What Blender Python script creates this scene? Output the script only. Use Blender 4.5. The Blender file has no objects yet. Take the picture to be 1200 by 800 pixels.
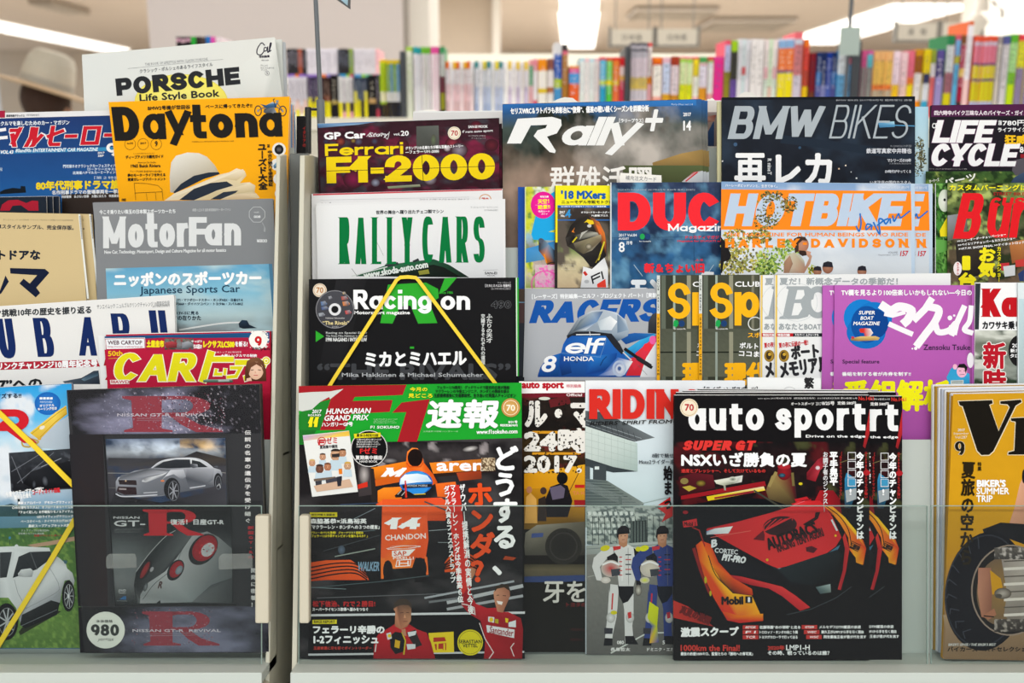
import bpy, math, random
import numpy as np
from mathutils import Vector, Matrix

# ---------------------------------------------------------------- camera, world, lights, exposure
sc = bpy.context.scene
COL = sc.collection
F = 1167.0                      # focal length in pixels of the 1200 px wide frame
TILT = math.radians(12.0)
EYE = Vector((0, 0, 1.5))
RV = Vector((1, 0, 0)); UV = Vector((0, math.sin(TILT), math.cos(TILT))); FV = Vector((0, math.cos(TILT), -math.sin(TILT)))
cd = bpy.data.cameras.new('camera'); cam = bpy.data.objects.new('camera', cd); COL.objects.link(cam)
cam.location = EYE; cam.rotation_euler = (math.pi/2-TILT, 0, 0)
cd.sensor_width = 36; cd.lens = 36*F/1200; cd.clip_start = .02; cd.clip_end = 60
cd.dof.use_dof = True; cd.dof.focus_distance = .97; cd.dof.aperture_fstop = 5.0
sc.camera = cam
w = bpy.data.worlds.new('world'); sc.world = w; w.use_nodes = True
w.node_tree.nodes['Background'].inputs[0].default_value = (.96, 1.0, 1.02, 1)
w.node_tree.nodes['Background'].inputs[1].default_value = .62
sc.view_settings.view_transform = 'Standard'; sc.view_settings.look = 'None'
sc.view_settings.gamma = 1; sc.view_settings.use_curve_mapping = False
sc.view_settings.exposure = -.12
def area(name, loc, rot, sx, sy, power, col=(.99, 1, .99)):
    l = bpy.data.lights.new(name, 'AREA'); l.shape = 'RECTANGLE'; l.size = sx; l.size_y = sy; l.energy = power; l.color = col
    o = bpy.data.objects.new(name, l); COL.objects.link(o); o.location = loc; o.rotation_euler = rot; return o
area('aisle_light', (0, -.7, 2.66), (0, 0, 0), 4.0, .5, 66)
area('aisle_light', (0, -2.6, 2.66), (math.radians(20), 0, 0), 4.0, .5, 50)
area('store_fill_light', (0, 2.3, 2.66), (0, 0, 0), 6.0, .5, 60)
area('store_fill_light', (0, 6.0, 2.66), (0, 0, 0), 8.0, 2.5, 260)  # unseen wide fill lamp, strong so its floor bounce brightens the ceiling
area('store_fill_light', (0, 11.0, 2.66), (0, 0, 0), 8.0, 3, 260)  # unseen fill lamp further back, added to lift the ceiling by floor bounce

# ---------------------------------------------------------------- helpers
def lin(c):
    if isinstance(c, str):
        c = [int(c[i:i+2], 16)/255 for i in (0, 2, 4)]
    return tuple(x/12.92 if x <= .04045 else ((x+.055)/1.055)**2.4 for x in c)
def wpt(px, py, d):             # a point of the world seen at pixel px, py, at depth d along the view axis
    return EYE + FV*d + RV*((px-600)*d/F) + UV*((400-py)*d/F)
def on_z(px, py, z):
    r = FV + RV*((px-600)/F) + UV*((400-py)/F); return EYE + r*((z-EYE.z)/r.z)
MATS = {}
def mat(name, col, rough=.5, spec=.4, metal=0, noise=0, nscale=60, emit=0, bump=0, stripes=None):
    if name in MATS: return MATS[name]
    m = bpy.data.materials.new(name); m.use_nodes = True; nt = m.node_tree; b = nt.nodes['Principled BSDF']
    c = lin(col); b.inputs['Base Color'].default_value = (*c, 1); b.inputs['Roughness'].default_value = rough
    b.inputs['Specular IOR Level'].default_value = spec; b.inputs['Metallic'].default_value = metal
    if noise or bump or stripes:
        tc = nt.nodes.new('ShaderNodeTexCoord'); n = nt.nodes.new('ShaderNodeTexNoise'); n.inputs['Scale'].default_value = nscale
        n.inputs['Detail'].default_value = 4
        src = tc.outputs['Object']
        if stripes:
            mp = nt.nodes.new('ShaderNodeMapping'); mp.inputs['Scale'].default_value = stripes; nt.links.new(src, mp.inputs[0]); src = mp.outputs[0]
        nt.links.new(src, n.inputs['Vector'])
        r = nt.nodes.new('ShaderNodeMix'); r.data_type = 'RGBA'; nt.links.new(n.outputs['Fac'], r.inputs[0])
        r.inputs[6].default_value = (*[x*(1-noise) for x in c], 1); r.inputs[7].default_value = (*[min(1, x*(1+noise)) for x in c], 1)
        nt.links.new(r.outputs[2], b.inputs['Base Color'])
        if bump:
            bp = nt.nodes.new('ShaderNodeBump'); bp.inputs['Strength'].default_value = bump; bp.inputs['Distance'].default_value = .001
            nt.links.new(n.outputs['Fac'], bp.inputs['Height']); nt.links.new(bp.outputs[0], b.inputs['Normal'])
    if emit:
        b.inputs['Emission Color'].default_value = (*c, 1); b.inputs['Emission Strength'].default_value = emit
    MATS[name] = m; return m
def ink(name, rough, coat=0):
    m = bpy.data.materials.new(name); m.use_nodes = True; nt = m.node_tree; b = nt.nodes['Principled BSDF']
    a = nt.nodes.new('ShaderNodeAttribute'); a.attribute_name = 'Col'
    tc = nt.nodes.new('ShaderNodeTexCoord'); n = nt.nodes.new('ShaderNodeTexNoise'); n.inputs['Scale'].default_value = 1500; nt.links.new(tc.outputs['Object'], n.inputs['Vector'])
    mr = nt.nodes.new('ShaderNodeMapRange'); mr.inputs[3].default_value = .93; mr.inputs[4].default_value = 1.05; nt.links.new(n.outputs['Fac'], mr.inputs[0])
    mx = nt.nodes.new('ShaderNodeMix'); mx.data_type = 'RGBA'; mx.blend_type = 'MULTIPLY'; mx.inputs[0].default_value = 1
    nt.links.new(a.outputs['Color'], mx.inputs[6]); nt.links.new(mr.outputs[0], mx.inputs[7]); nt.links.new(mx.outputs[2], b.inputs['Base Color'])
    b.inputs['Roughness'].default_value = rough; b.inputs['Specular IOR Level'].default_value = .045
    b.inputs['Coat Weight'].default_value = coat; b.inputs['Coat Roughness'].default_value = .15
    return m
INK = ink('printed_ink', .4, .0)
PAPER = mat('page_edges', 'e2e4e4', .8, .2, noise=.10, nscale=20, stripes=(3, 3, 160))
def link(name, me, parent=None, m=None, loc=None):
    o = bpy.data.objects.new(name, me); COL.objects.link(o)
    if parent is not None: o.parent = parent
    if m is not None: me.materials.append(m)
    if loc is not None: o.location = loc
    return o
def tag(o, label, cat, group=None, kind=None):
    if kind: o['kind'] = kind
    if label: o['label'] = label
    if cat: o['category'] = cat
    if group: o['group'] = group
    return o
def empty(name, loc, label=None, cat=None, group=None, tilt=True):
    o = bpy.data.objects.new(name, None); COL.objects.link(o); o.location = loc; o.empty_display_size = .02
    if tilt: o.rotation_euler = (math.pi/2-TILT, 0, 0)
    return tag(o, label, cat, group)
class MB:
    def __init__(s): s.v = []; s.f = []
    def add(s, v, f):
        n = len(s.v); s.v += [tuple(p) for p in v]; s.f += [[i+n for i in q] for q in f]; return s
    def box(s, x0, x1, y0, y1, z0, z1):
        return s.add([(x0,y0,z0),(x1,y0,z0),(x1,y1,z0),(x0,y1,z0),(x0,y0,z1),(x1,y0,z1),(x1,y1,z1),(x0,y1,z1)],
                     [(3,2,1,0),(4,5,6,7),(0,1,5,4),(1,2,6,5),(2,3,7,6),(3,0,4,7)])
    def prism(s, pts, z0, z1):  # polygon in xy
        n = len(pts)
        return s.add([(x,y,z0) for x, y in pts]+[(x,y,z1) for x, y in pts],
                     [list(range(n))[::-1], [i+n for i in range(n)]]+[(i,(i+1)%n,(i+1)%n+n,i+n) for i in range(n)])
    def tube(s, pts, r, n=12, r2=None):
        pts = [Vector(p) for p in pts]; rings = []
        for i, p in enumerate(pts):
            t = (pts[min(i+1,len(pts)-1)]-pts[max(i-1,0)]).normalized(); a = t.orthogonal().normalized(); b = t.cross(a)
            rr = r if not isinstance(r, (list, tuple)) else r[i]
            rings.append([p+(a*math.cos(2*math.pi*k/n)+b*math.sin(2*math.pi*k/n))*rr for k in range(n)])
        v = [q for g in rings for q in g]; f = [(i*n+k, i*n+(k+1)%n, (i+1)*n+(k+1)%n, (i+1)*n+k) for i in range(len(pts)-1) for k in range(n)]
        f += [list(range(n))[::-1], [(len(pts)-1)*n+k for k in range(n)]]
        return s.add(v, f)
    def mesh(s, name):
        me = bpy.data.meshes.new(name); me.from_pydata(s.v, [], s.f); me.validate(); me.update(); return me
def part(name, mb, m, parent=None, bevel=0, loc=None):
    o = link(name, mb.mesh(name), parent, m, loc)
    if bevel:
        b = o.modifiers.new('bevel', 'BEVEL'); b.width = bevel; b.segments = 2; b.limit_method = 'ANGLE'
    return o

# value noise for the pictures printed on the covers
def fbm(X, Y, octv=4, seed=0):
    r = np.zeros_like(X, dtype=float); amp = .5; tot = 0
    for o in range(octv):
        k = 2**o; xs = X*k+seed*17.3; ys = Y*k+seed*9.1
        xi = np.floor(xs); yi = np.floor(ys); fx = xs-xi; fy = ys-yi; fx = fx*fx*(3-2*fx); fy = fy*fy*(3-2*fy)
        h = lambda a, b: np.modf(np.abs(np.sin(a*127.1+b*311.7+seed*3.3)*43758.5453))[0]
        r += amp*((h(xi,yi)*(1-fx)+h(xi+1,yi)*fx)*(1-fy)+(h(xi,yi+1)*(1-fx)+h(xi+1,yi+1)*fx)*fy); tot += amp; amp *= .5
    return r/tot

# ---- text outlines from Blender's own built-in font
_tc = {}
_tcu = bpy.data.curves.new('lettering', 'FONT'); _tob = bpy.data.objects.new('lettering', _tcu); COL.objects.link(_tob)
def glyphs(s, res=2, vert=False):
    k = (s, res, vert)
    vs = .98 if vert is True else vert
    if k not in _tc:
        _tcu.body = '\n'.join(s.replace('ー', '｜')) if vert else s
        _tcu.space_line = vs if vert else 1; _tcu.align_x = 'CENTER' if vert else 'LEFT'; _tcu.resolution_u = res
        bpy.context.view_layer.update(); dg = bpy.context.evaluated_depsgraph_get()
        ev = _tob.evaluated_get(dg); me = ev.to_mesh()
        v = np.empty(len(me.vertices)*3); me.vertices.foreach_get('co', v); v = v.reshape(-1, 3)[:, :2].copy()
        fs = [tuple(p.vertices) for p in me.polygons]; ev.to_mesh_clear(); _tc[k] = (v, fs)
    return _tc[k]

# ---- heavy display letters built from pen strokes
def arc(cx, cy, rx, ry, a0, a1, n=10):
    return [(cx+rx*math.cos(math.radians(a0+(a1-a0)*i/n)), cy+ry*math.sin(math.radians(a0+(a1-a0)*i/n))) for i in range(n+1)]
def bow(x0, y0, y1, x1, n=10):  # D-shaped bow from (x0,y1) round x1 to (x0,y0)
    h = (y1-y0)/2; r = min(h, (x1-x0)); return [(x0, y1)]+arc(x1-r, (y0+y1)/2, r, h, 90, -90, n)+[(x0, y0)]
X = .68
GL = {
'A': (1.05, [[(0,0),(.5,1.02),(1,0)], [(.2,.27),(.8,.27)]]), 'B': (.9, [[(0,0),(0,1)], bow(0,.52,1,.9), bow(0,0,.52,1)]),
'C': (.95, [arc(.5,.5,.5,.5,48,312,18)]), 'D': (1, [[(0,0),(0,1)], [(0,1),(.45,1)]+arc(.45,.5,.55,.5,90,-90,12)+[(0,0)]]),
'E': (.8, [[(0,0),(0,1)], [(0,1),(1,1)], [(0,.5),(.9,.5)], [(0,0),(1,0)]]), 'F': (.78, [[(0,0),(0,1)], [(0,1),(1,1)], [(0,.5),(.9,.5)]]),
'G': (1, [arc(.5,.5,.5,.5,45,350,18)+[(1,.45)], [(.6,.45),(1,.45)], [(1,.45),(1,0)]]), 'H': (1, [[(0,0),(0,1)], [(1,0),(1,1)], [(0,.5),(1,.5)]]),
'I': (.0, [[(.5,0),(.5,1)]]), 'J': (.7, [[(1,1),(1,.35)]+arc(.5,.35,.5,.35,0,-180,8)]), 'K': (1, [[(0,0),(0,1)], [(.95,1),(.08,.45)], [(.35,.6),(1,0)]]),
'L': (.75, [[(0,1),(0,0)], [(0,0),(1,0)]]), 'M': (1.25, [[(0,0),(0,1)], [(1,0),(1,1)], [(0,1),(.5,.1),(1,1)]]), 'N': (1, [[(0,0),(0,1)], [(1,0),(1,1)], [(0,1),(1,0)]]),
'O': (1.05, [arc(.5,.5,.5,.5,90,450,24)]), 'P': (.88, [[(0,0),(0,1)], bow(0,.42,1,1)]), 'R': (.95, [[(0,0),(0,1)], bow(0,.45,1,.95), [(.5,.45),(1,0)]]),
'S': (.9, [[(.97,.8)]+arc(.5,.755,.47,.245,30,180,8)+arc(.5,.75,.47,.25,190,262,4)+arc(.5,.25,.5,.25,80,-90,9)+arc(.5,.245,.5,.245,-90,-155,6)]),
'T': (.9, [[(0,1),(1,1)], [(.5,0),(.5,1)]]), 'U': (1, [[(0,1),(0,.4)]+arc(.5,.4,.5,.4,180,360,12)+[(1,1)]]),
'V': (1.05, [[(0,1),(.5,-.02),(1,1)]]), 'W': (1.5, [[(0,1),(.26,0),(.5,.95),(.74,0),(1,1)]]), 'X': (1, [[(0,0),(1,1)], [(0,1),(1,0)]]), 'Y': (1, [[(0,1),(.5,.45)], [(1,1),(.5,.45)], [(.5,0),(.5,.47)]]),
'Z': (.9, [[(0,1),(1,1)], [(1,1),(0,0)], [(0,0),(1,0)]]),
'a': (.85, [arc(.5,X/2,.5,X/2,25,335,16), [(1,0),(1,X)]]), 'd': (.85, [arc(.5,X/2,.5,X/2,25,335,16), [(1,0),(1,1)]]), 'b': (.85, [arc(.5,X/2,.5,X/2,155,-155,16), [(0,0),(0,1)]]),
'p': (.85, [arc(.5,X/2,.5,X/2,155,-155,16), [(0,-.3),(0,X)]]), 'g': (.85, [arc(.5,X/2,.5,X/2,25,335,16), [(1,X),(1,-.05)]+arc(.5,-.05,.5,.25,0,-150,8)]),
'o': (.9, [arc(.5,X/2,.5,X/2,90,450,20)]), 'c': (.75, [arc(.5,X/2,.5,X/2,50,310,14)]), 'e': (.85, [[(.05,X/2),(1,X/2)]+arc(.5,X/2,.5,X/2,0,318,16)]),
'n': (.8, [[(0,0),(0,X)], [(0,X*.6)]+arc(.5,X*.6,.5,X*.4,180,0,8)+[(1,0)]]), 'm': (1.3, [[(0,0),(0,X)], [(0,X*.6)]+arc(.25,X*.7,.25,X*.3,180,0,6)+[(.5,0)], [(.5,X*.6)]+arc(.75,X*.7,.25,X*.3,180,0,6)+[(1,0)]]),
'u': (.8, [[(0,X),(0,.25)]+arc(.5,.28,.5,.28,180,360,8), [(1,0),(1,X)]]), 'r': (.45, [[(0,0),(0,X)], [(0,X*.5)]+arc(.9,X*.5,.9,X*.5,180,85,6)]),
's': (.7, [[(.95,.53)]+arc(.5,.51,.45,.17,20,180,7)+arc(.5,.51,.45,.17,190,262,3)+arc(.5,.17,.5,.17,80,-160,12)]),
't': (.5, [[(.35,1),(.35,.2)]+arc(.7,.2,.35,.2,180,270,4)+[(1,0)], [(0,X),(1,X)]]), 'y': (.85, [[(0,X),(.5,0)], [(1,X),(.35,-.3)]]), 'l': (0, [[(.5,0),(.5,1)]]), 'i': (0, [[(.5,0),(.5,X)], [(.5,.99),(.5,1)]]),
'f': (.5, [[(.35,0),(.35,.8)]+arc(.7,.8,.35,.2,180,90,4)+[(1,1)], [(0,X),(.95,X)]]), 'k': (.8, [[(0,0),(0,1)], [(.9,X),(.08,.3)], [(.35,.42),(1,0)]]),
'w': (1.3, [[(0,X),(.26,0),(.5,X*.95),(.74,0),(1,X)]]), 'v': (.8, [[(0,X),(.5,0),(1,X)]]),
'z': (.75, [[(0,X),(1,X)], [(1,X),(0,0)], [(0,0),(1,0)]]), 'h': (.8, [[(0,0),(0,1)], [(0,X*.6)]+arc(.5,X*.6,.5,X*.4,180,0,8)+[(1,0)]]),
'0': (.85, [arc(.5,.5,.5,.5,90,450,24)]), '1': (.35, [[(.75,0),(.75,1)], [(.75,1),(.0,.75)]]), '2': (.85, [[(.02,.72)]+arc(.5,.7,.48,.3,170,-20,10)+[(0,0)], [(0,0),(1,0)]]),
'4': (.95, [[(.75,0),(.75,1)], [(.75,1),(0,.3)], [(0,.3),(1,.3)]]), '7': (.8, [[(0,1),(1,1)], [(1,1),(.35,0)]]), '8': (.85, [arc(.5,.76,.44,.24,90,450,16), arc(.5,.27,.5,.27,90,450,16)]),
'9': (.85, [arc(.5,.68,.5,.32,0,360,18), [(1,.68)]+arc(.4,.5,.6,.5,10,-60,8)]), '5': (.85, [[(1,1),(.1,1)], [(.1,1),(.06,.5)], [(.06,.5)]+arc(.5,.3,.5,.3,130,-150,12)]),
'6': (.85, [arc(.5,.32,.5,.32,0,360,18), [(0,.32)]+arc(.6,.5,.6,.5,190,120,8)]), '3': (.85, [arc(.48,.76,.45,.24,150,-90,10), arc(.5,.27,.5,.27,90,-150,12)]),
'-': (.18, [[(0,.42),(1,.42)]]), ' ': (.4, []), '+': (.9, [[(.5,0),(.5,1)], [(0,.5),(1,.5)]]), '!': (0, [[(.5,.35),(.5,1)], [(.5,0),(.5,.02)]]), '.': (0, [[(.5,0),(.5,.01)]]),
'マ': (1.1, [[(0,.92),(1,.92)], [(1,.92),(.55,.28)], [(.3,.5),(.68,.0)]]), 'ル': (1.1, [[(.25,.95),(.25,.5),(0,0)], [(.58,.98),(.58,.05)], [(.58,.05),(1,.45)]]),
'ヒ': (1.0, [[(.08,1),(.08,.1),(.2,0),(1,0)], [(.08,.55),(.9,.72)]]), 'ー': (1.0, [[(0,.5),(1,.5)]]), 'ロ': (1.0, [[(0,0),(0,.96),(1,.96),(1,0),(0,0)]]),
'ト': (.6, [[(.1,1),(.1,0)], [(.1,.62),(1,.4)]]), 'ッ': (.85, [[(0,.6),(.12,.36)], [(.42,.66),(.52,.42)], [(1,.62),(.9,.25),(.4,0)]]), 'プ': (1.0, [[(0,.85),(.85,.85),(.8,.4),(.2,0)]]),
'ク': (1.0, [[(.35,1),(0,.5)], [(.3,.82),(.95,.82),(.85,.35),(.2,0)]]), 'ン': (1.0, [[(0,.85),(.3,.65)], [(0,.02),(.5,.15),(1,.75)]]), 'カ': (1.0, [[(0,.7),(1,.7),(.9,.05),(.65,.08)], [(.42,1),(.38,.5),(0,0)]]),
'レ': (.9, [[(.08,1),(.08,.02)], [(.08,.02),(1,.55)]]), 'ラ': (1.0, [[(.1,1),(.9,1)], [(0,.65),(1,.65),(.85,.25),(.3,0)]]), 'ミ': (1.0, [[(.1,1),(.9,.8)], [(.1,.62),(.85,.44)], [(0,.22),(1,0)]]),
'モ': (1.0, [[(.1,1),(.9,1)], [(0,.55),(1,.55)], [(.42,1),(.42,.1),(.5,0),(.95,0)]]), 'ニ': (1.0, [[(.1,.85),(.9,.85)], [(0,.1),(1,.1)]]), 'ハ': (1.0, [[(.3,.85),(0,.1)], [(.65,.9),(1,.1)]]), 'エ': (1.0, [[(.05,.95),(.95,.95)], [(.5,.95),(.5,.05)], [(0,.05),(1,.05)]]),
}
def clipy(poly, y, keep_above):
    out = []
    for i in range(len(poly)):
        a, b = poly[i], poly[(i+1) % len(poly)]
        ia = (a[1] >= y) if keep_above else (a[1] <= y); ib = (b[1] >= y) if keep_above else (b[1] <= y)
        if ia: out.append(a)
        if ia != ib:
            t = (y-a[1])/(b[1]-a[1]); out.append((a[0]+(b[0]-a[0])*t, y))
    return out
def stroke(pts, w, ext=.5, closed=False):   # mitred strip of quads along pts
    P = [np.array(p, float) for p in pts]
    Q = [P[0]]
    for p in P[1:]:
        if np.hypot(*(p-Q[-1])) > 1e-6: Q.append(p)
    P = Q
    if len(P) < 2: return []
    closed = closed or (len(P) > 3 and np.hypot(*(P[0]-P[-1])) < 1e-4)
    if closed: P = P[:-1]
    n = len(P)
    if not closed:
        d = P[0]-P[1]; P[0] = P[0]+d/np.hypot(*d)*w*ext; d = P[-1]-P[-2]; P[-1] = P[-1]+d/np.hypot(*d)*w*ext
    out = []; m = n if closed else n-1; dirs = []
    for i in range(m):
        e = P[(i+1) % n]-P[i]; e = e/np.hypot(*e); dirs.append(e); nn = np.array((-e[1], e[0]))*w/2; a, b = P[i], P[(i+1) % n]
        out.append([tuple(a+nn), tuple(b+nn), tuple(b-nn), tuple(a-nn)])
    for i in range(n):
        if not closed and i in (0, n-1): continue
        e1 = dirs[i-1]; e2 = dirs[i]; cr = e1[0]*e2[1]-e1[1]*e2[0]
        if abs(cr) < 1e-4: continue
        sg = -1 if cr > 0 else 1
        n1 = np.array((-e1[1], e1[0]))*sg*w/2; n2 = np.array((-e2[1], e2[0]))*sg*w/2; c = P[i]; mv = n1+n2; q = mv@mv
        if q > 1e-9 and (w*w/4)/q < 1.6: tip = mv*(w*w/2)/q; out.append([tuple(c), tuple(c+n1), tuple(c+tip), tuple(c+n2)])
        else: out.append([tuple(c), tuple(c+n1), tuple(c+n2)])
    return out

class Art:
    """Ink lying on a flat cover; coordinates are given in the photograph's pixels and kept in the cover's own plane."""
    def __init__(s, mag, name): s.m = mag; s.name = name; s.V = []; s.F = []; s.C = []; s.n = 0; s.ox = s.oy = 0; s.s = 1; s.cl = None
    def fr(s, ox=0, oy=0, sc_=1): s.ox, s.oy, s.s = ox, oy, sc_; return s
    def zz(s, e=0): s.m.z += 7e-6; z = s.m.z; s.m.z += e; return z
    def raw(s, pts, faces, cols, z):
        """pts Nx2 in the current frame"""
        P = np.asarray(pts, float).reshape(-1, 2)/s.s+np.array((s.ox, s.oy))
        k = s.m.d/F; z = np.broadcast_to(z, (len(P),))
        s.V.append(np.column_stack([(P[:, 0]-s.m.cx)*k, (s.m.by-P[:, 1])*k, z]))
        s.F += [[i+s.n for i in f] for f in faces]; s.n += len(P)
        c = np.asarray(cols, float); s.C.append(np.broadcast_to(c, (len(P), 3)))
        return s
    def p(s, pts, col, z=None):
        cols = [lin(c) for c in col] if isinstance(col, (list, tuple)) and isinstance(col[0], str) else lin(col)
        return s.raw(pts, [list(range(len(pts)))], cols, s.zz() if z is None else z)
    def box(s, x0, y0, x1, y1, col, col2=None):
        return s.p([(x0,y0),(x1,y0),(x1,y1),(x0,y1)], [col, col, col2 or col, col2 or col])
    def e(s, cx, cy, rx, ry, col, rim=None, ang=0, n=28, a0=0, a1=360):
        z = s.zz(); ca, sa = math.cos(math.radians(ang)), math.sin(math.radians(ang)); pts = [(cx, cy)]
        for i in range(n):
            t = math.radians(a0+(a1-a0)*i/(n-1)); x, y = rx*math.cos(t), ry*math.sin(t); pts.append((cx+x*ca-y*sa, cy+x*sa+y*ca))
        return s.raw(pts, [(0, i, i+1) for i in range(1, n)], [lin(col)]+[lin(rim or col)]*n, z)
    def l(s, pts, wd, col, ext=0, smooth=False):
        if smooth and len(pts) > 2:
            P = [np.array(p, float) for p in pts]; P = [P[0]*2-P[1]]+P+[P[-1]*2-P[-2]]; out = []
            for i in range(1, len(P)-2):
                for t in np.linspace(0, 1, 7)[:-1]:
                    a, b, c, d = P[i-1:i+3]; out.append(tuple(.5*((2*b)+(-a+c)*t+(2*a-5*b+4*c-d)*t*t+(-a+3*b-3*c+d)*t**3)))
            pts = out+[tuple(P[-2])]
        qs = stroke(pts, wd, ext); z = s.zz(len(qs)*5e-7); c = lin(col)
        for i, q in enumerate(qs): s.raw(q, [tuple(range(len(q)))], c, z+i*5e-7)
        return s
    def ring(s, cx, cy, rx, ry, wd, col, n=32, ang=0):
        ca, sa = math.cos(math.radians(ang)), math.sin(math.radians(ang))
        pts = [(cx+x*ca-y*sa, cy+x*sa+y*ca) for x, y in arc(0, 0, rx, ry, 0, 360, n)]
        return s.l(pts, wd, col)
    def g(s, x0, y0, x1, y1, stops, amp=.15, sx=6, sy=6, col2=None, th=.5, soft=.1, seed=1, cell=2.0, octv=4, mask=None, quad=None):
        """printed photograph: gradient with noise, a second colour where the noise passes th"""
        nx = max(2, int((x1-x0)/s.s/cell)); ny = max(2, int((y1-y0)/s.s/cell))
        U, V = np.meshgrid(np.linspace(0, 1, nx+1), np.linspace(0, 1, ny+1)); r = (x1-x0)/(y1-y0)
        vs = [v for v, _ in stops]; cs = np.array([lin(c) for _, c in stops])
        base = np.stack([np.interp(V, vs, cs[:, i]) for i in range(3)], -1)
        n1 = fbm(U*sx, V*sy, octv, seed)
        if col2:
            for j, (c2, t2) in enumerate([(col2, th)] if isinstance(col2, str) else col2):
                nn = n1 if j == 0 else fbm(U*sx*1.3+5, V*sy*1.3, octv, seed+7*j)
                k = np.clip((nn-t2)/soft+.5, 0, 1)[..., None]; base = base*(1-k)+np.array(lin(c2))*k
        base = base*(1+(fbm(U*sx*3, V*sy*3, 3, seed+3)-.5)[..., None]*2*amp)
        if mask: base = mask(U, V, base)
        if quad:
            q = np.array(quad, float); PX = (q[0]*(1-U)[..., None]+q[1]*U[..., None])*(1-V)[..., None]+(q[3]*(1-U)[..., None]+q[2]*U[..., None])*V[..., None]
        else: PX = np.stack([x0+(x1-x0)*U, y0+(y1-y0)*V], -1)
        fs = [(j*(nx+1)+i, (j+1)*(nx+1)+i, (j+1)*(nx+1)+i+1, j*(nx+1)+i+1) for j in range(ny) for i in range(nx)]
        return s.raw(PX.reshape(-1, 2), fs, np.clip(base, 0, 1).reshape(-1, 3), s.zz())
    def speck(s, x0, y0, x1, y1, n, cols, r=1.2, seed=2, shape=None):
        rd = random.Random(seed); z = s.zz()
        for i in range(n):
            x = rd.uniform(x0, x1); y = rd.uniform(y0, y1); q = r*rd.uniform(.4, 1.3)
            if shape and not shape(x, y): continue
            a = rd.uniform(0, 3); s.raw([(x+q*math.cos(a+k*2.1), y+q*math.sin(a+k*2.1)) for k in range(3)], [(0,1,2)], lin(rd.choice(cols)), z+i*1e-9)
        return s
    def place(s, P, x0, y0, x1, y1, ang, sh):
        P = P.copy(); mn = P.min(0); mx = P.max(0); P = (P-mn)/np.maximum(mx-mn, 1e-6)
        h = y1-y0; wd = x1-x0-abs(sh)*h
        x = P[:, 0]*wd+sh*h*P[:, 1]+(0 if sh >= 0 else -sh*h); y = (1-P[:, 1])*h
        cx, cy = (x1-x0)/2, h/2; ca, sa = math.cos(math.radians(ang)), math.sin(math.radians(ang))
        return np.column_stack([x0+cx+(x-cx)*ca-(y-cy)*sa, y0+cy+(x-cx)*sa+(y-cy)*ca])
    def t(s, st, x0, y0, x1, y1, col, b=0, ang=0, sh=0, v=False, r=2, o=None):
        """type set to fit a box; b emboldens (pixels of the current frame); o=(colour, width) outlines"""
        hh = (x1-x0) if v else (y1-y0); b = min(b, hh*((.13 if st[0] < '\u3000' else .11) if hh/s.s > 8 else .07)); gv, gf = glyphs(st, r, v)
        if not len(gv): return s
        P = s.place(gv, x0+b/2, y0+b/2, x1-b/2, y1-b/2, ang, sh)
        def lay(off, c, z0):
            dirs = [(0, 0)] if off <= 0 else ([(off, 0), (-off, 0), (0, off), (0, -off)]+([(off*.7, off*.7), (-off*.7, off*.7), (off*.7, -off*.7), (-off*.7, -off*.7)] if off*1.0/s.s > .5 else []))
            for i, dd in enumerate(dirs): s.raw(P+np.array(dd), gf, lin(c), z0+i*8e-7)
        if o: lay(b/2+o[1], o[0], s.zz())
        lay(b/2, col, s.zz()); return s
    def k(s, st, x0, y0, x1, y1, wd, col, r=1.0, gap=None, xh=.69, ang=0, sh=0, o=None, serif=0, top=None, bl=1):
        """heavy display lettering; wd is stem width, box is cap height"""
        gap = wd*.45 if gap is None else gap; H = y1-y0
        u = [GL[c][0] for c in st]; free = (x1-x0)-sum(wd for c in st if c != ' ')-gap*(len(st)-1)-abs(sh)*H; un = free/max(.01, sum(u))
        x = x0; polys = []; ry = r
        for c, uw in zip(st, u):
            gw = uw*un
            lc = c.islower() and c.isascii(); W_ = wd*ry; XH = xh*H
            def my(py):
                if not lc: return W_/2+py*(H-W_)
                if py <= X: return W_/2+py*(XH-W_)/X
                return XH-W_/2+(py-X)/(1-X)*(H-XH)
            for ps in GL[c][1]:
                pp = [(x+wd/2+px*gw, my(py)/ry) for px, py in ps]
                ex = .5
                dx = abs(ps[-1][0]-ps[0][0]) if len(ps) <= 3 else 0
                if len(ps) <= 3 and 0 < dx and abs(ps[-1][1]-ps[0][1])+abs(ps[1][1]-ps[0][1]) > .3: ex = 1.1
                for o_w in ([wd+2*o[1]] if o else [None])+[wd]:
                    extra = 0 if o_w in (None, wd) else o[1]
                    qs = stroke(pp, o_w or wd, ex)
                    lo = -.45*H if any(py < -.01 for _, py in ps) else 0
                    for q in qs:
                        q = [(a, bb*ry) for a, bb in q]; q = clipy(q, lo-extra, True)
                        q = clipy(q, H+extra, False) if len(q) > 2 else q
                        if len(q) > 2: polys.append((q, 0 if (o and o_w != wd) else 1))
                    if o_w is None: break
                if serif and len(ps) <= 3:
                    for e_ in (0, -1):
                        if ps[e_][1] in (0, 1) and abs(ps[0][0]-ps[-1][0]) < .01:
                            X0 = pp[e_][0]; yy = 0 if ps[e_][1] == 0 else H
                            t_ = serif*.35; polys.append(([(X0-wd/2-serif, yy), (X0+wd/2+serif, yy), (X0+wd/2, yy+(t_*2 if yy == 0 else -t_*2)), (X0-wd/2, yy+(t_*2 if yy == 0 else -t_*2))], 1))
            x += gw+gap+(wd if c != ' ' else 0)
        np_ = len(polys)*5e-7; z0 = s.zz(np_); z1 = s.zz(np_) if o else z0; cxx, cyy = (x0+x1)/2, (y0+y1)/2; ca, sa = math.cos(math.radians(ang)), math.sin(math.radians(ang))
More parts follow.
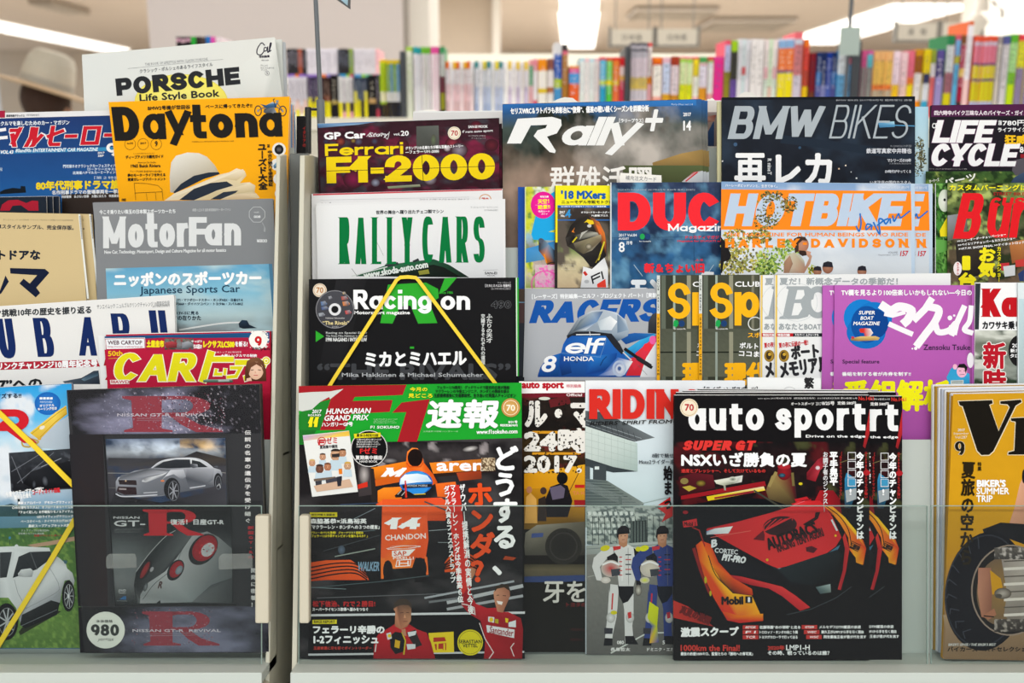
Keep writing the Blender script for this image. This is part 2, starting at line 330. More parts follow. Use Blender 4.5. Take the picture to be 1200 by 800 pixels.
        for i, (q, lay) in enumerate(polys):
            Q = []
            for a, bb in q:
                a += sh*bb; yy = y1-bb; Q.append((cxx+(a-cxx)*ca-(yy-cyy)*sa, cyy+(a-cxx)*sa+(yy-cyy)*ca))
            s.raw(Q, [list(range(len(Q)))], lin(col if lay else o[0]), (z1 if lay else z0)+i*5e-7)
        return s
    def done(s, name=None, parent=None):
        if not s.V: return None
        me = bpy.data.meshes.new(s.name); me.from_pydata(np.concatenate(s.V).tolist(), [], s.F)
        at = me.color_attributes.new('Col', 'FLOAT_COLOR', 'POINT'); C = np.concatenate(s.C); C = np.column_stack([C, np.ones(len(C))])
        at.data.foreach_set('color', C.astype(np.float32).ravel()); me.update()
        return link(s.name, me, parent or s.m.cover, INK)
def colour_mesh(me, col):
    at = me.color_attributes.new('Col', 'FLOAT_COLOR', 'POINT'); c = lin(col)
    at.data.foreach_set('color', np.tile(np.array((*c, 1), np.float32), len(me.vertices)))
class Mag:
    def __init__(s, d, tl, tr, sl, sr, by, thick, base, label, group=None, spine='left', name='magazine', cat='magazine', spinecol=None, fan=0):
        s.d = d; s.by = by; s.z = 3e-5
        bl = (tl[0]+sl*(by-tl[1])/100, by); br = (tr[0]+sr*(by-tr[1])/100, by); s.cx = (bl[0]+br[0])/2; k = d/F
        s.root = empty(name, wpt(s.cx, by, d), label, cat, group)
        q = [((x-s.cx)*k, (by-y)*k) for x, y in (bl, br, tr, tl)]
        T = thick; sh = .0004
        i0, i1 = (1.0, .9985) if spine == 'left' else (.0015, 0)
        L, R = (q[0], q[3]), (q[1], q[2])
        pl = [(q[0][0]+(.0004 if spine == 'left' else .0008), q[0][1]+.0006), (q[1][0]-(.0008 if spine == 'left' else .0004), q[1][1]+.0006),
              (q[2][0]-(.0008 if spine == 'left' else .0004), q[2][1]-.0005+fan), (q[3][0]+(.0004 if spine == 'left' else .0008), q[3][1]-.0005+fan)]
        s.pages = part('page_block', MB().prism(pl, -T+sh, -sh), PAPER, s.root)
        mb = MB().prism(q, -sh, 0).prism(q, -T, -T+sh)
        e0, e1 = (q[0], q[3]) if spine == 'left' else (q[1], q[2]); g = .0004 if spine == 'left' else -.0004
        mb.prism([e0, (e0[0]+g, e0[1]), (e1[0]+g, e1[1]), e1] if spine == 'left' else [(e0[0]+g, e0[1]), e0, e1, (e1[0]+g, e1[1])], -T+sh, -sh)
        me = mb.mesh('cover'); colour_mesh(me, base); s.cover = link('cover', me, s.root, INK)
    def art(s, name): return Art(s, name)
ORD = ['front', 'second', 'third', 'fourth', 'fifth', 'sixth', 'seventh', 'eighth', 'ninth', 'tenth']
def copies(m, n, dx, dy, dz, label, group, rnd=.0, seed=1):
    """further copies standing behind; dx, dy in pixels, dz in metres per copy"""
    rd = random.Random(seed); out = []; k = m.d/F
    def dup(o, par):
        c = o.copy(); COL.objects.link(c); c.parent = par
        for ch in o.children: dup(ch, c)
        return c
    for i in range(1, n+1):
        c = dup(m.root, None); c.location = m.root.location+RV*(dx*i+rd.uniform(-rnd, rnd))*k+UV*(-(dy*i+rd.uniform(-rnd, rnd))*k)+FV*dz*i
        tag(c, (ORD[i]+' '+label) if n > 1 else label, m.root['category'], group); out.append(c)
    return out
# ---------------------------------------------------------------- the room
CEIL = 2.7
def bx(name, x0, x1, y0, y1, z0, z1, m, kind='structure', bevel=0):
    o = part(name, MB().box(-(x1-x0)/2, (x1-x0)/2, -(y1-y0)/2, (y1-y0)/2, 0, z1-z0), m, bevel=bevel, loc=((x0+x1)/2, (y0+y1)/2, z0))
    if kind: o['kind'] = kind
    return o
def on_y(px, py, Y):
    r = FV+RV*((px-600)/F)+UV*((400-py)/F); return EYE+r*(Y/r.y)
FLOOR = mat('vinyl_floor', 'd6cfc4', .35, noise=.06, nscale=8)
PLASTER = mat('pink_plaster', 'c6bdba', .8, noise=.02, nscale=6); WHITEW = mat('white_paint', 'f0ece4', .6, noise=.02, nscale=5)
BEIGE = mat('beige_wall', 'cdbfae', .8, noise=.03, nscale=4); CEILM = mat('ceiling_board', 'e2d2c2', .85, noise=.04, nscale=3)
bx('floor', -8, 8, -4, 16.2, -.05, 0, FLOOR); bx('ceiling', -8, 8, -1.5, 16.2, CEIL, CEIL+.05, CEILM)
bx('wall_back', -8, 8, 16, 16.2, 0, CEIL, BEIGE)
def col_at(name, x0, x1, Y, dep, m):
    a = on_y(x0, 100, Y).x; b = on_y(x1, 100, Y).x; return bx(name, a, b, Y, Y+dep, 0, CEIL, m)
col_at('wall_pillar', 179, 473, 3.45, .8, PLASTER)
col_at('trim_1', 473.6, 477, 3.5, .1, mat('dark_trim', '8d857c', .5))
col_at('wall_white_pillar', 477.5, 504, 3.7, .5, WHITEW)
col_at('wall_partition', 505, 577, 9.0, .2, BEIGE); col_at('wall_partition_edge', 577.2, 586, 8.9, .3, WHITEW)
col_at('wall_right_pillar', 1164, 1300, 7.0, .6, WHITEW)
part_y = on_y(480, 100, 3.45)
# fluorescent ceiling strips, real emitters
def panel(px, label):
    p = [on_z(x, y, CEIL-.03) for x, y in px]; c = sum(p, Vector())/4; t = empty('ceiling_light', c+Vector((0, 0, -.02)), label, 'light', 'ceiling strip lights', tilt=False)
    q = [v-c for v in p]; f = [(3,2,1,0), (4,5,6,7), (0,1,5,4), (1,2,6,5), (2,3,7,6), (3,0,4,7)]
    part('diffuser', MB().add(q+[v+Vector((0, 0, .03)) for v in q], f), mat('lamp_diffuser', 'fffaf2', .5, emit=2.6), t)
    part('housing', MB().add([v*1.06+Vector((0, 0, .03)) for v in q]+[v*1.06+Vector((0, 0, .05)) for v in q], f), WHITEW, t)
def strip(pa, pb, wpx_m, label, n):
    a = on_z(*pa, CEIL-.03); b = on_z(*pb, CEIL-.03)
    if abs(a.x-b.x) < .6: a.x = b.x = (a.x+b.x)/2
    t = empty('ceiling_light', (a+b)/2+Vector((0, 0, -.02)), label, 'light', 'ceiling strip lights', tilt=False); c = (a+b)/2; d = (b-a); L = d.length; d.normalize(); s = Vector((-d.y, d.x, 0))*wpx_m/2
    mb = MB()
    for q0, q1 in [(i/n, (i+.93)/n) for i in range(n)]:
        p = [a+d*L*q0-s-c, a+d*L*q1-s-c, a+d*L*q1+s-c, a+d*L*q0+s-c]
        mb.add([v+Vector((0, 0, .0)) for v in p]+[v+Vector((0, 0, .03)) for v in p], [(0,1,2,3), (7,6,5,4), (0,4,5,1), (1,5,6,2), (2,6,7,3), (3,7,4,0)])
    part('diffuser', mb, mat('lamp_diffuser', 'fffaf2', .5, emit=2.6), t)
    p = [a-s*1.15-c, b-s*1.15-c, b+s*1.15-c, a+s*1.15-c]
    part('housing', MB().add([v+Vector((0, 0, .03)) for v in p]+[v+Vector((0, 0, .05)) for v in p], [(0,1,2,3), (7,6,5,4), (0,4,5,1), (1,5,6,2), (2,6,7,3), (3,7,4,0)]), WHITEW, t)
strip((-60, 20), (142, 59), .42, 'long lit ceiling strip above the person in the pale hat', 3)
panel([(656, -60), (702, -60), (701, 9), (657, 9)], 'short lit ceiling panel at the top edge, nearer of the two in the middle')
panel([(655, 15), (702, 15), (696, 55), (659, 55)], 'broad lit ceiling panel straight above the tall blue book')
strip((1085, 6), (948, 51), .75, 'lit ceiling strip running down towards the dark bookend on the right', 2)
VENT = mat('vent_grey', 'a89c8e', .6)
def vent(px0, px1, py0, py1, label):
    a = on_z(px0, py0, CEIL); b = on_z(px1, py1, CEIL); t = empty('ceiling_vent', (a+b)/2+Vector((0, 0, -.06)), label, 'vent', tilt=False)
    w_, l_ = abs(b.x-a.x)/2, abs(b.y-a.y)/2
    part('housing', MB().box(-w_, w_, -l_, l_, 0, .055), VENT, t, .01); mb = MB()
    for i in range(4): part('slat', MB().box(-w_*.8, w_*.8, -l_*.7+i*l_*.4, -l_*.7+i*l_*.4+l_*.2, -.01, 0), mat('vent_slat', 'c9beb0', .5), t)
vent(32, 106, -3, 10, 'grey ceiling cassette unit at the top left, above the strip light')
vent(835, 905, 19, 31, 'grey ceiling cassette unit above the white and green books')
vent(745, 825, 6, 17, 'thin ceiling cassette unit over the two hanging signs')
# small white spotlight at the right
a = on_y(1157, 4, 4.5); t = empty('spotlight', a, 'small white spotlight on a bent arm at the upper right', 'spotlight', tilt=False)
part('arm', MB().tube([(0, 0, .25), (0, 0, .03), (.03, 0, 0), (.07, 0, -.03), (.07, 0, -.06)], .008), mat('arm_grey', '8c8680', .4), t)
part('lamp_head', MB().tube([(-.02, 0, .05), (-.02, 0, -.03)], [.018, .028], 16), WHITEW, t)
part('mount', MB().tube([(-.02, 0, -.06), (-.07, 0, -.12)], .04, 16), WHITEW, t)
# hanging signs
SIGN = mat('sign_white', 'e4e0d6', .5); SIGNF = mat('sign_frame', '8c8a86', .5); BLK = mat('black_ink', '222222', .6)
def sign(px0, px1, py0, py1, Y, text, label):
    a = on_y(px0, py1, Y); b = on_y(px1, py0, Y); t = empty('hanging_sign', ((a.x+b.x)/2, Y, a.z), label, 'sign', 'hanging shop signs', tilt=False)
    w_, h_ = (b.x-a.x)/2, b.z-a.z
    part('board', MB().box(-w_, w_, -.008, .008, 0, h_), SIGN, t); mb = MB()
    part('frame', MB().box(-w_-.012, -w_, -.012, .012, -.01, h_+.01).box(w_, w_+.012, -.012, .012, -.01, h_+.01).box(-w_, w_, -.012, .012, -.01, 0), SIGNF, t)
    for sx in (-1, 1): part('rod', MB().tube([(sx*w_*.8, 0, h_), (sx*w_*.8, 0, CEIL-a.z)], .003, 6), SIGNF, t)
    v, f = glyphs(text, 2); v = (v-v.min(0))/(v.max(0)-v.min(0)); tw, th = w_*.95, h_*.4
    P = [((q[0]-.5)*tw+e, -.0085, h_*.28+q[1]*th) for e in (0,) for q in v]
    part('lettering', MB().add(P, f), BLK, t)
sign(716, 765, 34.5, 53, 4.6, '日本語', 'white hanging sign with three characters, left of the close pair')
sign(769.5, 817, 34, 53, 4.6, '日本語', 'white hanging sign with three characters, right of the close pair')
sign(1050, 1098, 27, 47, 4.6, '漢　検', 'white hanging sign with two characters near the right end')
sign(1102, 1150, 27, 47, 4.6, '資格', 'white hanging sign partly hidden by tall books at the right')
# ---------------------------------------------------------------- the bookcase behind
SY = 2.72; zs = on_y(600, 139, SY).z; xa = on_y(150, 100, SY).x; xb = on_y(1330, 100, SY).x
t = empty('bookcase', ((xa+xb)/2, SY+.2, 0), 'long low white bookcase carrying the rows of books', 'bookcase', tilt=False); W2 = (xb-xa)/2
CREAM = mat('shelf_cream', 'ece9dc', .5, noise=.02, nscale=7)
part('shelf_top', MB().box(-W2, W2, -.43, .2, zs-.03, zs), CREAM, t); part('carcass', MB().box(-W2+.01, W2-.01, -.41, .19, 0, zs-.03), CREAM, t)
for i in range(7): part('shelf_edge', MB().box(-W2, W2, -.43, -.412, .1+i*.18, .12+i*.18), CREAM, t)
bxl = on_y(520, 100, SY+.17).x-t.location.x; ztop = on_y(600, 57, SY+.17).z
part('back_panel', MB().box(bxl, W2, .16, .18, zs, ztop), CREAM, t)
BI = mat('book_ink', 'ffffff', .5, .1); nt = BI.node_tree; at_ = nt.nodes.new('ShaderNodeAttribute'); at_.attribute_name = 'Col'; nt.links.new(at_.outputs['Color'], nt.nodes['Principled BSDF'].inputs['Base Color'])
rb = random.Random(5); nbook = [0]
def book(x0, x1, yt, bands, Y, label, group, text=None, zb=None):
    """a book whose spine faces the camera; bands = [(fraction from top, colour)...]"""
    zb = zs if zb is None else zb
    a = on_y(x0+.25, yt, Y); b = on_y(x1-.25, yt, Y); h = a.z-zb; w2 = (b.x-a.x)/2; dep = .115
    V = []; Fc = []; Cc = []
    def q(p, c):
        n = len(V); V.extend(p); Fc.append((n, n+1, n+2, n+3)); Cc.extend([lin(c)]*4)
    fr = [f for f, _ in bands]+[1.0]; y0 = 0
    for i, (f, c) in enumerate(bands):
        z1 = h*(1-fr[i]); z0 = h*(1-fr[i+1]); q([(-w2, -y0, z0), (w2, -y0, z0), (w2, -y0, z1), (-w2, -y0, z1)], c)
    e = bands[0][1]; pg = 'e9e4d8'
    q([(-w2, 0, 0), (-w2, 0, h), (-w2, dep, h), (-w2, dep, 0)], e); q([(w2, 0, 0), (w2, dep, 0), (w2, dep, h), (w2, 0, h)], e)
    q([(-w2, 0, h), (w2, 0, h), (w2, dep, h), (-w2, dep, h)], pg); q([(-w2, dep, 0), (-w2, dep, h), (w2, dep, h), (w2, dep, 0)], pg); q([(-w2, 0, 0), (-w2, dep, 0), (w2, dep, 0), (w2, 0, 0)], pg)
    if text:                     # printed title: a column of small marks
        zt = h*(1-rb.uniform(.08, .16)); ze = h*(1-rb.uniform(.5, .62))
        while zt > ze:
            s_ = w2*rb.uniform(.9, 1.2)
            for k in range(3):
                u = rb.uniform(-.45, .3)*w2; vv = rb.uniform(-.8, .1)*s_; L = rb.uniform(.3, .7)*w2
                q([(u-L/2, -.0003, zt+vv-.0006), (u+L/2, -.0003, zt+vv-.0006), (u+L/2, -.0003, zt+vv+.0008), (u-L/2, -.0003, zt+vv+.0008)], text)
            zt -= s_*1.35
    me = bpy.data.meshes.new('book'); me.from_pydata(V, [], Fc); at = me.color_attributes.new('Col', 'FLOAT_COLOR', 'POINT')
    at.data.foreach_set('color', np.array([(*c, 1) for c in Cc], np.float32).ravel()); me.update()
    o = link('book', me, None, BI, ((a.x+b.x)/2, Y, zb)); tag(o, label, 'book', group); nbook[0] += 1; return o
def series(x0, x1, n, yt, bands, label, text='555555', Y=None, jit=1, zb=None):
    w_ = (x1-x0)/n
    for i in range(n):
        bb = bands[i % len(bands)] if isinstance(bands[0], list) else bands
        lb = (('leftmost' if i == 0 else ORD[i]+' from the left')+' of the '+label) if n > 1 else (label if len(label.split()) > 3 else label+' in the back bookcase')
        book(x0+i*w_, x0+(i+1)*w_, yt+rb.uniform(-.5, .5)*jit, bb, (Y or SY)-.2+rb.uniform(-.003, .003), lb, label if n > 1 else None, text, zb)
zr = on_y(600, 93, SY).z     # the back row stands on a riser
t2 = empty('riser', (on_y(390, 90, SY).x, SY+.05, zs), 'low white riser holding the back row of books at the left', 'riser', tilt=False)
hw = (on_y(446, 90, SY).x-on_y(333, 90, SY).x)/2; part('riser_top', MB().box(-hw, hw, -.07, .08, zr-zs-.012, zr-zs), CREAM, t2)
for sx in (-1, 1): part('riser_leg', MB().box(sx*hw-.006, sx*hw+.006, -.07, .08, 0, zr-zs-.012), CREAM, t2)
K, Wt, Ye = '2c2a2e', 'dcd8e2', 'e8dc22'
def rbk(x0, x1, n, top, bots, label, text): series(x0, x1, n, 57, [[(0, tp), (.84, bt)] for tp, bt in zip(top*n, bots*n)][:n], label, text, SY+.18, zb=zr)
rbk(335, 358, 5, [K, K, K, 'a5523a', K, K], ['8a6ac0', '8a6ac0', 'e0753a'], 'black spined volumes leftmost in the back row', 'bbb8c8')
rbk(358.5, 395, 8, [Wt], ['8a6ac0', '8a6ac0', '8a6ac0', 'e0753a', 'e0753a', '8c7fd0'], 'white back row volumes beside the grey pole', '8a8894')
rbk(396, 413, 4, [K, K, K, '86a040'], ['3aa0d8', '3aa0d8', '8cc63a', 'c8407c'], 'black spined volumes between white ones in the back row', 'a0a8c0')
rbk(414, 444, 7, [Wt, Wt, Wt, Wt, Wt, Wt, 'f0b8c0'], ['3a98d4', '3a98d4', '8cc63a', '58b890', '58b890', 'e05a80'], 'white volumes rightmost in the back row', '8a8894')
def fr_(top, yb): return [(0, top), (yb, Ye)]
series(336, 359, 5, 90, [[(0, Wt), (.55, 'e8c8c0'), (.8, Ye)], [(0, Wt), (.7, 'e0c0b8'), (.9, 'f0ece0')]], 'white volumes low in front at the left end', '888090')
series(360, 377, 4, 90, [[(0, '4a3c5a'), (.5, Ye)], [(0, '3c3450'), (.62, Ye)]], 'dark purple volumes with yellow feet', 'c0b8d0')
series(378, 386, 2, 90, [(0, '3a2622'), (.45, '7a4028'), (.6, Ye)], 'dark brown volumes with yellow feet', 'c8a898')
series(387, 395, 1, 88, [(0, '1c181a'), (.6, 'b09a50'), (.68, '1c181a')], 'thick black volume with a gold emblem near the grey pole', 'c8c0b0')
series(396, 413, 4, 90, [[(0, 'e0e0e0'), (.62, Ye)], [(0, 'dcd8dc'), (.62, '403038'), (.85, 'e0a0a8')]], 'white volumes next to the thick black gold marked one', '78747c')
series(414, 430, 4, 90, [[(0, '3a4254'), (.35, Ye)], [(0, '34485e'), (.55, Ye)], [(0, '3c4458'), (.6, '282430')]], 'slate blue volumes with yellow feet', 'b8c0d0')
series(431, 440, 1, 88, [(0, '1a181c'), (.55, 'c09a60'), (.66, '1a181c')], 'thick black volume left of the lime green ones', 'c8c0b0')
series(440, 444, 1, 88, [(0, '38343c'), (.8, 'b03c50')], 'thin dark volume with a red foot', 'b0a8b8')
series(444.5, 452, 2, 70, [(0, 'e8c820'), (.05, 'b4d42c'), (.55, 'e8e8c8'), (.72, 'a8d038'), (.76, '24242c')], 'lime green volumes', '6a9020')
series(452.5, 468, 4, 70, [[(0, 'e8c820'), (.07, '78a838'), (.55, 'e0e0e0'), (.72, '1e2028')], [(0, 'e0cc30'), (.07, '5c9cc8'), (.55, 'e0e4ec'), (.72, '282c3c')]], 'green and blue volumes beside the first dark bookend', 'd8e4e8')
series(475.5, 483, 1, 55, [(0, 'a8d050'), (.06, 'e6ead8')], 'white and pale green volume right of the first dark bookend', 'a0c060')
series(484, 493, 2, 55, [(0, '2aa0a8'), (.1, 'eeeaf0')], 'white volumes with teal tops', 'b0a8b8')
series(493.5, 504, 3, 55, [(0, '78c03c'), (.1, 'eeeaf0')], 'white volumes with green tops', 'c0a8b0')
series(504.5, 514, 2, 55, [(0, 'e054a0'), (.1, 'f0e4ea')], 'white volumes with pink tops', 'd0a0b4')
series(515, 521, 1, 54, [(0, '40905c'), (.1, 'c8ccc8'), (.42, '6a3440'), (.65, '8c8c28'), (.88, '2a2424')], 'thick volume with green top and dark red foot', '38383c')
def tick(x0, x1, n, t1, t2, lo, label):
    wd = (x1-x0)/n
    for i in range(n): series(x0+i*wd, x0+(i+1)*wd, 1, 72, [(0, 'eceaf0'), (.02, t1 if i % 2 else t2), (.16, 'e8e6ee'), (.45, lo), (.7, 'd8c8d4')], label, '6a6874'); 
def tickg(x0, x1, n, bands, label): series(x0, x1, n, 72, bands, label, '6c6a76')
tickg(522, 555, 8, [[(0, 'e8742c'), (.13, 'ece6ec'), (.4, 'f0ccd4'), (.7, 'd8b8bc')], [(0, 'f2eef0'), (.4, 'f2dce0')], [(0, 'f0c030'), (.13, 'ece6ec'), (.4, 'f0ccd4'), (.7, 'e0c0c4')]], 'white volumes with orange tips and pink feet')
tickg(556, 594, 8, [[(0, '3c8c90'), (.12, 'e6e8f0'), (.45, 'c0cce8'), (.75, 'a8b8dc')], [(0, 'f0f0f6')], [(0, 'ecd83c'), (.15, 'e6e8f0'), (.45, 'c8d0ec'), (.75, 'b0bcdc')]], 'white volumes with yellow tips and blue feet')
tickg(595, 619, 5, [[(0, 'ecc840'), (.15, 'e8e4ee'), (.45, 'd0c0e0'), (.75, 'b0a0c8')], [(0, 'f2eef4')]], 'white volumes with yellow tips and lilac feet')
B1 = [(620, 625, 70, [(0, 'eaa0a8'), (.1, '58a878'), (.45, 'e8b0b8')], 'green and pink volume'), (625, 630, 69, [(0, 'e890a0'), (.2, 'eee8ec'), (.7, 'e06078')], 'white and pink volume'),
(630.5, 641, 69, [(0, 'f0921e'), (.2, 'f2ece2'), (.5, 'e0c020'), (.58, 'f0ece4')], 'white volume with a broad orange top'), (641.5, 649, 69, [(0, '8a5248'), (.2, 'e8e0dc'), (.48, 'b06a30'), (.58, 'e8e4e0')], 'white volume with a brown top'),
(649.5, 658.5, 50, [(0, 'dcdce0'), (.15, '2a5cb4'), (.48, 'b0c838'), (.6, '4a94cc')], 'tall blue volume under the broad ceiling panel'), (659, 666, 52, [(0, '444040'), (.09, 'e07088'), (.14, 'b47c34')], 'tall ochre volume with a grey top'),
(667, 679, 77, [(0, 'e89838'), (.05, 'e060a0'), (.14, '4c98d8'), (.34, 'e8642c')], 'pink, blue and orange banded volume'),
(703, 710.5, 67, [(0, 'e04c5c'), (.05, '5cb8dc'), (.38, 'c0d850'), (.46, '30a0c8')], 'turquoise volume'), (711, 718, 67, [(0, 'e04c40'), (.06, '78d05c'), (.38, 'f0d828'), (.46, '58c848')], 'bright green volume with a yellow band'),
(718.5, 726, 67, [(0, 'e83c30'), (.06, 'f08c3c'), (.38, 'f0d020'), (.46, 'f07c48')], 'orange volume with a yellow band'), (726.5, 732, 67, [(0, 'e02c30'), (.15, 'f4d4d0'), (.3, 'f0b020'), (.38, 'd83c58')], 'red volume left of the second dark bookend')]
for x0, x1, yt, bd, lb in B1: series(x0, x1, 1, yt, bd, lb, 'e8e4f0')
series(679.5, 702.5, 4, 68, [[(0, 'c4e4f0'), (.06, 'eaf0f0'), (.6, 'e4ece8')], [(0, 'f0ccd4'), (.06, 'f0ecec'), (.6, 'f0e8e8')]], 'pale blue and pink volumes', 'b0b8bc')
series(740, 759.5, 4, 50, [(0, '5c5a62'), (.04, 'c4c0cc'), (.08, '6c6a74'), (.12, 'c8c4d0'), (.2, 'ecdce8'), (.46, 'e4c868'), (.62, 'dcd4e0')], 'grey topped volumes beside the second bookend', '8c8894')
B2 = [(760, 764.5, 50, [(0, 'e83c40'), (.05, 'f0e4e4'), (.45, 'f08c20'), (.55, 'f0b0b8')], 'thin white volume with a red tip'), (765.5, 776, 67, [(0, 'f0781c'), (.09, 'c84c14'), (.13, 'f2ece4'), (.65, 'f4a898')], 'white volume with an orange top and large black title'),
(777, 786, 67, [(0, 'e4b8c8'), (.1, 'c8d4f0'), (.6, 'd8a028'), (.9, '80c0a0')], 'pale blue volume'), (787, 796, 66, [(0, 'a83c24'), (.15, 'e4d4dc'), (.62, 'c88828')], 'rust red topped volume'),
(813, 819.5, 66, [(0, 'e86070'), (.04, 'f0d828'), (.32, 'f0f0e4'), (.65, 'f0b8c0')], 'white volume with a yellow top'), (820, 829, 66, [(0, '50a058'), (.1, 'f0b8c4'), (.14, 'e4dcec'), (.5, 'd89428'), (.85, 'e05038')], 'lilac volume with an ochre foot'),
(830, 836.5, 66, [(0, 'd84048'), (.06, '9cc470'), (.1, 'f0f0ec'), (.6, 'e8a0a0')], 'white volume with a red tip left of the magenta one'), (837, 848.5, 66, [(0, 'd84090'), (.05, 'e0308c')], 'magenta volume with blue letters'),
(850, 857, 47, [(0, 'e4506c'), (.06, 'b8b8e0'), (.4, '8c8428')], 'tall lilac and olive volume'), (857.5, 865.5, 48, [(0, 'a0cc24'), (.14, '3c3c34'), (.5, '6c50a0')], 'tall dark volume with a lime top'),
(932, 942, 38, [(0, 'e86c78'), (.08, 'c8ccdc'), (.14, 'c87c80'), (.5, 'd0c8d8')], 'tallest volume with a pink tip'), (943, 949.5, 46, [(0, 'e87828'), (.1, 'd8483c'), (.4, 'c04c38'), (.6, 'e8c01c')], 'orange and red volume'),
(950, 957, 62, [(0, '7c1c28'), (.6, '6a3c28')], 'maroon volume'), (983, 994, 60, [(0, '3898d8'), (.05, 'dce4ec'), (.35, '68a8d8'), (.8, 'd8e8f0')], 'white and light blue volume'), (995, 1000, 68, [(0, 'e4708c'), (.1, '6cb0e4')], 'thin blue volume left of the third bookend')]
for x0, x1, yt, bd, lb in B2: series(x0, x1, 1, yt, bd, lb, '6860a8' if 'magenta' in lb else '40404c')
series(797, 812.5, 2, 66, [(0, 'f08898'), (.04, 'a0d450'), (.1, 'dce8b4'), (.45, 'd8dc20'), (.85, 'c8e080')], 'yellow green volumes', '6ca840')
series(866, 880, 3, 46, [[(0, 'e0e0e8'), (.5, 'e8e4ec')], [(0, 'dce8ec'), (.35, 'dc3c3c'), (.45, 'd8e8ec')]], 'tall white volumes with red squares', '707884')
series(881, 896, 2, 46, [(0, 'ece8e8'), (.8, 'e8d0c8')], 'tall white volumes with bold black titles', '1c1c1c')
series(897, 912, 3, 46, [[(0, 'f0e4e4'), (.35, 'ecb4c0'), (.5, 'dce8dc'), (.88, '4c9c68')], [(0, 'd8ecd0'), (.6, 'e8c8b8'), (.88, '3c8c50')]], 'tall pale green volumes', '5a7c5c')
series(913, 931.5, 2, 45, [(0, 'e4e0f0'), (.02, '88b0dc'), (.12, 'e87838'), (.4, '34387c'), (.43, 'ecdc1c')], 'tall orange and yellow volumes', 'f0e0d0')
series(958, 982, 4, 61, [[(0, '24386c'), (.3, '2470b8'), (.5, '585ca0'), (.85, 'c8c020')], [(0, '1c2c5c'), (.5, '8084b8'), (.85, 'd8c820')], [(0, '1c3c9c'), (.5, '4c60b0'), (.9, 'c8c828')]], 'navy volumes', 'd8dcec')
B3 = [(1011, 1016.5, 59, [(0, 'd45890'), (.25, '8c8484'), (.85, '784050')], 'pink topped volume right of the third bookend'), (1017, 1024, 59, [(0, 'd060a0'), (.06, '60b8c8'), (.25, '8c8c88'), (.85, '703c48')], 'teal and pink topped volume'),
(1048, 1056, 60, [(0, 'f0d8e4'), (.5, 'f0c020')], 'white volume with a yellow foot'), (1057, 1065, 61, [(0, 'eccad0'), (.5, 'ecc8bc')], 'pale pink volume'), (1065.5, 1073, 59, [(0, 'e06c84'), (.4, 'e87c28'), (.5, 'ecd41c'), (.8, 'e88020')], 'pink, orange and yellow volume'),
(1074, 1082.5, 58, [(0, 'c88c1c'), (.1, '9c5c1c'), (.35, 'e4e0e0'), (.75, 'e88c1c')], 'ochre and white volume'), (1084, 1092, 58, [(0, 'e0c81c'), (.35, '30345c'), (.5, 'd8dce4'), (.75, '38a0c8')], 'yellow topped navy volume'), (1092.5, 1098, 58, [(0, '94a438'), (.2, 'e0dce4'), (.4, 'e06c70')], 'olive topped thin volume'),
(1099, 1108, 58, [(0, '5c5094'), (.15, '4c4478'), (.4, '9c90c8')], 'purple volume'), (1111, 1120, 41, [(0, '2c8050'), (.12, 'ccd0d4'), (.45, '986470'), (.7, 'd4c81c'), (.85, '3c3830')], 'tall volume with a dark green top'), (1121, 1127, 41, [(0, 'd05c6c'), (.06, '74a8d8'), (.25, 'b4b43c'), (.35, '5cacd8')], 'tall blue volume with an olive band'),
(1127.5, 1134, 41, [(0, '7c5030'), (.12, 'a01c44'), (.4, 'd8b41c'), (.5, 'a42040'), (.8, '403030')], 'tall maroon volume'), (1135, 1142, 25, [(0, 'e06c3c'), (.04, 'ece8f0'), (.6, 'f0c8c8')], 'tallest white volume at the right'),
(1171, 1176, 42, [(0, '9c9494'), (.1, 'ccc4bc')], 'grey beige volume'), (1177, 1185, 42, [(0, '585c98'), (.1, 'd4d0d4')], 'white volume with a blue tip'), (1186, 1194.5, 40, [(0, '5cac34'), (.1, 'a8d890'), (.45, '7cbc30'), (.6, 'c0dc1c')], 'tall green volume'), (1195, 1204, 40, [(0, 'e0404c'), (.08, 'd8d434'), (.4, '8c80a0')], 'red and yellow topped volume at the frame edge'), (1205, 1214, 42, [(0, 'd8d434'), (.4, '8c80a0')], 'yellow volume past the frame edge')]
for x0, x1, yt, bd, lb in B3: series(x0, x1, 1, yt, bd, lb, 'f0ecf4' if 'maroon' in lb or 'purple' in lb else '54505c')
series(1025, 1047.5, 3, 60, [(0, 'e8b478'), (.15, 'ecc060'), (.5, 'e87c38'), (.58, 'b8a890')], 'straw coloured volumes with black titles', '3c3844')
series(1143, 1170, 5, 42, [(0, 'e0583c'), (.07, 'c8bcd0'), (.12, 'd87890'), (.33, '3c3c78'), (.36, 'd8d024'), (.52, '3c4078'), (.55, 'd4cc28'), (.8, 'b0b8e0')], 'pink, yellow and navy banded volumes', 'e8a0b0')
series(206, 258, 9, 43, [[(0, '242024'), (.02, 'c89ab0'), (.06, '242024')], [(0, '242024'), (.03, 'd8b0c0'), (.07, '2c282c')], [(0, '242024'), (.02, 'c89ab0'), (.06, '242024')], [(0, '2cac3c')], [(0, '3a3030')], [(0, '4c4040')], [(0, '2878c8')], [(0, 'e050b0')], [(0, 'e8d8e0')]], 'small volumes peeping over the tilted white book', None)
DK = mat('bookend_dark', '3c4046', .5)
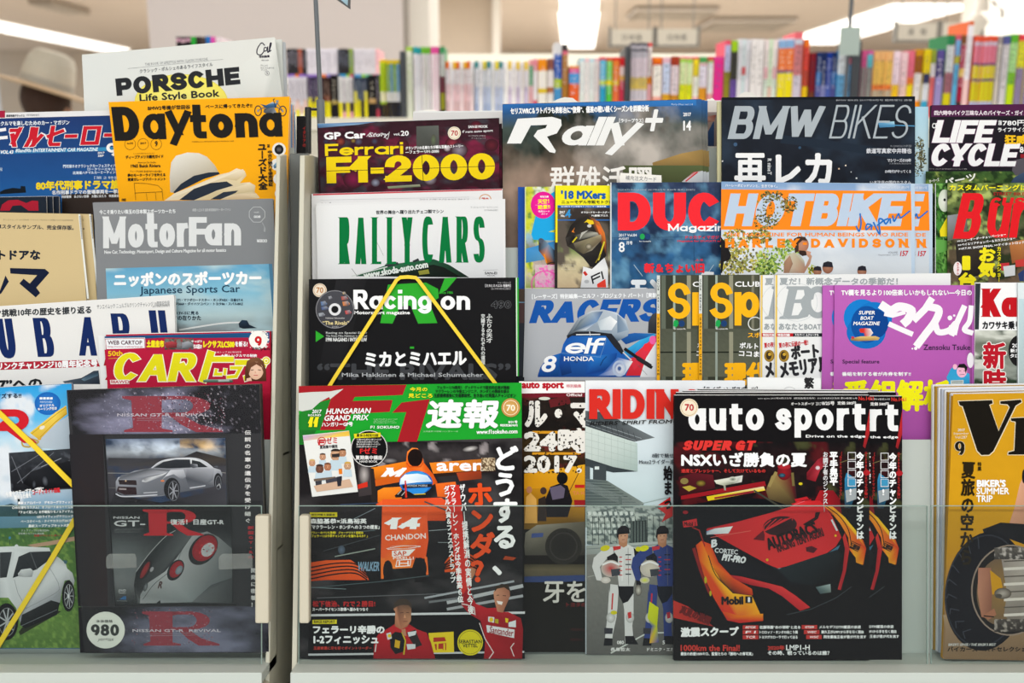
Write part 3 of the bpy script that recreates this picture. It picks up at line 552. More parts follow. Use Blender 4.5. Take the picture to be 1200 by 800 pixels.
for i, (x0, x1, yt, lb) in enumerate([(468.3, 474.2, 60, 'first dark bookend, beside green and blue volumes'), (733, 738.5, 55, 'second dark bookend, in the middle of the row'), (1001, 1010.5, 48, 'third dark bookend, thickest, at the right')]):
    a = on_y(x0, yt, SY-.215); b = on_y(x1, yt, SY-.215); t = empty('bookend', ((a.x+b.x)/2, SY-.215, zs), lb, 'bookend', tilt=False); w_ = (b.x-a.x)/2
    part('upright', MB().box(-w_, w_, 0, .13, 0, a.z-zs), DK, t, .001); part('foot', MB().box(-w_, w_, .13, .2, 0, .003), DK, t)
# paper tabs sticking up between the books
for x, y, w_, h_ in ((1085, 50, 26, 8),): pass
# grey pole of a hanging sign, and a small shelf card at the right
a = on_y(994, -10, SY-.25); b = on_y(994, 60, SY-.25)
t = empty('pole', (b.x, SY-.25, zs), 'thin dark pole rising behind the third bookend', 'pole', tilt=False)
part('rod', MB().tube([(0, 0, 0), (0, 0, CEIL-zs-.01)], .005, 8), mat('pole_grey', '5b6066', .4, metal=.4), t)
part('card', MB().box(-.024, .024, -.008, -.005, b.z-zs-.01, b.z-zs+.055), mat('pale_card', 'aebfba', .6), t)
# ---------------------------------------------------------------- the person in the hat, far left
PD = 4.0
hp = on_y(54, 105, PD)
SKIN = mat('skin', 'b98a6c', .5); HAIRM = mat('hair', '3a261c', .7); COAT = mat('dark_coat', '2a2422', .8, noise=.2); STRAW = mat('straw', 'cdb391', .8, noise=.12, nscale=90, bump=.3); FELT = mat('grey_band', 'a8a59c', .8)
pr = empty('person', (hp.x, PD, 0), 'person in a dark coat and a pale brimmed hat, seen over the far left magazines', 'person', tilt=False)
def body():
    J = [((0,0,.95),.15), ((0,0,1.15),.14), ((0,.0,1.36),.15), ((0,0,1.47),.06), ((0,-.01,1.53),.055),
         ((-.17,0,1.38),.06), ((-.24,.02,1.12),.045), ((-.2,-.1,.92),.036), ((.17,0,1.38),.06), ((.24,.02,1.12),.045), ((.2,-.1,.92),.036),
         ((-.09,0,.86),.095), ((-.1,.01,.48),.06), ((-.1,.02,.08),.045), ((-.1,-.12,.04),.035), ((.09,0,.86),.095), ((.1,.01,.48),.06), ((.1,.02,.08),.045), ((.1,-.12,.04),.035)]
    E = [(0,1),(1,2),(2,3),(3,4),(2,5),(5,6),(6,7),(2,8),(8,9),(9,10),(0,11),(11,12),(12,13),(13,14),(0,15),(15,16),(16,17),(17,18)]
    me = bpy.data.meshes.new('body'); me.from_pydata([j[0] for j in J], E, []); o = link('body', me, pr, COAT)
    s = o.modifiers.new('skin', 'SKIN'); 
    for i, (_, r) in enumerate(J): me.skin_vertices[0].data[i].radius = (r, r*.8)
    me.skin_vertices[0].data[0].use_root = True; ss = o.modifiers.new('sub', 'SUBSURF'); ss.levels = 1; ss.render_levels = 2
import bmesh
_b = bpy.data.meshes.new('seed'); 
def skinbody():
    body()
def ball(name, m, par, loc, sc3, shape=None, seg=24):
    bm = bmesh.new(); bmesh.ops.create_uvsphere(bm, u_segments=seg, v_segments=seg//2+2, radius=1)
    for v in bm.verts:
        if shape: v.co = shape(v.co)
        v.co = Vector((v.co.x*sc3[0], v.co.y*sc3[1], v.co.z*sc3[2]))
    for f in bm.faces: f.smooth = True
    me = bpy.data.meshes.new(name); bm.to_mesh(me); bm.free(); return link(name, me, par, m, loc)
try: skinbody()
except Exception as e_:
    for o in [c for c in pr.children if c.name.startswith('body')]: bpy.data.objects.remove(o)
    rings = [(.0,.10),(.5,.13),(.9,.19),(1.1,.16),(1.3,.21),(1.42,.15),(1.5,.06),(1.6,.055)]
    part('body', MB().tube([(0, 0, z) for z, _ in rings], [r for _, r in rings], 20), COAT, pr)
hz = hp.z-.07; pr.rotation_euler = (0, 0, math.pi*.92)
def headshape(c):
    z = c.z; k = 1-.22*max(0, -z); y = c.y*k
    if c.y < -.6 and abs(c.x) < .25 and -.45 < z < .05: y -= .12*(1-abs(c.x)*4)
    return Vector((c.x*k, y, z))
hd = ball('head', SKIN, pr, (0, 0, hz), (.078, .098, .12), headshape)
for sx in (-1, 1):
    ball('ear', SKIN, hd, (sx*.078, .005, -.01), (.012, .02, .03)); ball('eye', mat('eye_dark', '1c1614', .2), hd, (sx*.03, -.088, .005), (.012, .008, .007))
ball('mouth', mat('lips', '8f5248', .5), hd, (0, -.085, -.065), (.024, .008, .007))
ball('hair', HAIRM, hd, (-.01, .02, .035), (.087, .1, .1))
ball('scarf', mat('dark_scarf', '2c2320', .9), pr, (0, 0, 1.5), (.1, .1, .06))
# hat: brim as a dished ring, tapering crown, band; tilted
hat = empty('hat', (hp.x, PD, hp.z+.005), 'pale straw hat with a wide drooping brim, worn at the far left', 'hat', tilt=False); hat.rotation_euler = (-.1, math.radians(17), 0)
n = 40; v = []; f = []
prof = [(.095, .0), (.13, -.004), (.175, -.012), (.19, -.008), (.19, -.004), (.13, .002), (.095, .006)]
for r, z in prof: v += [(r*math.cos(2*math.pi*i/n), r*1.1*math.sin(2*math.pi*i/n), z) for i in range(n)]
for j in range(len(prof)-1): f += [(j*n+i, j*n+(i+1) % n, (j+1)*n+(i+1) % n, (j+1)*n+i) for i in range(n)]
part('brim', MB().add(v, f), STRAW, hat)
prof = [(.097, 0), (.094, .05), (.086, .1), (.07, .135), (.04, .145), (.0, .132)]; v = []; f = []
for r, z in prof: v += [((r+.0005)*math.cos(2*math.pi*i/n), (r+.0005)*1.12*math.sin(2*math.pi*i/n), z) for i in range(n)]
for j in range(len(prof)-1): f += [(j*n+i, j*n+(i+1) % n, (j+1)*n+(i+1) % n, (j+1)*n+i) for i in range(n)]
cr = part('crown', MB().add(v, f), mat('pale_straw', 'c4bfb0', .8, noise=.1, nscale=90), hat)
v = [((.0985-.002*k)*math.cos(2*math.pi*i/n), (.0985-.002*k)*1.12*math.sin(2*math.pi*i/n), .002+.03*k) for k in (0, 1) for i in range(n)]
part('hat_band', MB().add(v, [(i, (i+1) % n, (i+1) % n+n, i+n) for i in range(n)]), FELT, hat)

# ---------------------------------------------------------------- the two magazine racks (tilted frame: X, U up the lean, d depth)
RACK = mat('rack_cream', 'c4c2b2', .45, noise=.02, nscale=9); RACKW = mat('rack_white', 'bcc4bf', .4, .2); POSTM = mat('post_grey', '5d615f', .5, noise=.05, nscale=30)
def W(X_, U, d): return EYE+RV*X_+UV*U+FV*d
U1, U2, U3, U4, U5 = -.2992, -.1995, -.1108, -.0219, .0627
def tb(root, name, m, x0, x1, u0, u1, d0, d1, bevel=0):
    p = [W(x, u, d)-root.location for d in (d1, d0) for x, u in ((x0, u0), (x1, u0), (x1, u1), (x0, u1))]
    return part(name, MB().add(p, [(3,2,1,0), (4,5,6,7), (0,1,5,4), (1,2,6,5), (2,3,7,6), (3,0,4,7)]), m, root, bevel)
def side(root, x0, x1, prof, m):
    n = len(prof); p = [W(x, u, d)-root.location for x in (x0, x1) for d, u in prof]
    return part('side_panel', MB().add(p, [list(range(n)), [i+n for i in range(n)][::-1]]+[(i, i+n, (i+1) % n+n, (i+1) % n) for i in range(n)]), m, root, .0006)
GL_ = bpy.data.materials.new('clear_acrylic'); GL_.use_nodes = True; nt = GL_.node_tree; nt.nodes.clear()
out = nt.nodes.new('ShaderNodeOutputMaterial'); mx = nt.nodes.new('ShaderNodeMixShader'); tr = nt.nodes.new('ShaderNodeBsdfTransparent'); gs = nt.nodes.new('ShaderNodeBsdfGlossy')
tr.inputs[0].default_value = (.90, .92, .91, 1); gs.inputs['Roughness'].default_value = .0
mx.inputs[0].default_value = .018; nt.links.new(tr.outputs[0], mx.inputs[1]); nt.links.new(gs.outputs[0], mx.inputs[2]); nt.links.new(mx.outputs[0], out.inputs[0])
EDGE = mat('acrylic_edge', '8fa39b', .2, .6); CLIP = mat('clip_cream', 'c4beac', .5, .2)
def rack(xl, xr, label, divs, clips):
    root = empty('magazine_rack', ((xl+xr)/2, 1.0, 0), label, 'magazine rack', tilt=False)
    a = W(xl, U1-.01, .9)
    part('base_cabinet', MB().box(xl-root.location.x, xr-root.location.x, a.y-1.0, a.y-1.0+.34, 0, a.z-.012), mat('lip_beige', 'b0a996', .5, noise=.02), root, .002)
    tb(root, 'ledge', RACKW, xl, xr, U1-.01, U1, .9, .957, .0008)
    for u, dd in ((U2, .9605), (U3, .9855), (U4, 1.0105), (U5, 1.0365)): tb(root, 'ledge', RACKW, xl, xr, u-.002, u, dd, dd+.0225 if u != U5 else 1.07)
    for (u0, py, dd) in ((U1-.01, 515, .958), (U2-.02, 415, .984), (U3-.02, 290, 1.009), (U4-.02, 173, 1.035)):
        tb(root, 'pocket_panel', RACKW, xl, xr, u0, (400-py)*dd/F, dd, dd+.0015)
    tb(root, 'back_panel', RACKW, xl, xr, U1, .195, 1.072, 1.075)
    for x0, x1 in divs:
        gp = tb(root, 'acrylic_panel', GL_, x0, x1, U1+.002, -.1518, .918, .9195)
        e = tb(root, 'polished_edge', EDGE, x0, x1, -.1518, -.1511, .918, .9195); e.parent = gp; e.location = (0, 0, 0)
        for xx in (x0, x1):
            e = tb(root, 'polished_edge', EDGE, xx-.0004, xx+.0004, U1+.002, -.1518, .918, .9195); e.parent = gp
    for x0, x1 in clips:
        k = .916/F; tb(root, 'panel_clip', CLIP, (x0-600)*k, (x1-600)*k, (400-729)*k, (400-603)*k, .912, .923, .0016)
    return root
rl = rack(-.75, -.2262, 'left bay of the magazine rack, cream with stepped pockets', [(-.55, -.231)], [(300, 316)])
rr = rack(-.2005, .64, 'right bay of the magazine rack, cream with stepped pockets', [(-.1965, .383), (.3865, .60)], [(351.5, 363)])
side(rl, -.230, -.2262, [(.925, -.345), (.972, .1813), (1.0, .1877), (1.042, -.345)], RACK)
side(rr, -.2055, -.2008, [(.926, -.345), (.965, .1803), (1.0, .187), (1.05, .193), (1.07, -.345)], RACK)
side(rl, -.754, -.7502, [(.925, -.345), (.972, .1813), (1.07, .195), (1.07, -.345)], RACK)
side(rr, .6402, .6445, [(.925, -.345), (.972, .1813), (1.07, .195), (1.07, -.345)], RACK)
# post between the bays with a rod in a sleeve
pp = W(-.2157, U1, 1.04); post = empty('post', (pp.x, pp.y, 0), 'dark grey upright post between the two rack bays', 'post', tilt=False)
part('post_body', MB().add([W(x, u, d+(.03 if u < 0 else 0))-post.location for d in (1.03, 1.008) for x, u in ((-.2252, -.8), (-.2062, -.8), (-.2062, .1905), (-.2252, .1905))], [(3,2,1,0), (4,5,6,7), (0,1,5,4), (1,2,6,5), (2,3,7,6), (3,0,4,7)]), POSTM, post, .001)
lo = wpt(376.5, 180, 1.10); po = empty('sign_pole', lo, 'thin grey sign pole standing in a sleeve behind the racing magazines', 'pole', tilt=False)
part('sleeve', MB().tube([(0, 0, -.05), wpt(375.5, 117, 1.10)-lo], .0045, 16), mat('sleeve_grey', '6f7578', .4), po)
part('rod', MB().tube([wpt(375.5, 117, 1.10)-lo, wpt(370, 0, 1.10)-lo, wpt(368, -60, 1.10)-lo], .0026, 12), mat('rod_grey', '5f666b', .4), po)
part('bracket', MB().tube([wpt(361, 128, 1.10)-lo, wpt(374, 128, 1.10)-lo], .0016, 8).tube([wpt(361, 126, 1.10)-lo, wpt(361, 180, 1.10)-lo], .0036, 12), mat('bracket_black', '232426', .4), po)
sf = empty('sign_holder', wpt(401, 12, .98), 'corner of a dark sign holder hanging at the top beside the pole', 'sign holder', tilt=False); L0 = sf.location
part('frame', MB().prism([(0, 0), (.1, 0), (.1, .1), (0, .1)], 0, 0) if 0 else MB().tube([wpt(382, -12, .98)-L0, wpt(409, 9, .98)-L0, wpt(411, -40, .98)-L0], .0028, 4), mat('frame_grey', '55585a', .4), sf)
part('insert', MB().add([wpt(x, y, .981)-L0 for x, y in ((386, -10), (408, 7), (409, -40))]+[wpt(x, y, .983)-L0 for x, y in ((386, -10), (408, 7), (409, -40))], [(0,1,2), (5,4,3), (0,3,4,1), (1,4,5,2), (2,5,3,0)]), mat('insert_pale', '8fb6c4', .3), sf)
# ---------------------------------------------------------------- magazines; frames of reference fr(x, y, scale) keep the measured detail regions
WH = 'eceef0'
def lines(a, x0, y0, x1, n, pitch, h, col, s='この夏いちばん走りたい峠とツーリング', r=1, **k):
    for i in range(n): a.t(s[i % 5:]+s[:i % 3], x0, y0+i*pitch, x1-(i*7 % 11)*(x1-x0)/60, y0+i*pitch+h, col, r=r, **k)
# ===== front tier, right bay
m = Mag(.935, (350, 453), (611, 449), .9, .9, 771, .0045, '141316', 'black front row racing weekly with a green and red masthead and an orange racing car', 'green headed racing weeklies', fan=.0009)
a = m.art('picture').fr()
a.g(351, 512, 612, 770, [(0,'1c1a1c'),(.35,'201e20'),(.6,'141416'),(.75,'1a1a1c'),(1,'101012')], .35, 4, 9, [('3c3a3c', .62)], soft=.2, seed=3, cell=3)
a.fr(340, 430, 4.286)
a.p([(43,95),(1163,78),(1163,355),(45,388)], '1b9a2c'); a.p([(45,240),(120,225),(150,290),(90,385),(46,385)], '1f6a26')
a.p([(43,95),(585,88),(565,140),(325,150),(315,170),(515,165),(500,225),(300,235),(275,315),(150,315),(200,175),(43,205)], '9c1c24')
a.p([(43,130),(110,125),(200,122),(275,108),(245,150),(222,195),(195,150),(150,175),(110,212),(60,222),(43,218)], 'c8ccc8'); a.p([(150,175),(110,212),(60,222),(43,240),(43,315),(150,318),(205,160)], '207a28')
a.p([(205,158),(150,317),(275,315),(305,232),(500,225),(515,165),(315,170),(325,150),(565,140),(585,88),(280,100)], '9c1c24')
a.p([(560,178),(702,160),(632,393),(532,395),(583,226),(513,229)], '9c1c24')
# background of the race photo: blurred crowd, rear wing
a.g(440,375,1000,500,[(0,'181618'),(.5,'3a3638'),(1,'201c1e')], .4, 9, 2, [('8a8486',.68)], seed=5, cell=2.5)
a.e(905,410,40,14,'c8c6c4','3a3638',-10); a.e(620,440,30,12,'a8a6a4','3a3638'); a.e(500,470,40,14,'8a888a','2a282a')
a.p([(405,505),(600,470),(600,540),(430,570)], ['f08a20','e07818','c86418','b05a14']); a.p([(700,480),(1010,458),(1030,515),(720,540)], ['e88420','a05c20','b06a28','d87420'])
a.p([(410,570),(560,545),(560,575),(420,600)], 'c85a1a'); a.p([(720,535),(1030,512),(1035,525),(720,552)], '281c18'); a.p([(835,530),(960,520),(962,560),(850,572)], ['a84020','8c3418','70301c','984020'])
a.k('M', 455,505,590,550, 26, WH, sh=.9, r=.6); a.t('aren', 735, 480, 975, 522, WH, b=9); a.p([(380,500),(420,510),(440,690),(410,680)], '2a2422'); a.g(960,455,1030,520,[(0,'6a5038'),(1,'4a3828')],.4,12,12,[('d8c8a8',.55)],seed=9,cell=1.2)
a.p([(340,470),(400,475),(410,640),(345,650)], '3c3638'); a.e(372,540,28,55,'b0aaa8','3a3436')
a.p([(340,590),(388,575),(390,600),(340,612)], 'c83020')
# air box, helmet, cockpit, nose
a.p([(590,560),(582,480),(588,425),(612,405),(640,407),(662,440),(672,480),(720,540),(740,580),(700,600)], ['e86820','e06018','f07c2c','f08838','f08030','e06a20','d85a18','c85018','c04c18','d86020'])
a.e(628,455,38,45,'140e0e','1c1210'); a.l([(584,480),(600,500),(655,500),(668,478)], 6, 'c85018')
a.p([(440,620),(470,605),(560,600),(560,660),(440,680)], ['f0881c','f08c24','e87c20','e07018','d86818']); a.p([(730,585),(830,575),(840,610),(850,660),(740,650)], ['e86820','e87028','d85c20','b84820','d86020'])
a.p([(430,690),(470,665),(760,655),(800,690),(780,771),(465,771),(468,700)], ['e84c20','f06830','ec6430','d85424','b8401c','e05828','e86030'])
a.p([(465,668),(740,655),(800,672),(760,690),(480,690)], 'e0502c')
a.e(632,580,84,60,'2c7cc8','1c5cb0'); a.p([(550,590),(555,560),(580,535),(640,530),(690,545),(712,575),(640,578)], ['b8d4ec','e8eef4','f0f4f6','dce8f0','c8dcec','a8c8e4','e0ecf4']); a.p([(575,540),(600,525),(660,524),(695,545),(640,534)], '3494dc')
a.p([(562,592),(714,585),(712,602),(566,608)], '202024'); a.p([(590,612),(700,606),(672,634),(600,636)], '2c88d8'); a.l([(600,640),(680,636)], 4, 'e0c020'); a.t('HONDA MOBILE', 588,590,690,600, 'c8ccd0')
a.p([(525,645),(560,615),(600,625),(640,650),(530,655)], '1c1a1c'); a.l([(540,640),(560,618)], 4, 'b0b0a8'); a.l([(560,645),(580,622)], 4, 'b0b0a8'); a.p([(575,570),(582,568),(588,655),(578,655)], 'c83020')
a.l([(250,690),(440,682)], 3, '3c5070'); a.l([(800,600),(860,620),(880,650)], 10, '3a3034')
a.fr(340, 590, 3.81)
a.p([(412,-20),(615,-20),(612,60),(618,160),(605,245),(560,240),(545,285),(455,290),(445,262),(420,258),(412,300),(405,240)], ['e05828','d85020','e0582c','dc5428','d85020','d04c1c','e8782c','f08a34','e07028','dc5424','d04c20','dc5828'])
a.p([(405,240),(425,245),(417,335),(406,335)], 'e07028'); a.p([(600,232),(612,238),(618,316),(608,318)], 'e0682c')
a.e(437,300,22,48,'121012','1a1618'); a.e(580,290,30,50,'141214','1a1618'); a.p([(417,300),(458,300),(456,360),(420,360)], '121012'); a.p([(552,290),(607,290),(604,350),(556,350)], '141214')
a.k('14', 432,62,584,113, 30, WH, r=.5, sh=.15); a.t('CHANDON', 424,135,606,160, 'e8dcd8', b=2, ang=-3); a.l([(430,200),(505,188),(583,190),(510,200),(435,203)], 2.5, 'e8dcd8', smooth=True)
a.ring(507,193,60,7,1.5,'d8b0a0'); a.p([(455,210),(560,202),(530,232),(455,236)], 'e8e4e2'); a.t('SAP', 462,211,520,232, 'c84818', b=3); a.t('PIRELLI', 460,236,552,248, 'f0e4e0', b=2.5)
a.l([(478,252),(472,280),(535,276),(540,248),(478,252)], 3.5, 'f0eae8'); a.k('H', 485,254,530,276, 6, 'f0eae8', r=.7)
# front wing
a.p([(88,262),(160,252),(270,250),(330,290),(352,340),(160,340),(88,345)], ['c84c1c','d8541c','e85a20','e05820','d85020','c84818','b84018'])
for k in range(4): a.l([(88,285+k*17),(200,266+k*16),(290,268+k*14),(345,312+k*9)], 6, '1c1414', smooth=True)
a.p([(690,262),(720,222),(760,205),(820,232),(835,262),(830,300),(690,305)], ['c04818','d05420','c84c1c','b04418','a83c18','a84018','c84c1c'])
for k in range(4): a.l([(688,285+k*6-12),(730,240+k*14),(790,230+k*14),(840,262+k*10)], 6, '1c1414', smooth=True)
a.p([(960,232),(1010,240),(995,252),(950,248)], '983c1c'); a.t('WALKER', 300,258,402,300, '7898b0', b=2, sh=.1)
for p_, w_, c_ in (([(200,235),(380,200)],5,'8a948c'), ([(150,210),(400,140)],2,'4c5458'), ([(88,375),(420,345),(620,320)],3,'4c5c60'), ([(120,420),(700,400)],4,'5a5c60'), ([(600,420),(1000,345)],9,'9aa0a6'), ([(700,440),(1040,365)],16,'a8acb0'), ([(700,470),(1040,410)],12,'9a9ea2'),
    ([(620,438),(820,412)],10,'6a6e72'), ([(90,372),(250,380)],3,'6c7c80'), ([(380,20),(240,90)],3,'7c8890'), ([(250,128),(380,118)],3,'5c6c70'), ([(620,120),(720,112)],3,'8a9498'), ([(660,172),(720,172)],3,'7c8488'), ([(600,-10),(700,30)],6,'38484c')): a.l(p_, w_, c_)
a.e(230,205,16,20,'58687c','3a4450')
a.p([(88,492),(1048,480),(1048,490),(88,502)], 'c8ccd0'); a.p([(86,502),(1048,492),(1048,690),(80,690)], '0e0e10'); a.p([(82,668),(1045,656),(1045,664),(82,677)], 'b8bcc0')
# yellow board, round badge, two men in red overalls
a.p([(618,576),(730,570),(732,662),(630,664)], 'd8c020'); a.p([(640,596),(690,594),(697,612),(640,616)], 'a83020'); a.p([(645,625),(697,620),(697,652),(650,652)], 'a83020'); a.k('LI', 655,622,692,654, 7, 'd8c020')
a.e(804,618,57,58,'d0c41c'); a.ring(804,618,50,51,2,'6c6820'); a.t('SEBASTIAN', 752,606,856,622,'282818',b=3); a.t('VETTEL', 770,624,838,640,'282818',b=3)
a.p([(372,690),(376,610),(395,580),(450,548),(475,530),(530,535),(565,558),(610,575),(630,620),(648,690)], ['8c1820','a41c24','a81c24','b82028','9c1c22','901820','b02028','a81c24','981a20','8c1820'])
a.p([(468,545),(470,480),(462,470),(478,435),(505,424),(530,434),(542,470),(540,520),(522,548),(495,560)], ['9c6448','c08464','b07858','4a3a34','3c3028','3c3028','7c5a48','b07c5c','8c5c44','a86c50']); a.p([(462,468),(466,440),(490,424),(520,424),(542,444),(544,470),(530,452),(500,450),(480,456)], '3e342c')
a.l([(492,486),(506,484)], 3, '4a2c22'); a.l([(518,484),(532,485)], 3, '4a2c22'); a.l([(505,524),(525,524)], 3, '6a3830'); a.p([(512,490),(518,508),(508,508)], 'c8906c')
a.p([(445,590),(470,570),(500,575),(515,600),(505,660),(470,670),(448,640)], '16161a'); a.p([(470,605),(492,612),(488,645),(466,638)], 'c8a020'); a.l([(500,572),(515,610),(508,672)], 6, 'b8a828')
a.p([(520,575),(560,560),(575,600),(590,630),(560,640),(540,610)], '2a2224'); a.p([(430,578),(450,572),(455,600),(436,606)], 'd0d0d4'); a.e(444,588,8,8,'d8b820'); a.p([(525,572),(565,566),(560,584),(530,592)], 'd0d4d8'); a.p([(520,625),(560,625),(560,645),(525,650)], 'c8ccd0'); a.l([(380,660),(385,625)], 5, 'd0c8c8')
a.p([(497,560),(515,556),(520,590),(505,585)], 'b07c60')
a.p([(865,690),(872,600),(850,520),(800,490),(765,450),(768,380),(790,330),(812,330),(806,400),(830,445),(880,465),(920,462),(935,480),(975,482),(1030,510),(1040,560),(1036,690)], ['8c1820','a01c24','981a22','a81c26','9c1a22','8c1820','a01c24','b42028','b02028','b42028','ac1e26','a01c22','a81c24','b42028','8c181e','84161c','84161c'])
a.p([(790,332),(797,290),(812,284),(828,290),(826,310),(812,335)], ['b87c60','c08868','b87c5c','a06c50','a87050','b07858']); a.l([(765,445),(790,450),(822,462),(826,495)], 4, 'd8d0d0')
a.p([(912,430),(908,395),(922,368),(955,360),(980,378),(982,410),(965,450),(950,485),(925,480)], ['a46a50','c0886c','b47c60','96644c','7c5040','94604c','a86e54','9a624a','b4785c']); a.p([(912,392),(918,368),(945,356),(975,362),(984,392),(976,385),(955,372),(925,378)], '32281e')
a.p([(922,432),(950,436),(945,450),(928,446)], 'e4dcd8'); a.l([(922,408),(934,406)], 3, '3c241c'); a.l([(950,408),(964,410)], 3, '3c241c')
a.p([(885,502),(912,505),(910,530),(884,524)], 'd0d0d4'); a.e(898,516,9,10,'d8b820'); a.p([(915,512),(930,514),(930,534),(914,530)], 'a89820'); a.p([(960,508),(975,512),(972,530),(962,528)], 'd8b820'); a.p([(975,528),(1008,518),(1008,550),(975,548)], 'd0d4d8')
a.p([(876,540),(1002,560),(1000,598),(880,572)], 'd4d4d8'); a.t('Santander', 890,552,998,584, '8c3038', b=1.5, ang=9); a.l([(845,530),(870,600),(908,662),(888,690)], 4, 'd8c8c8'); a.l([(1000,620),(985,640),(1000,680)], 4, 'd8c8c8')
t = m.art('lettering').fr(340, 430, 4.286)
t.t('2017', 110,213,160,232, WH, b=3, sh=.2); t.t('ROUND', 92,236,156,246, WH, b=2); t.k('11', 92,250,145,300, 16, 'e8dc20', sh=.15)
t.t('HUNGARIAN', 180,206,408,234, WH, b=5, sh=.25, ang=-1); t.t('GRAND PRIX', 170,240,398,268, WH, b=5, sh=.25, ang=-1); t.t('ハンガリーGP号', 160,275,316,298, WH, b=2.5, ang=-1)
t.t('F1 SOKUHO', 404,294,550,308, WH, b=3, sh=.1); lines(t, 420,258,540,3,9,6,'c0dcc0')
t.t('今月の', 602,100,690,122, 'e8dc20', b=3); t.t('見どころ', 594,132,716,154, 'e8dc20', b=3)
t.t('フェラーリ70周年！ グッドウッドで歴史的名車が集結', 738,93,1102,110,'10301a',b=2); t.t('マクラーレンの今昔エンジニア、ホンダとの関係を語る', 730,112,1100,130,'10301a',b=2); t.t('王座獲得直後に交通事故死、生き急いだ英国人チャンピオン', 722,132,1134,152,'10301a',b=2)
t.t('速報', 680,162,1060,308, WH, b=12, sh=.12); t.e(1108,203,47,47,'d0a860','b8884c'); t.ring(1108,203,36,36,3,'f0e0c0'); t.t('70', 1086,188,1130,220, 'f4ead8', b=4)
t.t('8/31号', 1096,268,1142,282, WH, b=1); t.t('特別定価590円', 1055,285,1142,298, WH, b=1); t.t('www.f1sokuho.com', 936,312,1142,334, WH, b=4, ang=-1)
t.t('三栄書房 F1速報 ハンガリーGP', 668,318,845,326, 'a8d0a8', r=1)
t.p([(65,342),(297,318),(342,625),(112,650)], 'dcdedc'); t.p([(66,345),(297,320),(300,345),(180,355),(70,370)], ['b8a0c8','d8b040','e0b848','e8c860','c8b0b8'])
t.k('F', 142,362,178,392, 9, 'b82428', sh=.1); t.ring(160,372,20,20,4,'b82428'); t.t('ゼミ', 182,350,238,384,'b82428',b=6,ang=-4); t.t('夏期集中講座', 150,390,240,408,'2c2c30',b=2,ang=-4)
rd = random.Random(3)
for i, (x, y, q) in enumerate([(165,450,16),(230,440,26),(265,430,18),(112,480,16),(150,510,20),(190,500,18),(290,495,18)]):
    t.e(x,y,q,q*1.15,['d8a888','dcb090','c89878','d8a888','7c5444','c8906c','dcb490'][i],['a87c60','b08868','986848','b08060','5c3c30','985c40','a88060'][i]); t.e(x,y-q*.7,q*.95,q*.5,['4a3830','2c2422','3c3028','c8a868','3c2c28','6c4430','c8a040'][i],n=14,a0=180,a1=360)
    t.p([(x-q*1.3,y+q*3),(x-q,y+q),(x+q,y+q),(x+q*1.3,y+q*3)], 'b8ccd8'); t.e(x-q*.35,y,2.2,2.2,'201818',n=8); t.e(x+q*.35,y,2.2,2.2,'201818',n=8); t.l([(x-q*.3,y+q*.55),(x+q*.3,y+q*.5)],2,'6c3028')
t.p([(210,436),(250,432),(250,450),(212,452)], '302c2c'); t.p([(245,510),(262,508),(264,535),(247,537)], 'd87820'); t.p([(120,560),(230,548),(230,560),(122,572)], '6c5c50'); t.p([(128,572),(160,568),(160,600),(132,604)], '3c3c44'); t.p([(180,566),(262,545),(262,600),(186,596)], '40404a'); t.p([(120,595),(300,560),(318,600),(135,625)], 'c8a890'); t.p([(235,550),(262,545),(258,595),(240,598)], '2c2c34')
t.e(398,408,92,92,'101012'); t.ring(398,408,90,90,3.5,'d8d8d8'); t.p([(322,334),(455,328),(456,350),(324,356)], 'd8cc20'); t.t('夏休み特別付録', 335,334,445,350,'202010',b=1.5)
lines(t, 335,358,460,4,12,9,'d0d0d0',b=1); t.t('Fゼミ', 352,404,438,434,'d02c2c',b=4); t.t('夏期集中講座', 330,442,465,464,'d8d8d8',b=2); t.t('HAND BOOK', 350,467,440,478,'d0d0d0',b=1)
t.fr(440, 480, 5.714)
t.t('どうする、', 782,238,958,1105, WH, b=15, v=True); t.t('ホンダ？', 625,488,800,1150, 'd84c20', b=16, v=True, ang=-3)
t.fr(340, 430, 4.286)
t.p([(782,592),(850,590),(905,1080),(870,1140),(840,1090)], 'c03028'); t.t('ダブル入賞＆ファステストラップ', 788,592,818,1080, WH, b=3, v=True, ang=-4); t.t('マクラーレン・ホンダは今季最高６位', 822,590,852,1180, WH, b=3, v=True, ang=-4)
t.t('ザウバー提携解消の実情と今後', 872,585,902,1240, WH, b=3, v=True, ang=-4)
t.fr(350, 600, 8)
t.p([(108,-2),(365,-3),(365,40),(108,40)], 'd0c420'); t.t('特別対談＆座談会', 122,8,345,32,'202010',b=3); t.t('森脇基恭×浜島裕英', 112,55,640,105, WH, b=6); t.t('「マクラーレン・ホンダへの３つの提言」', 112,115,760,155, WH, b=4)
t.t('イワン・カペリも登場！ ジャーナリスト座談会', 112,175,610,200,'d8cc20',b=3); t.t('「フェラーリは今季チャンピオンを獲れるのか？」', 112,205,650,232,'d8cc20',b=3)
t.fr(350, 670, 7.27)
t.t('松下信治、F2で２勝目!', 122,240,655,292,'b02828',b=7); t.t('スーパーライセンス取得へ望みをつなぐ', 120,298,595,328, WH, b=3.5); t.p([(120,402),(328,400),(328,436),(120,438)], 'd0c420'); t.t('RACE REPORT', 135,406,312,430,'202010',b=4)
t.t('フェラーリ辛勝の', 125,448,735,522, WH, b=8); t.t('1-2フィニッシュ', 130,532,682,608, WH, b=8); t.t('王座奪還に牙を研ぐポイントリーダー', 130,628,625,656,'b03830',b=3)
a.done(); t.done()
copies(m, 3, -.1, 1.6, .0048, 'green headed racing weekly, only its paper top edge showing', 'green headed racing weeklies', .4)
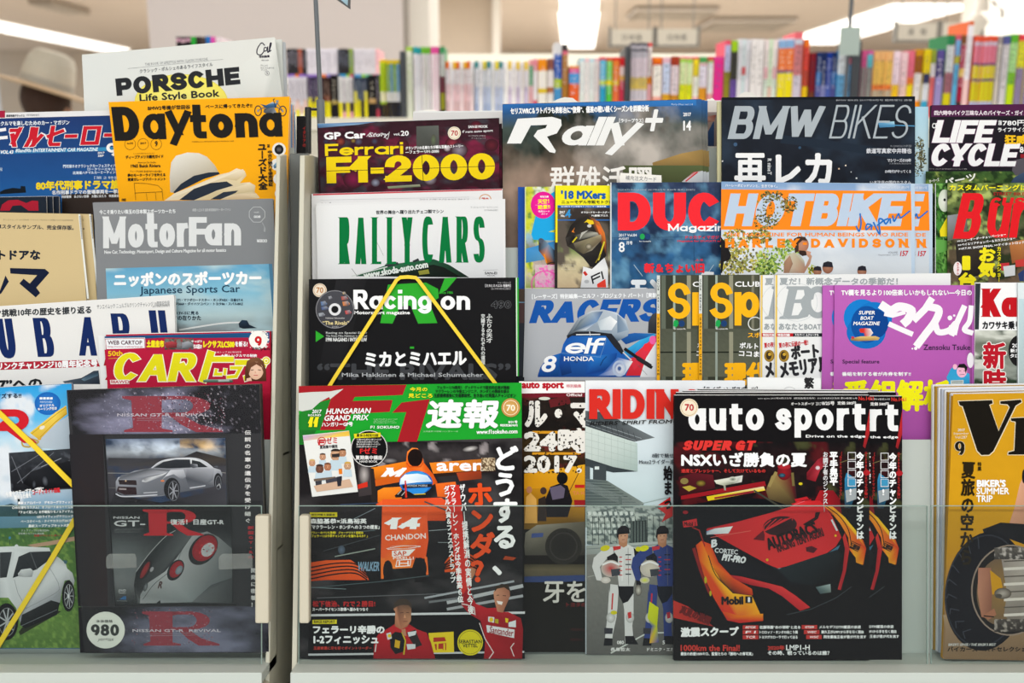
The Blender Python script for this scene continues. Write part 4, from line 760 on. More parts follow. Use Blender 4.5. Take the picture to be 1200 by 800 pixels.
# --- Le Mans special
m = Mag(.951, (608, 446), (690, 446), 0, 0, 764, .004, '15120f', 'racing special with cracked white lettering standing between the green headed weekly and the grandstand one')
a = m.art('picture').fr(600, 430, 4.211)
a.p([(35,70),(360,70),(360,128),(35,132)], 'eceaea'); a.p([(35,130),(360,126),(360,148),(35,152)], '6c1824')
a.g(35,150,365,640,[(0,'241c18'),(.3,'141210'),(.5,'3c2c14'),(.75,'1c1814'),(1,'12100e')], .3, 4, 8, [('5c2420',.66)], seed=11, cell=2.5)
a.box(100,315,360,328,'c88c20'); a.box(100,420,340,432,'c88c20'); a.p([(60,525),(360,480),(360,680),(60,690)], ['c88c14','d8a020','b87c18','c08818']); a.p([(60,600),(360,590),(360,800),(60,800)], ['a87414','c89020','4c3c18','6c5018'])
a.e(160,155,28,8,'c8ccc0'); a.p([(180,160),(280,140),(290,180),(190,200)], '5c1c20')
a.e(248,548,27,30,'101012'); a.p([(170,740),(165,650),(190,590),(240,572),(275,585),(298,660),(275,740)], '18161a'); a.p([(185,595),(240,582),(262,600),(255,645),(200,655)], '5c5468'); a.p([(62,770),(70,640),(92,620),(120,650),(125,770)], 'c8984c'); a.e(85,605,14,17,'a87050'); a.e(155,610,16,18,'3c2c28'); a.p([(130,650),(165,635),(170,760),(125,760)], '2c2420'); a.l([(345,490),(270,640)], 3, '2a2018')
a.p([(305,655),(360,655),(360,690),(310,690)], '8c1c20'); a.box(310,580,358,596,'b02020'); a.t('TA H', 300,612,356,630, 'c87848', b=3)
a.fr(600, 590, 3.81)
a.p([(55,190),(60,130),(110,95),(325,80),(325,230),(58,230)], ['6c685c','7c786c','8c887c','5c584c','2c2a26','4a4840']); a.e(230,190,82,82,'1c1a18','282622'); a.ring(230,190,60,60,6,'34322e'); a.p([(88,132),(140,130),(138,148),(86,152)], '3c4c80')
a.g(55,270,325,330,[(0,'3c3828'),(.4,'5c5440'),(1,'4c483c')], .1, 4, 2, seed=2, cell=3); a.p([(55,325),(325,318),(325,345),(55,355)], '30406c'); a.box(55,350,330,655,'15140f','1a1916')
t = m.art('lettering').fr(600, 430, 4.211)
t.t('auto sport', 48,74,256,116,'b01828',b=8); t.t('特別編集',268,84,342,102,'d08890',b=1); t.t('Official', 268,130,345,144,'e8e0e0',b=2)
t.t('ル・マ', 62,165,395,300,'dcdad4',b=15); t.t('24時', 58,300,385,425,'dcdad4',b=18); t.t('2017.', 58,435,345,522,'dcdad4',b=14)
t.speck(58,165,350,525,260,['15120f','241c18'],6,seed=4)
t.fr(600, 590, 3.81); t.t('牙を', 138,345,328,442,'c8c6c0',b=4); t.t('トヨタの',242,440,330,460,'6c2020',b=2); lines(t,260,555,325,2,45,12,'5c2020')
a.done(); t.done()
# --- Riding
m = Mag(.9505, (686, 446), (872, 446), 0, 0, 766, .003, 'c8d4dc', 'pale blue sports magazine with a red title above a grandstand and two riders', 'grandstand magazines', fan=.0008)
a = m.art('picture').fr(600, 430, 4.211)
a.box(362,68,1150,720,'d8e0e6','b8ccd4'); a.g(362,68,1150,690,[(0,'dfe3e8'),(.4,'ccd9e0'),(1,'b4c8cc')], .03, 4, 4, seed=2, cell=5)
a.p([(362,215),(450,222),(705,348),(605,368),(362,300)], ['5c6468','4c5458','6c7478','4c5054','3c4448']); a.l([(365,262),(640,352)], 3, '8a9498'); a.l([(365,280),(610,362)], 2, '8a9498')
for k in range(9): a.l([(375+k*28,228+k*12),(385+k*28,300+k*7)], 2, '30383c')
a.p([(362,290),(600,368),(618,375),(620,515),(500,495),(362,450)], ['c4d0cc','b8c8c4','a8bcb8','98aca8','a8b8b4','b8c4c0'])
for k in range(8): a.l([(362+k*32,298+k*10),(362+k*32,455+k*8)], 1.5, '9aaaa6')
for k in range(4): a.l([(362,320+k*34),(618,392+k*31)], 1.5, '9aaaa6')
a.p([(362,448),(500,492),(620,515),(500,520),(362,490)], '343c40'); a.box(400,480,465,560,'3c4448'); a.box(362,490,385,560,'4c5458'); a.box(408,490,430,505,'c8d4d4')
a.p([(362,550),(470,560),(650,670),(650,700),(362,700)], ['586468','64706c','788480','6c7874','505c5c'])
for k in range(9): a.l([(364,560+k*15),(470+k*20,568+k*14)], 3, '343e42')
for k in range(60): a.l([(366+k*4.6,565+k*1.8),(366+k*4.6,572+k*2.0+30)], 1.2, '8a9694')
a.p([(525,640),(540,635),(545,700),(530,700)], '5c6866'); a.l([(640,672),(780,640)], 3, '8c9c98'); 
a.p([(705,690),(765,650),(780,640),(782,665),(750,692)], 'c02424'); a.p([(362,690),(1150,690),(1150,790),(362,790)], '8c9c98')
a.fr(680, 590, 4.21)
a.g(32,10,455,200,[(0,'98a4a0'),(.3,'b0bab4'),(.6,'8c9894'),(.8,'a8b2ac'),(1,'a4aca6')], .15, 20, 14, [('5c6868',.52)], seed=8, soft=.08, cell=1.6)
for k in range(9):
    for j in range(4): a.p([(36+k*26+j*8,40+j*30),(50+k*26+j*8,38+j*30),(54+k*26+j*8,54+j*30),(40+k*26+j*8,58+j*30)], 'c8d0cc'); 
for k in range(13): a.l([(60+k*30,60),(60+k*30,205)], 2.4, '2c3436')
a.p([(246,85),(325,80),(330,190),(246,195)], '343c3c'); 
for k in range(5): a.l([(254+k*15,85),(254+k*15,190)], 4, '6c7876')
a.p([(30,205),(455,180),(455,225),(30,255)], ['98a09c','b8c0c0','a8b0b0','888e8c']); a.l([(30,222),(455,195)], 3, '6c7674')
a.p([(30,252),(130,245),(120,285),(30,310)], '6c9030'); a.p([(280,235),(455,215),(455,235),(285,262)], '789838')
a.g(30,262,455,742,[(0,'7c7c78'),(1,'5c5c5a')], .12, 60, 60, seed=6, cell=2, octv=2); a.p([(30,250),(455,226),(455,270),(30,300)], ['7c7c78','86868a','7c7c78','70706e'])
a.l([(150,735),(330,635),(440,634)], 7, 'c8ccc8'); a.l([(35,360),(70,352)],3,'a0a49e'); a.p([(455,10),(380,20),(420,50),(400,90),(455,60)], 'c03030')
def rider(ox, c):
    S = lambda pts: [(x+ox, y) for x, y in pts]
    a.p(S([(150,470),(185,480),(178,560),(160,640),(155,690),(118,695),(128,600),(135,540),(142,420)]), [c[0]]*9); a.p(S([(200,420),(262,430),(262,540),(256,600),(262,680),(220,688),(218,600),(216,520)]), c[0])
    a.p(S([(148,395),(190,400),(182,520),(140,520)]), c[0]); a.p(S([(185,400),(262,400),(262,440),(235,480),(210,490),(190,450)]), c[1])
    a.p(S([(120,660),(158,662),(158,698),(114,698)]), '1c1c20'); a.p(S([(220,650),(262,650),(285,692),(222,690)]), '1c1c20'); a.p(S([(118,610),(160,612),(158,640),(118,640)]), '34343c')
    a.p(S([(160,215),(198,195),(235,200),(278,222),(282,330),(262,405),(190,405),(182,330),(178,260)]), [c[0],c[0],c[2],c[2],c[0],c[0],c[0],c[0],c[0]])
    a.p(S([(160,212),(120,215),(66,265),(58,310),(80,375),(110,380),(96,310),(130,270),(165,255)]), c[0]); a.p(S([(130,262),(170,240),(185,260),(185,300),(140,300)]), c[1]); a.p(S([(262,215),(292,240),(300,320),(298,400),(275,400),(272,300)]), c[1])
    a.e(286+ox,425,17,28,'c8c4b8','504c48'); a.e(122+ox,218,24,14,c[4],c[4],-15); a.e(285+ox,222,14,12,c[4]); a.p(S([(160,210),(200,206),(198,222),(164,230)]), c[5])
    a.e(150+ox,318,48,42,c[3],'b8b0a8'); a.p(S([(150,322),(196,318),(196,350),(155,358)]), '3c4048'); a.l(S([(108,300),(150,285),(192,300)]), 9, 'e4e4e4', smooth=True); a.e(125+ox,375,24,16,c[6],'c0b8b0')
    a.l(S([(160,440),(155,520)]),7,c[5]); a.e(150+ox,560,22,26,'d8d8dc','a8a8a4'); a.e(245+ox,560,20,26,'d8d8dc','a8a8a4'); a.e(165+ox,535,16,10,c[4]); a.p(S([(232,535),(250,530),(252,560),(236,565)]), c[5])
    a.p(S([(200,260),(212,262),(210,380),(202,380)]), c[2])
    for i in range(5): a.l(S([(222,250+i*24),(250,250+i*24)]), 5, c[5] if i % 2 else c[1]); a.l(S([(192,262+i*22),(206,262+i*22)]), 5, c[5])
    a.l(S([(235,215),(238,400)]), 2, '6c6c70')
    a.p(S([(190,200),(188,170),(232,170),(230,205),(212,215)]), 'b07c5c'); a.e(210+ox,158,25,34,'cc9c7c','b8846a'); a.l(S([(198,157),(206,157)]),3,'2c1c18'); a.l(S([(216,157),(224,157)]),3,'2c1c18'); a.l(S([(204,176),(218,175)]),3,'8c4c40')
    a.p(S([(180,160),(184,125),(200,108),(222,106),(240,120),(244,142),(232,140),(190,146),(186,175)]), '1c1a1e'); a.p(S([(184,138),(236,134),(244,145),(188,150)]), '141416')
rider(0, ['d0d0d0','16161a','dcdcdc','b83030','c8c020','c03030','d8d4d0'])
rider(192, ['30407c','161a24','2c3c80','d0c8b8','d0d020','b83040','d0d828'])
a.p([(340,480),(385,510),(378,600),(385,680),(340,685),(350,600),(330,560)], ['c8d020','c8d020','b8c020','3848a0','d8a828','405098','c0c828'])
t = m.art('lettering').fr(600, 430, 4.211)
t.k('RIDING', 380,108,940,255, 40, 'cc2c24', r=.8, gap=8); t.t('RIDERS\' SPIRIT FROM', 384,262,790,282,'18181a',b=5,sh=.3,ang=-1.5); t.t('［ライディングスポーツ］',945,95,1210,125,'20242c',b=2)
t.t('8耐で魅せた',690,424,820,446,'3c444c',b=1); t.t('Moto2ライダー達',626,454,800,478,'3c444c',b=1); t.t('始まっ',745,485,790,700,'18181a',b=8,v=True)
t.fr(680,590,4.21); t.t('080',180,672,214,690,'e8e8e8',b=2); t.t('5',404,672,416,690,'e8e8e8',b=2); t.t('長島哲太',148,706,245,724,'dcdcdc',b=1.5); t.t('ドミニク・エガータ',328,706,500,724,'dcdcdc',b=1.5)
t.l([(2,-2),(3,-3)],.1,'cccccc')
a.done(); t.done()
copies(m, 1, .6, 2.2, .0033, 'second grandstand magazine copy, paper top edge just above the first', 'grandstand magazines')
# --- the wide white magazine behind (right of Riding, with a chapter word at its right end)
m = Mag(.9515, (876, 442), (962, 443), 0, 0, 764, .0035, 'e6e9ea', 'white magazine behind the black motor sport one, a round number mark at its top edge')
t = m.art('lettering').fr(770, 310, 5.333)
t.t('繁',918,703,982,775,'28282a',b=6); t.ring(828,812,48,48,2,'8c8c90'); t.t('9',812,778,842,815,'28282a',b=4); t.done()
# --- auto sport
m = Mag(.931, (790, 463), (1019, 463), -.15, -.1, 773.5, .0050, '121113', 'front copy of the black motor sport magazine with a red racing car and white title', 'black motor sport magazines', fan=.0009)
a = m.art('picture').fr(780, 440, 3.871)
a.g(36,300,925,600,[(0,'121113'),(.3,'241416'),(.6,'1c1416'),(1,'101014')], .4, 9, 4, [('481418',.62),('3a3c24',.72)], seed=21, cell=2.2, soft=.1)
a.p([(60,460),(130,440),(215,450),(225,510),(70,545)], ['48141c','541820','5c1820','40141a','2c1014']); a.e(85,478,18,14,'7c7040'); a.p([(75,505),(110,498),(140,510),(105,525)], 'a89838'); a.e(160,488,22,14,'8c7c30','3c2818')
a.p([(70,545),(450,478),(455,500),(70,562)], '8c1820'); a.p([(185,548),(445,502),(452,520),(192,568)], ['c8b020','d8c8a8','d8c020','c8b818']); a.p([(220,552),(400,520),(402,530),(222,560)], '80202a'); a.p([(220,475),(350,452),(345,482),(300,492),(262,498),(230,490)], ['d0d4c8','c8ccc8','d8d8d0','6c7464','a8ac98','c8ccb8'])
a.p([(262,498),(272,496),(274,520),(266,520)], '8c8c80'); a.e(305,470,20,12,'506050','c8ccc0')
# mechanic with red helmet, red sleeves
a.p([(455,520),(480,455),(500,440),(560,440),(590,500),(600,600),(480,600)], ['6c5838','8c7848','7c2028','6c2024','342024','1c1416','2c2420']); a.e(538,438,32,36,'8c1820','5c141c'); a.e(538,412,30,14,'b02830','8c1c24'); a.e(528,452,16,10,'3c6880','1c2430'); a.l([(470,500),(500,440)],14,'8c7c4c',.3); a.l([(575,440),(580,500)],12,'6c6038')
a.p([(640,440),(690,380),(725,360),(732,400),(700,430),(680,480),(640,470)], ['7c1c28','8c2430','7c1c24','6c1a22','a8303c','8c1c28','5c141c']); a.e(690,418,10,9,'d8d0d4','b89ca4'); a.e(612,490,9,6,'c8b820')
a.p([(690,620),(670,580),(700,520),(760,520),(790,560),(800,640)], ['8c1820','a41c24','9c1c24','7c161e','6c141c','74161e'])
a.p([(80,590),(320,550),(470,560),(560,590),(640,600),(620,700),(80,700)], '101216'); a.l([(400,520),(560,620)],8,'3c3c34'); a.p([(585,560),(640,548),(650,560),(590,572)], 'b02028'); a.p([(570,580),(660,560),(655,590),(580,596)], 'a41c24')
a.p([(820,440),(865,470),(865,520),(840,600),(812,600),(812,470)], ['3890b8','2c80a8','205c84','182c3c','30343c','2c7ca8']); a.p([(815,520),(865,510),(865,560),(820,575)], '98a0a4'); a.l([(790,395),(925,350)],3,'6c6440')
a.p([(925,150),(925,260),(905,330),(895,320),(912,230)], ['b02428','a02024','741c20','8c2024','b02428']); a.e(912,440,16,12,'a82028')
# the red bonnet and body
a.fr(780, 590, 3.81)
a.p([(185,110),(330,78),(470,40),(560,12),(590,-12),(690,-14),(745,60),(785,150),(760,190),(700,235),(620,262),(500,288),(455,270),(180,120)], ['98202a','b42830','c42c30','cc3034','c82c30','b82428','c42c30','b82428','bc2830','c42c30','b82830','c83030','c02c30','b02428'])
a.p([(180,118),(455,272),(500,290),(560,340),(650,360),(560,372),(300,320),(235,260),(190,190)], ['14141a','101014','1c2028','181820','141418','101014','16161c','181a22','14141a'])
a.p([(500,290),(620,264),(700,237),(765,192),(780,182),(760,222),(700,262),(640,285),(560,292)], ['c8ccd4','3c4450','5c6c78','8c98a0','3c6c88','28506c','405c70','88a4b4','a8b4bc']); a.p([(500,292),(765,205),(790,230),(760,330),(650,362),(560,350)], ['20282c','1a2024','141416','101012','141a1e','182024'])
a.p([(670,372),(735,358),(738,395),(690,402)], ['506468','98a8a8','60706c','3c4c50']); a.l([(540,495),(650,470),(760,420),(830,370)],3,'3c4448')
a.p([(268,315),(340,325),(440,350),(520,370),(580,410),(645,462),(600,478),(520,412),(460,378),(380,362),(320,345)], ['98202a','c02c30','c83030','d03838','c83034','c02c30','a82428','b82830','b42830','a02228','8c1c24'])
a.p([(800,130),(820,200),(805,300),(782,385),(768,382),(790,300),(800,200),(790,150)], ['c03028','b42828','a82428','98202a','b83030','a02428','9c2428','c03028'])
a.p([(700,5),(745,12),(800,60),(850,120),(858,150),(880,160),(895,200),(882,272),(850,262),(848,240),(820,205),(815,150),(780,90),(740,40)], ['d87c20','e09820','e8b820','e8c020','e0a820','c8401c','c0301c','c86818','d08418','d8a020','d8481c','d86c20','d87820','d07020'])
a.l([(712,8),(775,55),(815,115),(830,190)], 4, '1c1a18', smooth=True); a.p([(848,236),(892,200),(884,240),(878,272),(850,262)], ['d8981c','c83c1c','cc5c1c','d88c1c','d08818']); a.t('Mobil 1', 828,165,862,215,'201818',b=3,ang=-65)
a.p([(135,185),(160,165),(185,210),(215,290),(250,350),(300,400),(385,410),(435,520),(330,530),(250,480),(215,420),(175,330),(150,250)], ['b83c20','d8601c','d8881c','e09c1c','e8a820','e8b020','e8a81c','e0941c','c83428','b82428','c8401c','d06418','c84c1c'])
a.p([(160,165),(200,180),(235,260),(300,330),(385,380),(390,408),(300,400),(250,350),(205,270)], ['d0441c','c8401c','b8341c','d04820','d0481c','a83018','281c18','201818','d87018']); a.p([(250,478),(330,500),(435,490),(435,522),(330,532),(275,520)], ['c8401c','d87018','e09018','c83820','b82828','b42828']); a.l([(190,230),(225,320),(300,395)],4,'2c1c14',smooth=True)
a.p([(118,200),(132,195),(175,330),(205,410),(190,400),(150,300)], '7c2020'); a.e(178,340,6,16,'a8a020'); a.e(200,400,5,12,'a8a020')
a.p([(75,78),(138,66),(142,98),(80,106)], 'b42c30'); a.t('Mobil 1', 82,80,134,100,'1a1416',b=4); a.l([(118,105),(150,118),(175,190)],5,'8c2420'); a.e(88,38,12,8,'8c2028'); 
a.p([(182,122),(220,110),(300,100),(280,132),(182,138)], ['4c6c98','c8d0d4','d8dcdc','c8ccd0','a8b0b8'])
a.e(510,98,76,42,'281418','341c20',-8); 
for k in range(6): a.l([(440,122),(440+k*28,100-k*9),(470+k*24,72-k*6+k*k*1.6)],4,'c02c30',smooth=True)
a.p([(390,158),(436,118),(442,140),(440,165)],'5c1820'); a.p([(612,92),(665,60),(668,38),(690,36),(680,66),(630,100)],'281418'); a.p([(625,195),(650,188),(678,200),(660,220),(628,212)],'4c1820'); a.e(758,142,5,5,'d8b020'); a.e(453,250,6,6,'c8a020')
a.p([(34,430),(100,458),(215,548),(34,508)], ['b03028','b43028','8c2824','b03028'])
for p_, w_, c_ in (([(620,-12),(560,10)],3,'d8606c'), ([(200,150),(380,120)],2,'d86c60'), ([(705,-20),(708,35)],2,'b0b4b8'), ([(740,70),(765,120)],8,'c8ccd0')): a.l(p_, w_, c_)
t = m.art('lettering').fr(780, 440, 3.871)
t.k('auto sport', 103,128,905,248, 29, 'e2e4e6', r=.9, gap=15, xh=.83); t.e(106,145,41,41,'e8e0cc','e0d4bc'); t.ring(106,145,35,35,2,'b89468'); t.t('70',86,128,128,160,'b03038',b=3)
t.t('Drive on the edge', 635,268,905,284, WH, b=2.5); t.t('auto sport 2017年8月25日号（隔週金曜日発売）2017年8月4日発売 第54巻第16号',418,98,868,108,'c8c8c8',r=1); t.t('オートスポーツ',568,120,672,134,'d8d8d8',b=1); t.t('2017',680,120,706,134,'d8d8d8'); t.t('8/25号',708,116,765,134,'d8d8d8',b=2); t.t('定価 580円',778,116,862,132,'d8d8d8',b=1.5); t.t('No.1461',874,94,942,112,'c83830',b=3)
t.k('SUPER GT', 75,294,410,338, 17, 'd03430', r=.62, sh=.28, gap=5, serif=3); t.t('NSXいざ勝負の夏', 70,346,640,414, WH, b=6); t.t('速度とプレッシャー、そして欠けているもの', 70,422,452,440,'c03430',b=3)
t.t('お調子者のジンクス', 712,345,735,580,'d0d0d4',b=3,v=True); t.t('平手晃平', 742,345,780,498, WH, b=6, v=True); t.t('［GT500クライマックス］',785,345,800,560,'9c2828',b=2,v=True)
for k in range(4): t.l([(826,348+k*40),(860,348+k*40),(860,380+k*40),(826,380+k*40),(826,346+k*40)],3,'d8d8dc')
t.box(828,468,859,498,'3c8cb4'); t.t('!',832,512,842,540,WH,b=4); t.t('今年のチャンピオンは', 862,346,898,740, WH, b=5, v=True); t.t('GT500＆300どっちが強い',900,345,915,555,'a82828',b=2.5,v=True)
t.fr(780, 590, 3.81)
t.t('AUTOBACS', 442,115,680,170,'1c1416',b=6,ang=-20); t.t('RACING TEAM AGURI', 488,140,708,182,'3c1c20',b=2.5,ang=-20); t.t('B',198,158,235,192,'d0d4d8',b=5,sh=.3,ang=-15); t.t('CORTEC',218,200,322,222,'c8ccd0',b=3,ang=5); t.t('PIT-PRO',250,228,360,260,'d0d4d8',b=6,ang=8,sh=.15)
t.t('Mobil',248,412,346,450,'1c1a1c',b=7,ang=-1); t.box(355,412,386,442,'1a1a1c'); t.t('1',366,416,376,438,'dcdce0',b=4); t.t('真夏の激闘',60,475,205,515,'601c1c',b=4,ang=22)
t.t('激震スクープ', 66,548,326,592, WH, b=8, ang=-1)
for j, (s1, s2, s3, s4) in enumerate([('INDYCAR','佐藤琢磨“あの頃時”と走る','GT500','メルセデスDTM撤退の余波'), ('F1','トロロッソ・ホンダの向こう側','WEC','耐久王がLMP1から手を引く理由'), ('TCR','トヨタがカローラで打って出る','WSC','同世最強王者が君が代を流す')]):
    y = 541+j*22; t.box(343,y,413,y+18,'b83430'); t.t(s1,355,y+3,402,y+14,WH,b=2.5,sh=.2); t.t(s2,418,y+1,600-(12 if j else 0),y+16,WH,b=2); t.box(606+j*10,y-1,675+j*10,y+17,'b83430'); t.t(s3,620+j*10,y+3,662+j*10,y+13,WH,b=2.5,sh=.2); t.t(s4,684+j*10,y,870+j*12,y+15,WH,b=2)
t.t('1000km the Final!', 66,628,330,656,'c83c34',b=5); t.t('最後の鈴鹿1000キロ、監督たちの「勝利への青写真」', 66,660,388,676, WH, b=2); t.t('2020年',454,630,530,652,'c83c34',b=3); t.t('LMP1-H',536,628,642,652, WH, b=3); t.t('その時、戦っているのは誰？', 454,654,730,674, WH, b=2)
a.done(); t.done()
cps = copies(m, 1, 41, 1.5, .0055, 'second copy of the black motor sport magazine, a strip right of the front copy', 'black motor sport magazines')
for i, (x0, x1, y, dd) in enumerate([(792, 1018, 460, .942), (800, 1050, 458, .9446), (818, 1030, 456, .9472)]):
    q = Mag(dd, (x0, y), (x1, y+(1.5 if i else 0)), 0, 0, 766, .0024, '1a1618', ORD[i+2]+' paper edge rising above the black motor sport magazine', 'black motor sport magazines', fan=.0012)
# --- Vibes stack
vb = [(0, '9a7a20'), (-5, 'dde0e4'), (-8, 'c0c8d8'), (-12, '8c6c30'), (-15, 'e2e4e8')]
m = Mag(.928, (1117, 464), (1335, 458), -4.0, -1, 771, .0045, 'c08c14', 'front ochre biker magazine with a big black serif title and a wheel', 'ochre biker magazines', fan=.0010)
a = m.art('picture').fr(1090, 440, 5)
a.g(133,108,1200,1650,[(0,'c4921c'),(.4,'c8941a'),(.6,'b88418'),(.8,'8c6c4c'),(1,'80684c')], .05, 5, 8, seed=4, cell=4, quad=[(135,108),(1200,90),(1190,1650),(72,1650)])
a.fr(1090, 590, 4)
a.p([(372,90),(395,20),(420,-90),(450,-160),(500,-160),(500,120),(440,110)], ['c08c74','c89478','d0a088','c8987c','b8846c','a87860','b88468'])
a.p([(245,120),(330,88),(440,95),(500,110),(500,200),(440,190),(300,140),(255,145)], ['1c1c20','141416','18181c','141416','101012','141416','1c1c22','18181a'])
a.p([(60,520),(72,590),(62,728),(470,735),(500,560)], ['9c8468','8c745c','80684e','786048','8c7458'])
a.e(262,410,192,280,'1a1a1f','14141a',8,40); a.ring(252,408,178,262,7,'2c2e36',40,8); 
for k in range(9): an = math.radians(120+k*17); a.l([(262+140*math.cos(an),410+205*math.sin(an)),(250+165*math.cos(an+.1),410+235*math.sin(an+.1)),(262+186*math.cos(an+.03),410+262*math.sin(an+.03))],4,'3a3e48')
a.e(375,405,182,212,'2c2826','1c1a1a',4,40); a.ring(375,405,180,210,7,'8c7c70',40,4)
a.e(330,410,112,158,'8a6c3c','6c5844',6,36); a.p([(225,300),(285,300),(290,420),(285,540),(240,530),(222,420)], ['a87460','986450','8c5c48','7c5040','a06c54','b07c64']); a.p([(280,310),(330,350),(345,420),(290,425)], 'c08c18'); a.p([(250,520),(300,490),(310,520),(270,545)], '9c6850'); a.l([(250,525),(300,530)],6,'281c18')
a.p([(330,240),(500,200),(500,570),(400,580),(345,520),(360,420)], ['8c827c','b0a8a0','a09890','6c645e','7c746c','948c84'])
for k in range(8): a.l([(345,270+k*36),(500,262+k*36)],13 if k % 2 else 6,'cfc8c0' if k % 2 else '57504a')
a.e(340,420,40,26,'a8a098','504840'); a.e(320,432,16,10,'4c4640'); a.g(300,205,480,260,[(0,'5c5652'),(1,'3c3836')],.5,12,5,[('b0a8a4',.6)],seed=3,cell=1.4); a.g(300,540,480,600,[(0,'4c4642'),(1,'2c2826')],.5,12,5,[('9c948c',.62)],seed=5,cell=1.4)
a.fr(1090, 440, 5); a.e(548,590,10,40,'1c1c20')
t = m.art('lettering').fr(1090, 440, 5)
V_ = [(165,150),(362,143),(366,162),(345,170),(400,325),(465,185),(452,168),(410,165),(410,150),(530,140),(535,155),(500,175),(370,440),(345,463),(300,465),(275,440),(190,180),(172,172)]
def grow(P, k):
    c = np.mean(P, 0); out = []
    n = len(P)
    for i in range(n):
        p0, p1, p2 = np.array(P[i-1], float), np.array(P[i], float), np.array(P[(i+1) % n], float); e1 = p1-p0; e2 = p2-p1; e1 /= np.hypot(*e1); e2 /= np.hypot(*e2)
        nn = np.array((e1[1], -e1[0]))+np.array((e2[1], -e2[0])); nn /= max(.5, np.hypot(*nn)); out.append(tuple(p1+nn*k))
    return out
I_ = [(470,250),(640,240),(640,262),(610,268),(612,440),(640,445),(640,462),(455,462),(458,448),(492,440),(500,270),(475,265)]
for P_ in (V_, I_): t.p(grow(P_, 6), 'd8ccb0'); t.p(P_, '17140f')
t.t('2017',160,310,202,326,'e0dcd0',b=1); t.t('September',136,332,225,348,'e0dcd0'); t.t('Vol.287',145,352,215,368,'e0dcd0'); t.k('9',143,384,200,468,20,'1c1810',r=.5,o=('d8ccb0',3))
t.t('夏旅の空から',175,505,258,1110,'28200f',b=7,v=True,ang=1.5); t.t('特集',276,505,300,558,'28200f',b=3,v=True)
t.t("BIKER'S",272,608,442,652,WH,b=8); t.t('SUMMER',270,655,462,695,WH,b=8); t.t('TRIP',268,700,365,740,WH,b=8)
t.fr(1090,590,4); t.t("BIKER'S SENSE / THE BIKER'S BEST",84,653,308,665,'c8c8c4',b=1.5,sh=.2); t.t('バイカーズベストセレクション',80,668,480,692,'1c1814',b=2)
a.done(); t.done()
for i in range(7):
    q = Mag(.9333+i*.0034, (1114.5-3.6*i, 461-1.7*i), (1330, 456-1.4*i), -1.6+.2*i, 0, 769-1.5*i, .0031, ['c8ccd4','9c7820','d4d8dc','b0b8c8','dcdfe4','a88430','d8dcde'][i], ORD[i+1]+' magazine in the ochre biker stack, only its edges showing', 'ochre biker magazines', fan=.0008)
# ===== second tier, right bay (front to back: right to left)
BT2 = 640
m = Mag(.9608, (1193, 331), (1400, 331), 0, 0, BT2, .002, 'd4e0e4', 'pale magazine cut off by the right frame edge beside the red lettered white one')
a = m.art('picture').fr(960,310,5); a.p([(1170,200),(1400,200),(1400,700),(1170,700)],['b8d0d8','c0d4d8','98b0b0','a8b8b8']); a.done()
m = Mag(.9632, (1143, 331), (1345, 331), -.5, 0, BT2, .002, 'e8eaec', 'white motorcycle magazine with red lettering over a misty forest photo')
a = m.art('picture').fr(960,310,5); a.g(912,380,1400,900,[(0,'c8ccc4'),(.15,'6c7466'),(.5,'8c948c'),(1,'5c6858')],.3,5,7,[('2c3c2c',.55),('c4c8c0',.62)],seed=7,cell=1.6,quad=[(915,385),(1850,385),(1850,900),(905,900)]); a.p([(915,110),(945,110),(935,380),(912,380)],'2c3438')
a.e(1170,505,62,92,'1c1c1c')
t = m.art('lettering').fr(960,310,5); t.k('Kawa',955,140,1400,306,46,'b8141e',r=.55,gap=8,serif=10); t.t('カワサキ乗りたい',955,330,1260,380,'1c1c20',b=5); t.t('新時',958,452,1096,770,'b01828',b=12,v=True,o=('e8e8e4',5)); t.t('2017',1130,462,1200,485,WH,b=3); t.t('新たな',1120,492,1200,515,WH,b=3); t.t('タロー',1118,522,1200,545,WH,b=3)
a.done(); t.done()
m = Mag(.9656, (978, 334), (1152, 334), -.1, 0, BT2, .002, 'b05cb0', 'front copy of the purple boat racing magazine with brushed white lettering', 'purple boat racing magazines')
a = m.art('picture').fr(960,310,5); a.p([(92,125),(895,125),(895,1100),(78,1100)],['b460b2','b25eb0','a04c9c','a454a0']); a.p([(860,125),(895,125),(895,1100),(850,1100)],['b05cae','84427e','7c3c78','a04c9c'])
a.e(250,310,107,108,'1478c8'); a.e(275,395,115,98,'1468b8'); a.e(320,310,108,92,'1070c0'); a.e(278,350,92,108,'0c4c98'); a.e(330,345,75,85,'0a4088')
a.p([(235,378),(262,372),(300,374),(316,400),(300,420),(268,420),(262,400),(240,398)],['c83028','d03830','e0e0dc','d8d8d8','d0d0cc','c82c28','c82c28','c83028']); a.e(248,384,13,11,'c83028'); a.p([(185,432),(240,420),(330,418),(355,428),(345,442),(230,448),(185,444)],['a88850','d8b870','c8a868','c8a868','b09050','8c7040','6c5838']); a.p([(188,420),(205,422),(205,434),(190,434)],'c03030')
a.l([(370,240),(420,268),(470,246),(540,268),(520,320),(500,340)],50,'eae8ee',.3,True); a.l([(415,350),(470,375),(540,405)],30,'eae8ee',.3); a.l([(385,290),(430,300),(500,280)],22,'eae8ee',.2); a.l([(655,205),(620,260),(560,320)],40,'eae8ee',.3); a.l([(640,245),(700,265),(680,330),(620,410),(575,470)],44,'eae8ee',.3,True); a.l([(680,350),(700,395),(760,385),(800,345),(790,400)],36,'eae8ee',.3,True)
